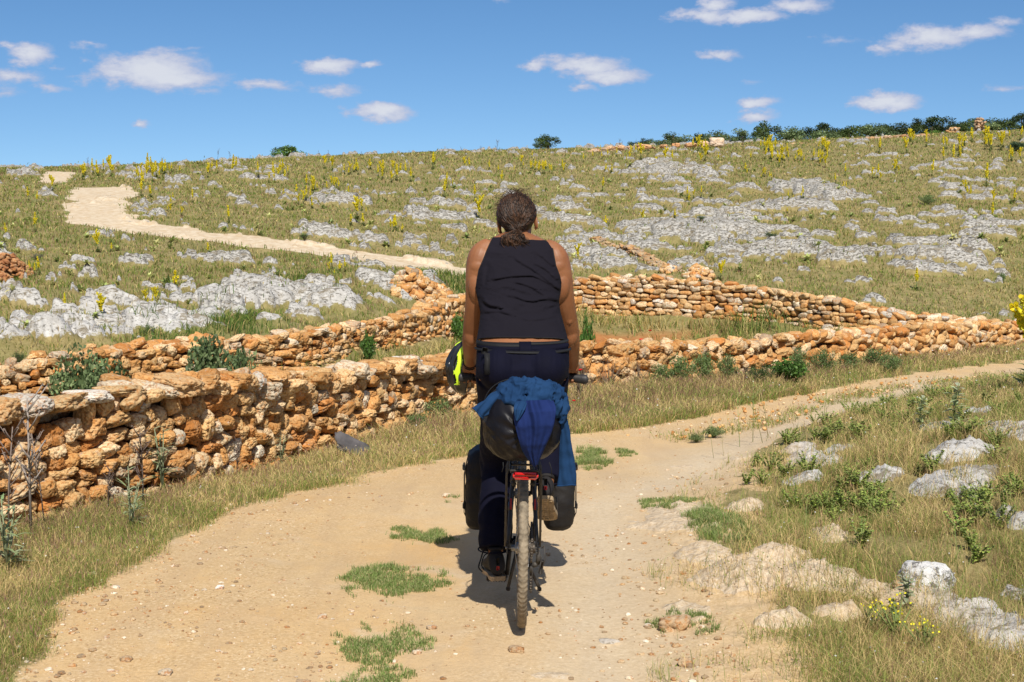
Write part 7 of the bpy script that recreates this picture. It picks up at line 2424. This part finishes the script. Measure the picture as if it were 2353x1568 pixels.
def sheet(Lp, Rp, Yl, Yr, n=70, m=46, pleats=6, amp=.006, bulge=.02, seed=0, back=0.0, taper=1.0, phase=0):
    Lq = smooth_path(Lp, 12); Rq = smooth_path(Rp, 12); V = []
    for i in range(n):
        t = i / (n - 1)
        a = Lq[min(len(Lq) - 1, int(t * (len(Lq) - 1)))]; b = Rq[min(len(Rq) - 1, int(t * (len(Rq) - 1)))]
        la, lb = t * (len(Lq) - 1), t * (len(Rq) - 1)
        a = np.array([np.interp(la, range(len(Lq)), [p[k] for p in Lq]) for k in (0, 1)]); b = np.array([np.interp(lb, range(len(Rq)), [p[k] for p in Rq]) for k in (0, 1)])
        for j in range(m):
            s = j / (m - 1); x = a[0] + (b[0] - a[0]) * s; y = a[1] + (b[1] - a[1]) * s
            Y = np.interp(t, np.linspace(0, 1, len(Yl)), Yl) * (1 - s) + np.interp(t, np.linspace(0, 1, len(Yr)), Yr) * s
            k = s + .06 * math.sin(t * 5 + seed); pl = math.sin(k * pleats * math.pi * 2 + phase + .8 * math.sin(t * 3 + seed)) * .6 + .4 * math.sin(k * pleats * 1.7 * math.pi * 2 + 1.3)
            e_ = math.sin(math.pi * s) ** .4
            Y -= bulge * math.sin(math.pi * s) + amp * pl * (1 - .75 * t ** taper) * e_
            V.append(QL(x, y, float(Y)))
    V = np.array(V); V += (fbm3(V * 30, seed + 3, 2) - .5)[:, None] * np.array([0, .006, 0])
    F = [(i * m + j, (i + 1) * m + j, (i + 1) * m + j + 1, i * m + j + 1) for i in range(n - 1) for j in range(m - 1)]
    return V, F
mb = MB()
V, F = sheet([(1187, 921), (1181, 945), (1181, 963), (1189, 1000), (1201, 1035), (1226, 1074)], [(1270, 918), (1277, 938), (1276, 962), (1268, 994), (1252, 1030), (1236, 1068)], [5.635, 5.585, 5.57, 5.585, 5.63], [5.635, 5.585, 5.57, 5.585, 5.63], pleats=2.6, amp=.016, bulge=.022, seed=2, taper=1.6)
mb.add(V, F); o = mb.build('shirt_back', M_DEN2, sh); o.modifiers.new('t', 'SOLIDIFY').thickness = .003
mb = MB()
V, F = sheet([(1184, 922), (1180, 940), (1184, 965)], [(1212, 921), (1206, 942), (1190, 968)], [5.625, 5.572, 5.562], [5.63, 5.562, 5.555], n=40, m=30, pleats=3, amp=.006, bulge=.012, seed=5)
mb.add(V, F); o = mb.build('shirt_flap', M_DEN, sh); o.modifiers.new('t', 'SOLIDIFY').thickness = .003
m_ = MB()   # edge seams of the hanging back
for E in ([(1183, 961), (1192, 1002), (1203, 1037), (1228, 1073)], [(1272, 950), (1266, 990), (1248, 1030), (1235, 1066)]):
    q = smooth_path(E, 6); tube(m_, [QL(p[0], p[1], 5.588 + .05 * sst(0, 1, i / (len(q) - 1))) for i, p in enumerate(q)], .004, 6)
m_.build('seam', M_DEN, sh)


def sleeve(pts, seed, ry=.55, name='sleeve'):
    """flattened hanging sleeve; pts (x, y, distance, half width in m)"""
    q = smooth_path(pts, 8); m_ = MB(); n = len(q); S = 28; V = []
    for i, p in enumerate(q):
        a = q[max(0, i - 1)]; b = q[min(n - 1, i + 1)]; dx, dy = b[0] - a[0], b[1] - a[1]; L0 = math.hypot(dx, dy); nx, ny = -dy / L0, dx / L0
        px = 3233 / p[2]
        for k in range(S):
            t = 2 * math.pi * k / S; w = p[3] * (1 + .10 * math.sin(3 * t + i * .25 + seed)); o_ = w * math.cos(t) * px
            Y = p[2] + p[3] * ry * math.sin(t) * (1 + .45 * math.sin(5 * t + i * .16 + seed)) 
            V.append(QL(p[0] + nx * o_, p[1] + ny * o_, Y))
    V = np.array(V); V += (fbm3(V * 35, seed, 2) - .5)[:, None] * np.array([.003, .007, .003])
    F = [(i * S + k, i * S + (k + 1) % S, (i + 1) * S + (k + 1) % S, (i + 1) * S + k) for i in range(n - 1) for k in range(S)]
    m_.add(V, F); o = m_.build(name, M_DEN, sh); o.modifiers.new('t', 'SOLIDIFY').thickness = .003
    mc = MB(); tube(mc, [tuple(v) for v in V[-S:]] + [tuple(V[-S])], .0035, 6); mc.build('cuff', M_DEN, o)
    return o
sleeve([(1152, 912, 5.71, .026), (1138, 920, 5.70, .032), (1122, 933, 5.69, .031), (1106, 944, 5.68, .029), (1099, 950, 5.68, .029)], 1)
sleeve([(1282, 938, 5.70, .026), (1288, 955, 5.70, .020), (1298, 985, 5.71, .019), (1301, 1020, 5.72, .024), (1302, 1060, 5.73, .031), (1303, 1095, 5.735, .036), (1304, 1115, 5.74, .038)], 2, .35)

# front panniers
def pannier(s):
    e = empty('pannier', (BX, BY, BZ), label='black pannier hanging beside the front wheel, ' + ('left one, half hidden by the rider\'s straight leg' if s < 0 else 'right one, behind the raised shoe'), category='pannier', group='front panniers')
    m_ = MB(); V = []; n = 28; lv = [(.165, .5, .35), (.175, .74, .62), (.20, .92, .86), (.26, 1.0, .98), (.36, 1.0, 1.0), (.46, .97, .98), (.53, .90, .93), (.565, .72, .84), (.585, .45, .70), (.590, .2, .5)]
    for z, kx, ky in lv:
        for k in range(n):
            t = 2 * math.pi * k / n; cx, sy = math.cos(t), math.sin(t)
            x = s * (.195 + .085 * kx * math.copysign(abs(cx) ** .7, cx)); y = 1.06 + .145 * ky * math.copysign(abs(sy) ** .6, sy)
            V.append((x, y, z))
    F = [(i * n + k, i * n + (k + 1) % n, (i + 1) * n + (k + 1) % n, (i + 1) * n + k) for i in range(len(lv) - 1) for k in range(n)] + [tuple(reversed(range(n))), tuple((len(lv) - 1) * n + k for k in range(n))]
    m_.add(V, F); V, F, Nn = remesh(m_, .007, 3, .5)
    V = V + Nn * (.012 * (fbm3(V * 9, 31, 3) - .5) + .008 * (ridg2(V[:, 2] * 9 + V[:, 1] * 6, V[:, 0] * 12 + V[:, 2] * 3, 5, 2) - .5))[:, None]
    m_ = MB(); m_.add(V, F); m_.build('pannier_body', M_PAN, e)
    m_ = MB()
    for z in (.50, .30):
        box(m_, (s * .283, 1.0, z), (.010, .022, .036), None, None, .003); tube(m_, [(s * .284, .985, z + .018), (s * .289, .98, z + .008), (s * .289, .98, z - .012), (s * .283, .985, z - .018)], .0028, 6)
    box(m_, (s * .262, 1.0, .215), (.014, .02, .03), None, None, .003)
    m_.build('buckles', M_BLKP, e)
    m_ = MB()
    for y in (1.0, 1.12):
        tube(m_, [(s * .20, y, .590), (s * .262, y, .555), (s * .284, y, .46), (s * .285, y, .26), (s * .255, y, .195)], [(.011, .002)] * 5, 6, up=(0, 1, 0))
    m_.build('straps', M_WEB, e)
pannier(-1); pannier(1)

# helmet hung on the left end of the bar
def helmet():
    e = empty('helmet', (BX, BY, BZ), label='black and neon yellow cycling helmet hanging from the left handlebar end', category='helmet')
    C = Vector(QL(1074, 842, 6.93)); Rm = Euler((R_(0), R_(10), R_(8))).to_matrix() @ Matrix(((0, 0, -1), (-1, 0, 0), (0, 1, 0)))      # crown points to the left, opening to the bar
    D, F = ico(5); keep = D[:, 2] > -.10
    ax, ay, az = .082, .134, .108
    neon_v, base_v, liner = [], [], []
    th = np.arctan2(D[:, 0], D[:, 2]); yy = D[:, 1]
    # vents: lens shaped openings in three rows
    vent = np.zeros(len(D), bool)
    for (t0, y0, wt, wy) in [(0, .45, .10, .28), (0, -.35, .10, .26), (.42, .25, .10, .30), (-.42, .25, .10, .30), (.45, -.42, .10, .22), (-.45, -.42, .10, .22), (.85, .1, .10, .26), (-.85, .1, .10, .26), (.9, -.5, .08, .18), (-.9, -.5, .08, .18), (1.2, .45, .07, .15), (-1.2, .45, .07, .15)]:
        vent |= ((th - t0) / wt) ** 2 + ((yy - y0) / wy) ** 2 < 1
    ridge = 1 + .035 * np.cos(th * 14) * np.clip(D[:, 2], 0, 1) + .05 * np.clip(-yy, 0, 1) ** 3
    V = D * np.array([ax, ay, az]) * ridge[:, None]; Vin = D * np.array([ax, ay, az]) * .80
    neon = ((np.abs(np.abs(th) - 1.02) < .20) & (yy > -.70) & (yy < .88)) | ((np.abs(th) < .12) & (yy > .5))
    fk = keep[F].all(1) & ~vent[F].any(1); fn = fk & neon[F].all(1); fb = fk & ~neon[F].all(1)
    def put_(Vx, Fx, name, mat, th_):
        mb = MB(); W = Vx @ np.array(Rm).T + np.array(C); mb.add(W, Fx); o = mb.build(name, mat, e); s = o.modifiers.new('t', 'SOLIDIFY'); s.thickness = th_; s.offset = -1; return o
    put_(V, F[fb], 'shell', simple('helmet black shell', (.014, .014, .016), .28, coat=.3), .014)
    put_(V * 1.004, F[fn], 'neon_panels', simple('neon yellow shell', (.62, .90, .03), .35), .014)
    put_(Vin, F[keep[F].all(1) & ~vent[F].all(1)], 'liner', simple('helmet foam', (.05, .05, .05), .8), .004)
    mb = MB()
    def hpnt(x, y, z): return tuple(C + Rm @ Vector((x, y, z)))
    bar = Vector((-.262, .862, .985))
    for sx in (-1, 1):
        for sy in (-1, 1):
            tube(mb, [tuple(p) for p in smooth_path([hpnt(sx * .060, sy * .07, 0), hpnt(sx * .045, sy * .02, -.05), tuple(bar + Vector((.01, .0, -.012)))], 6)], [(.006, .0016)] * 13, 6)
    P_ = [(bar.x + .03 + .02 * math.cos(a) * 0, bar.y + .026 * math.cos(a), bar.z - .008 + .026 * math.sin(a)) for a in np.linspace(0, 6.283, 17)]
    tube(mb, P_, .003, 6)
    mb.build('chin_straps', M_WEB, e)
helmet()
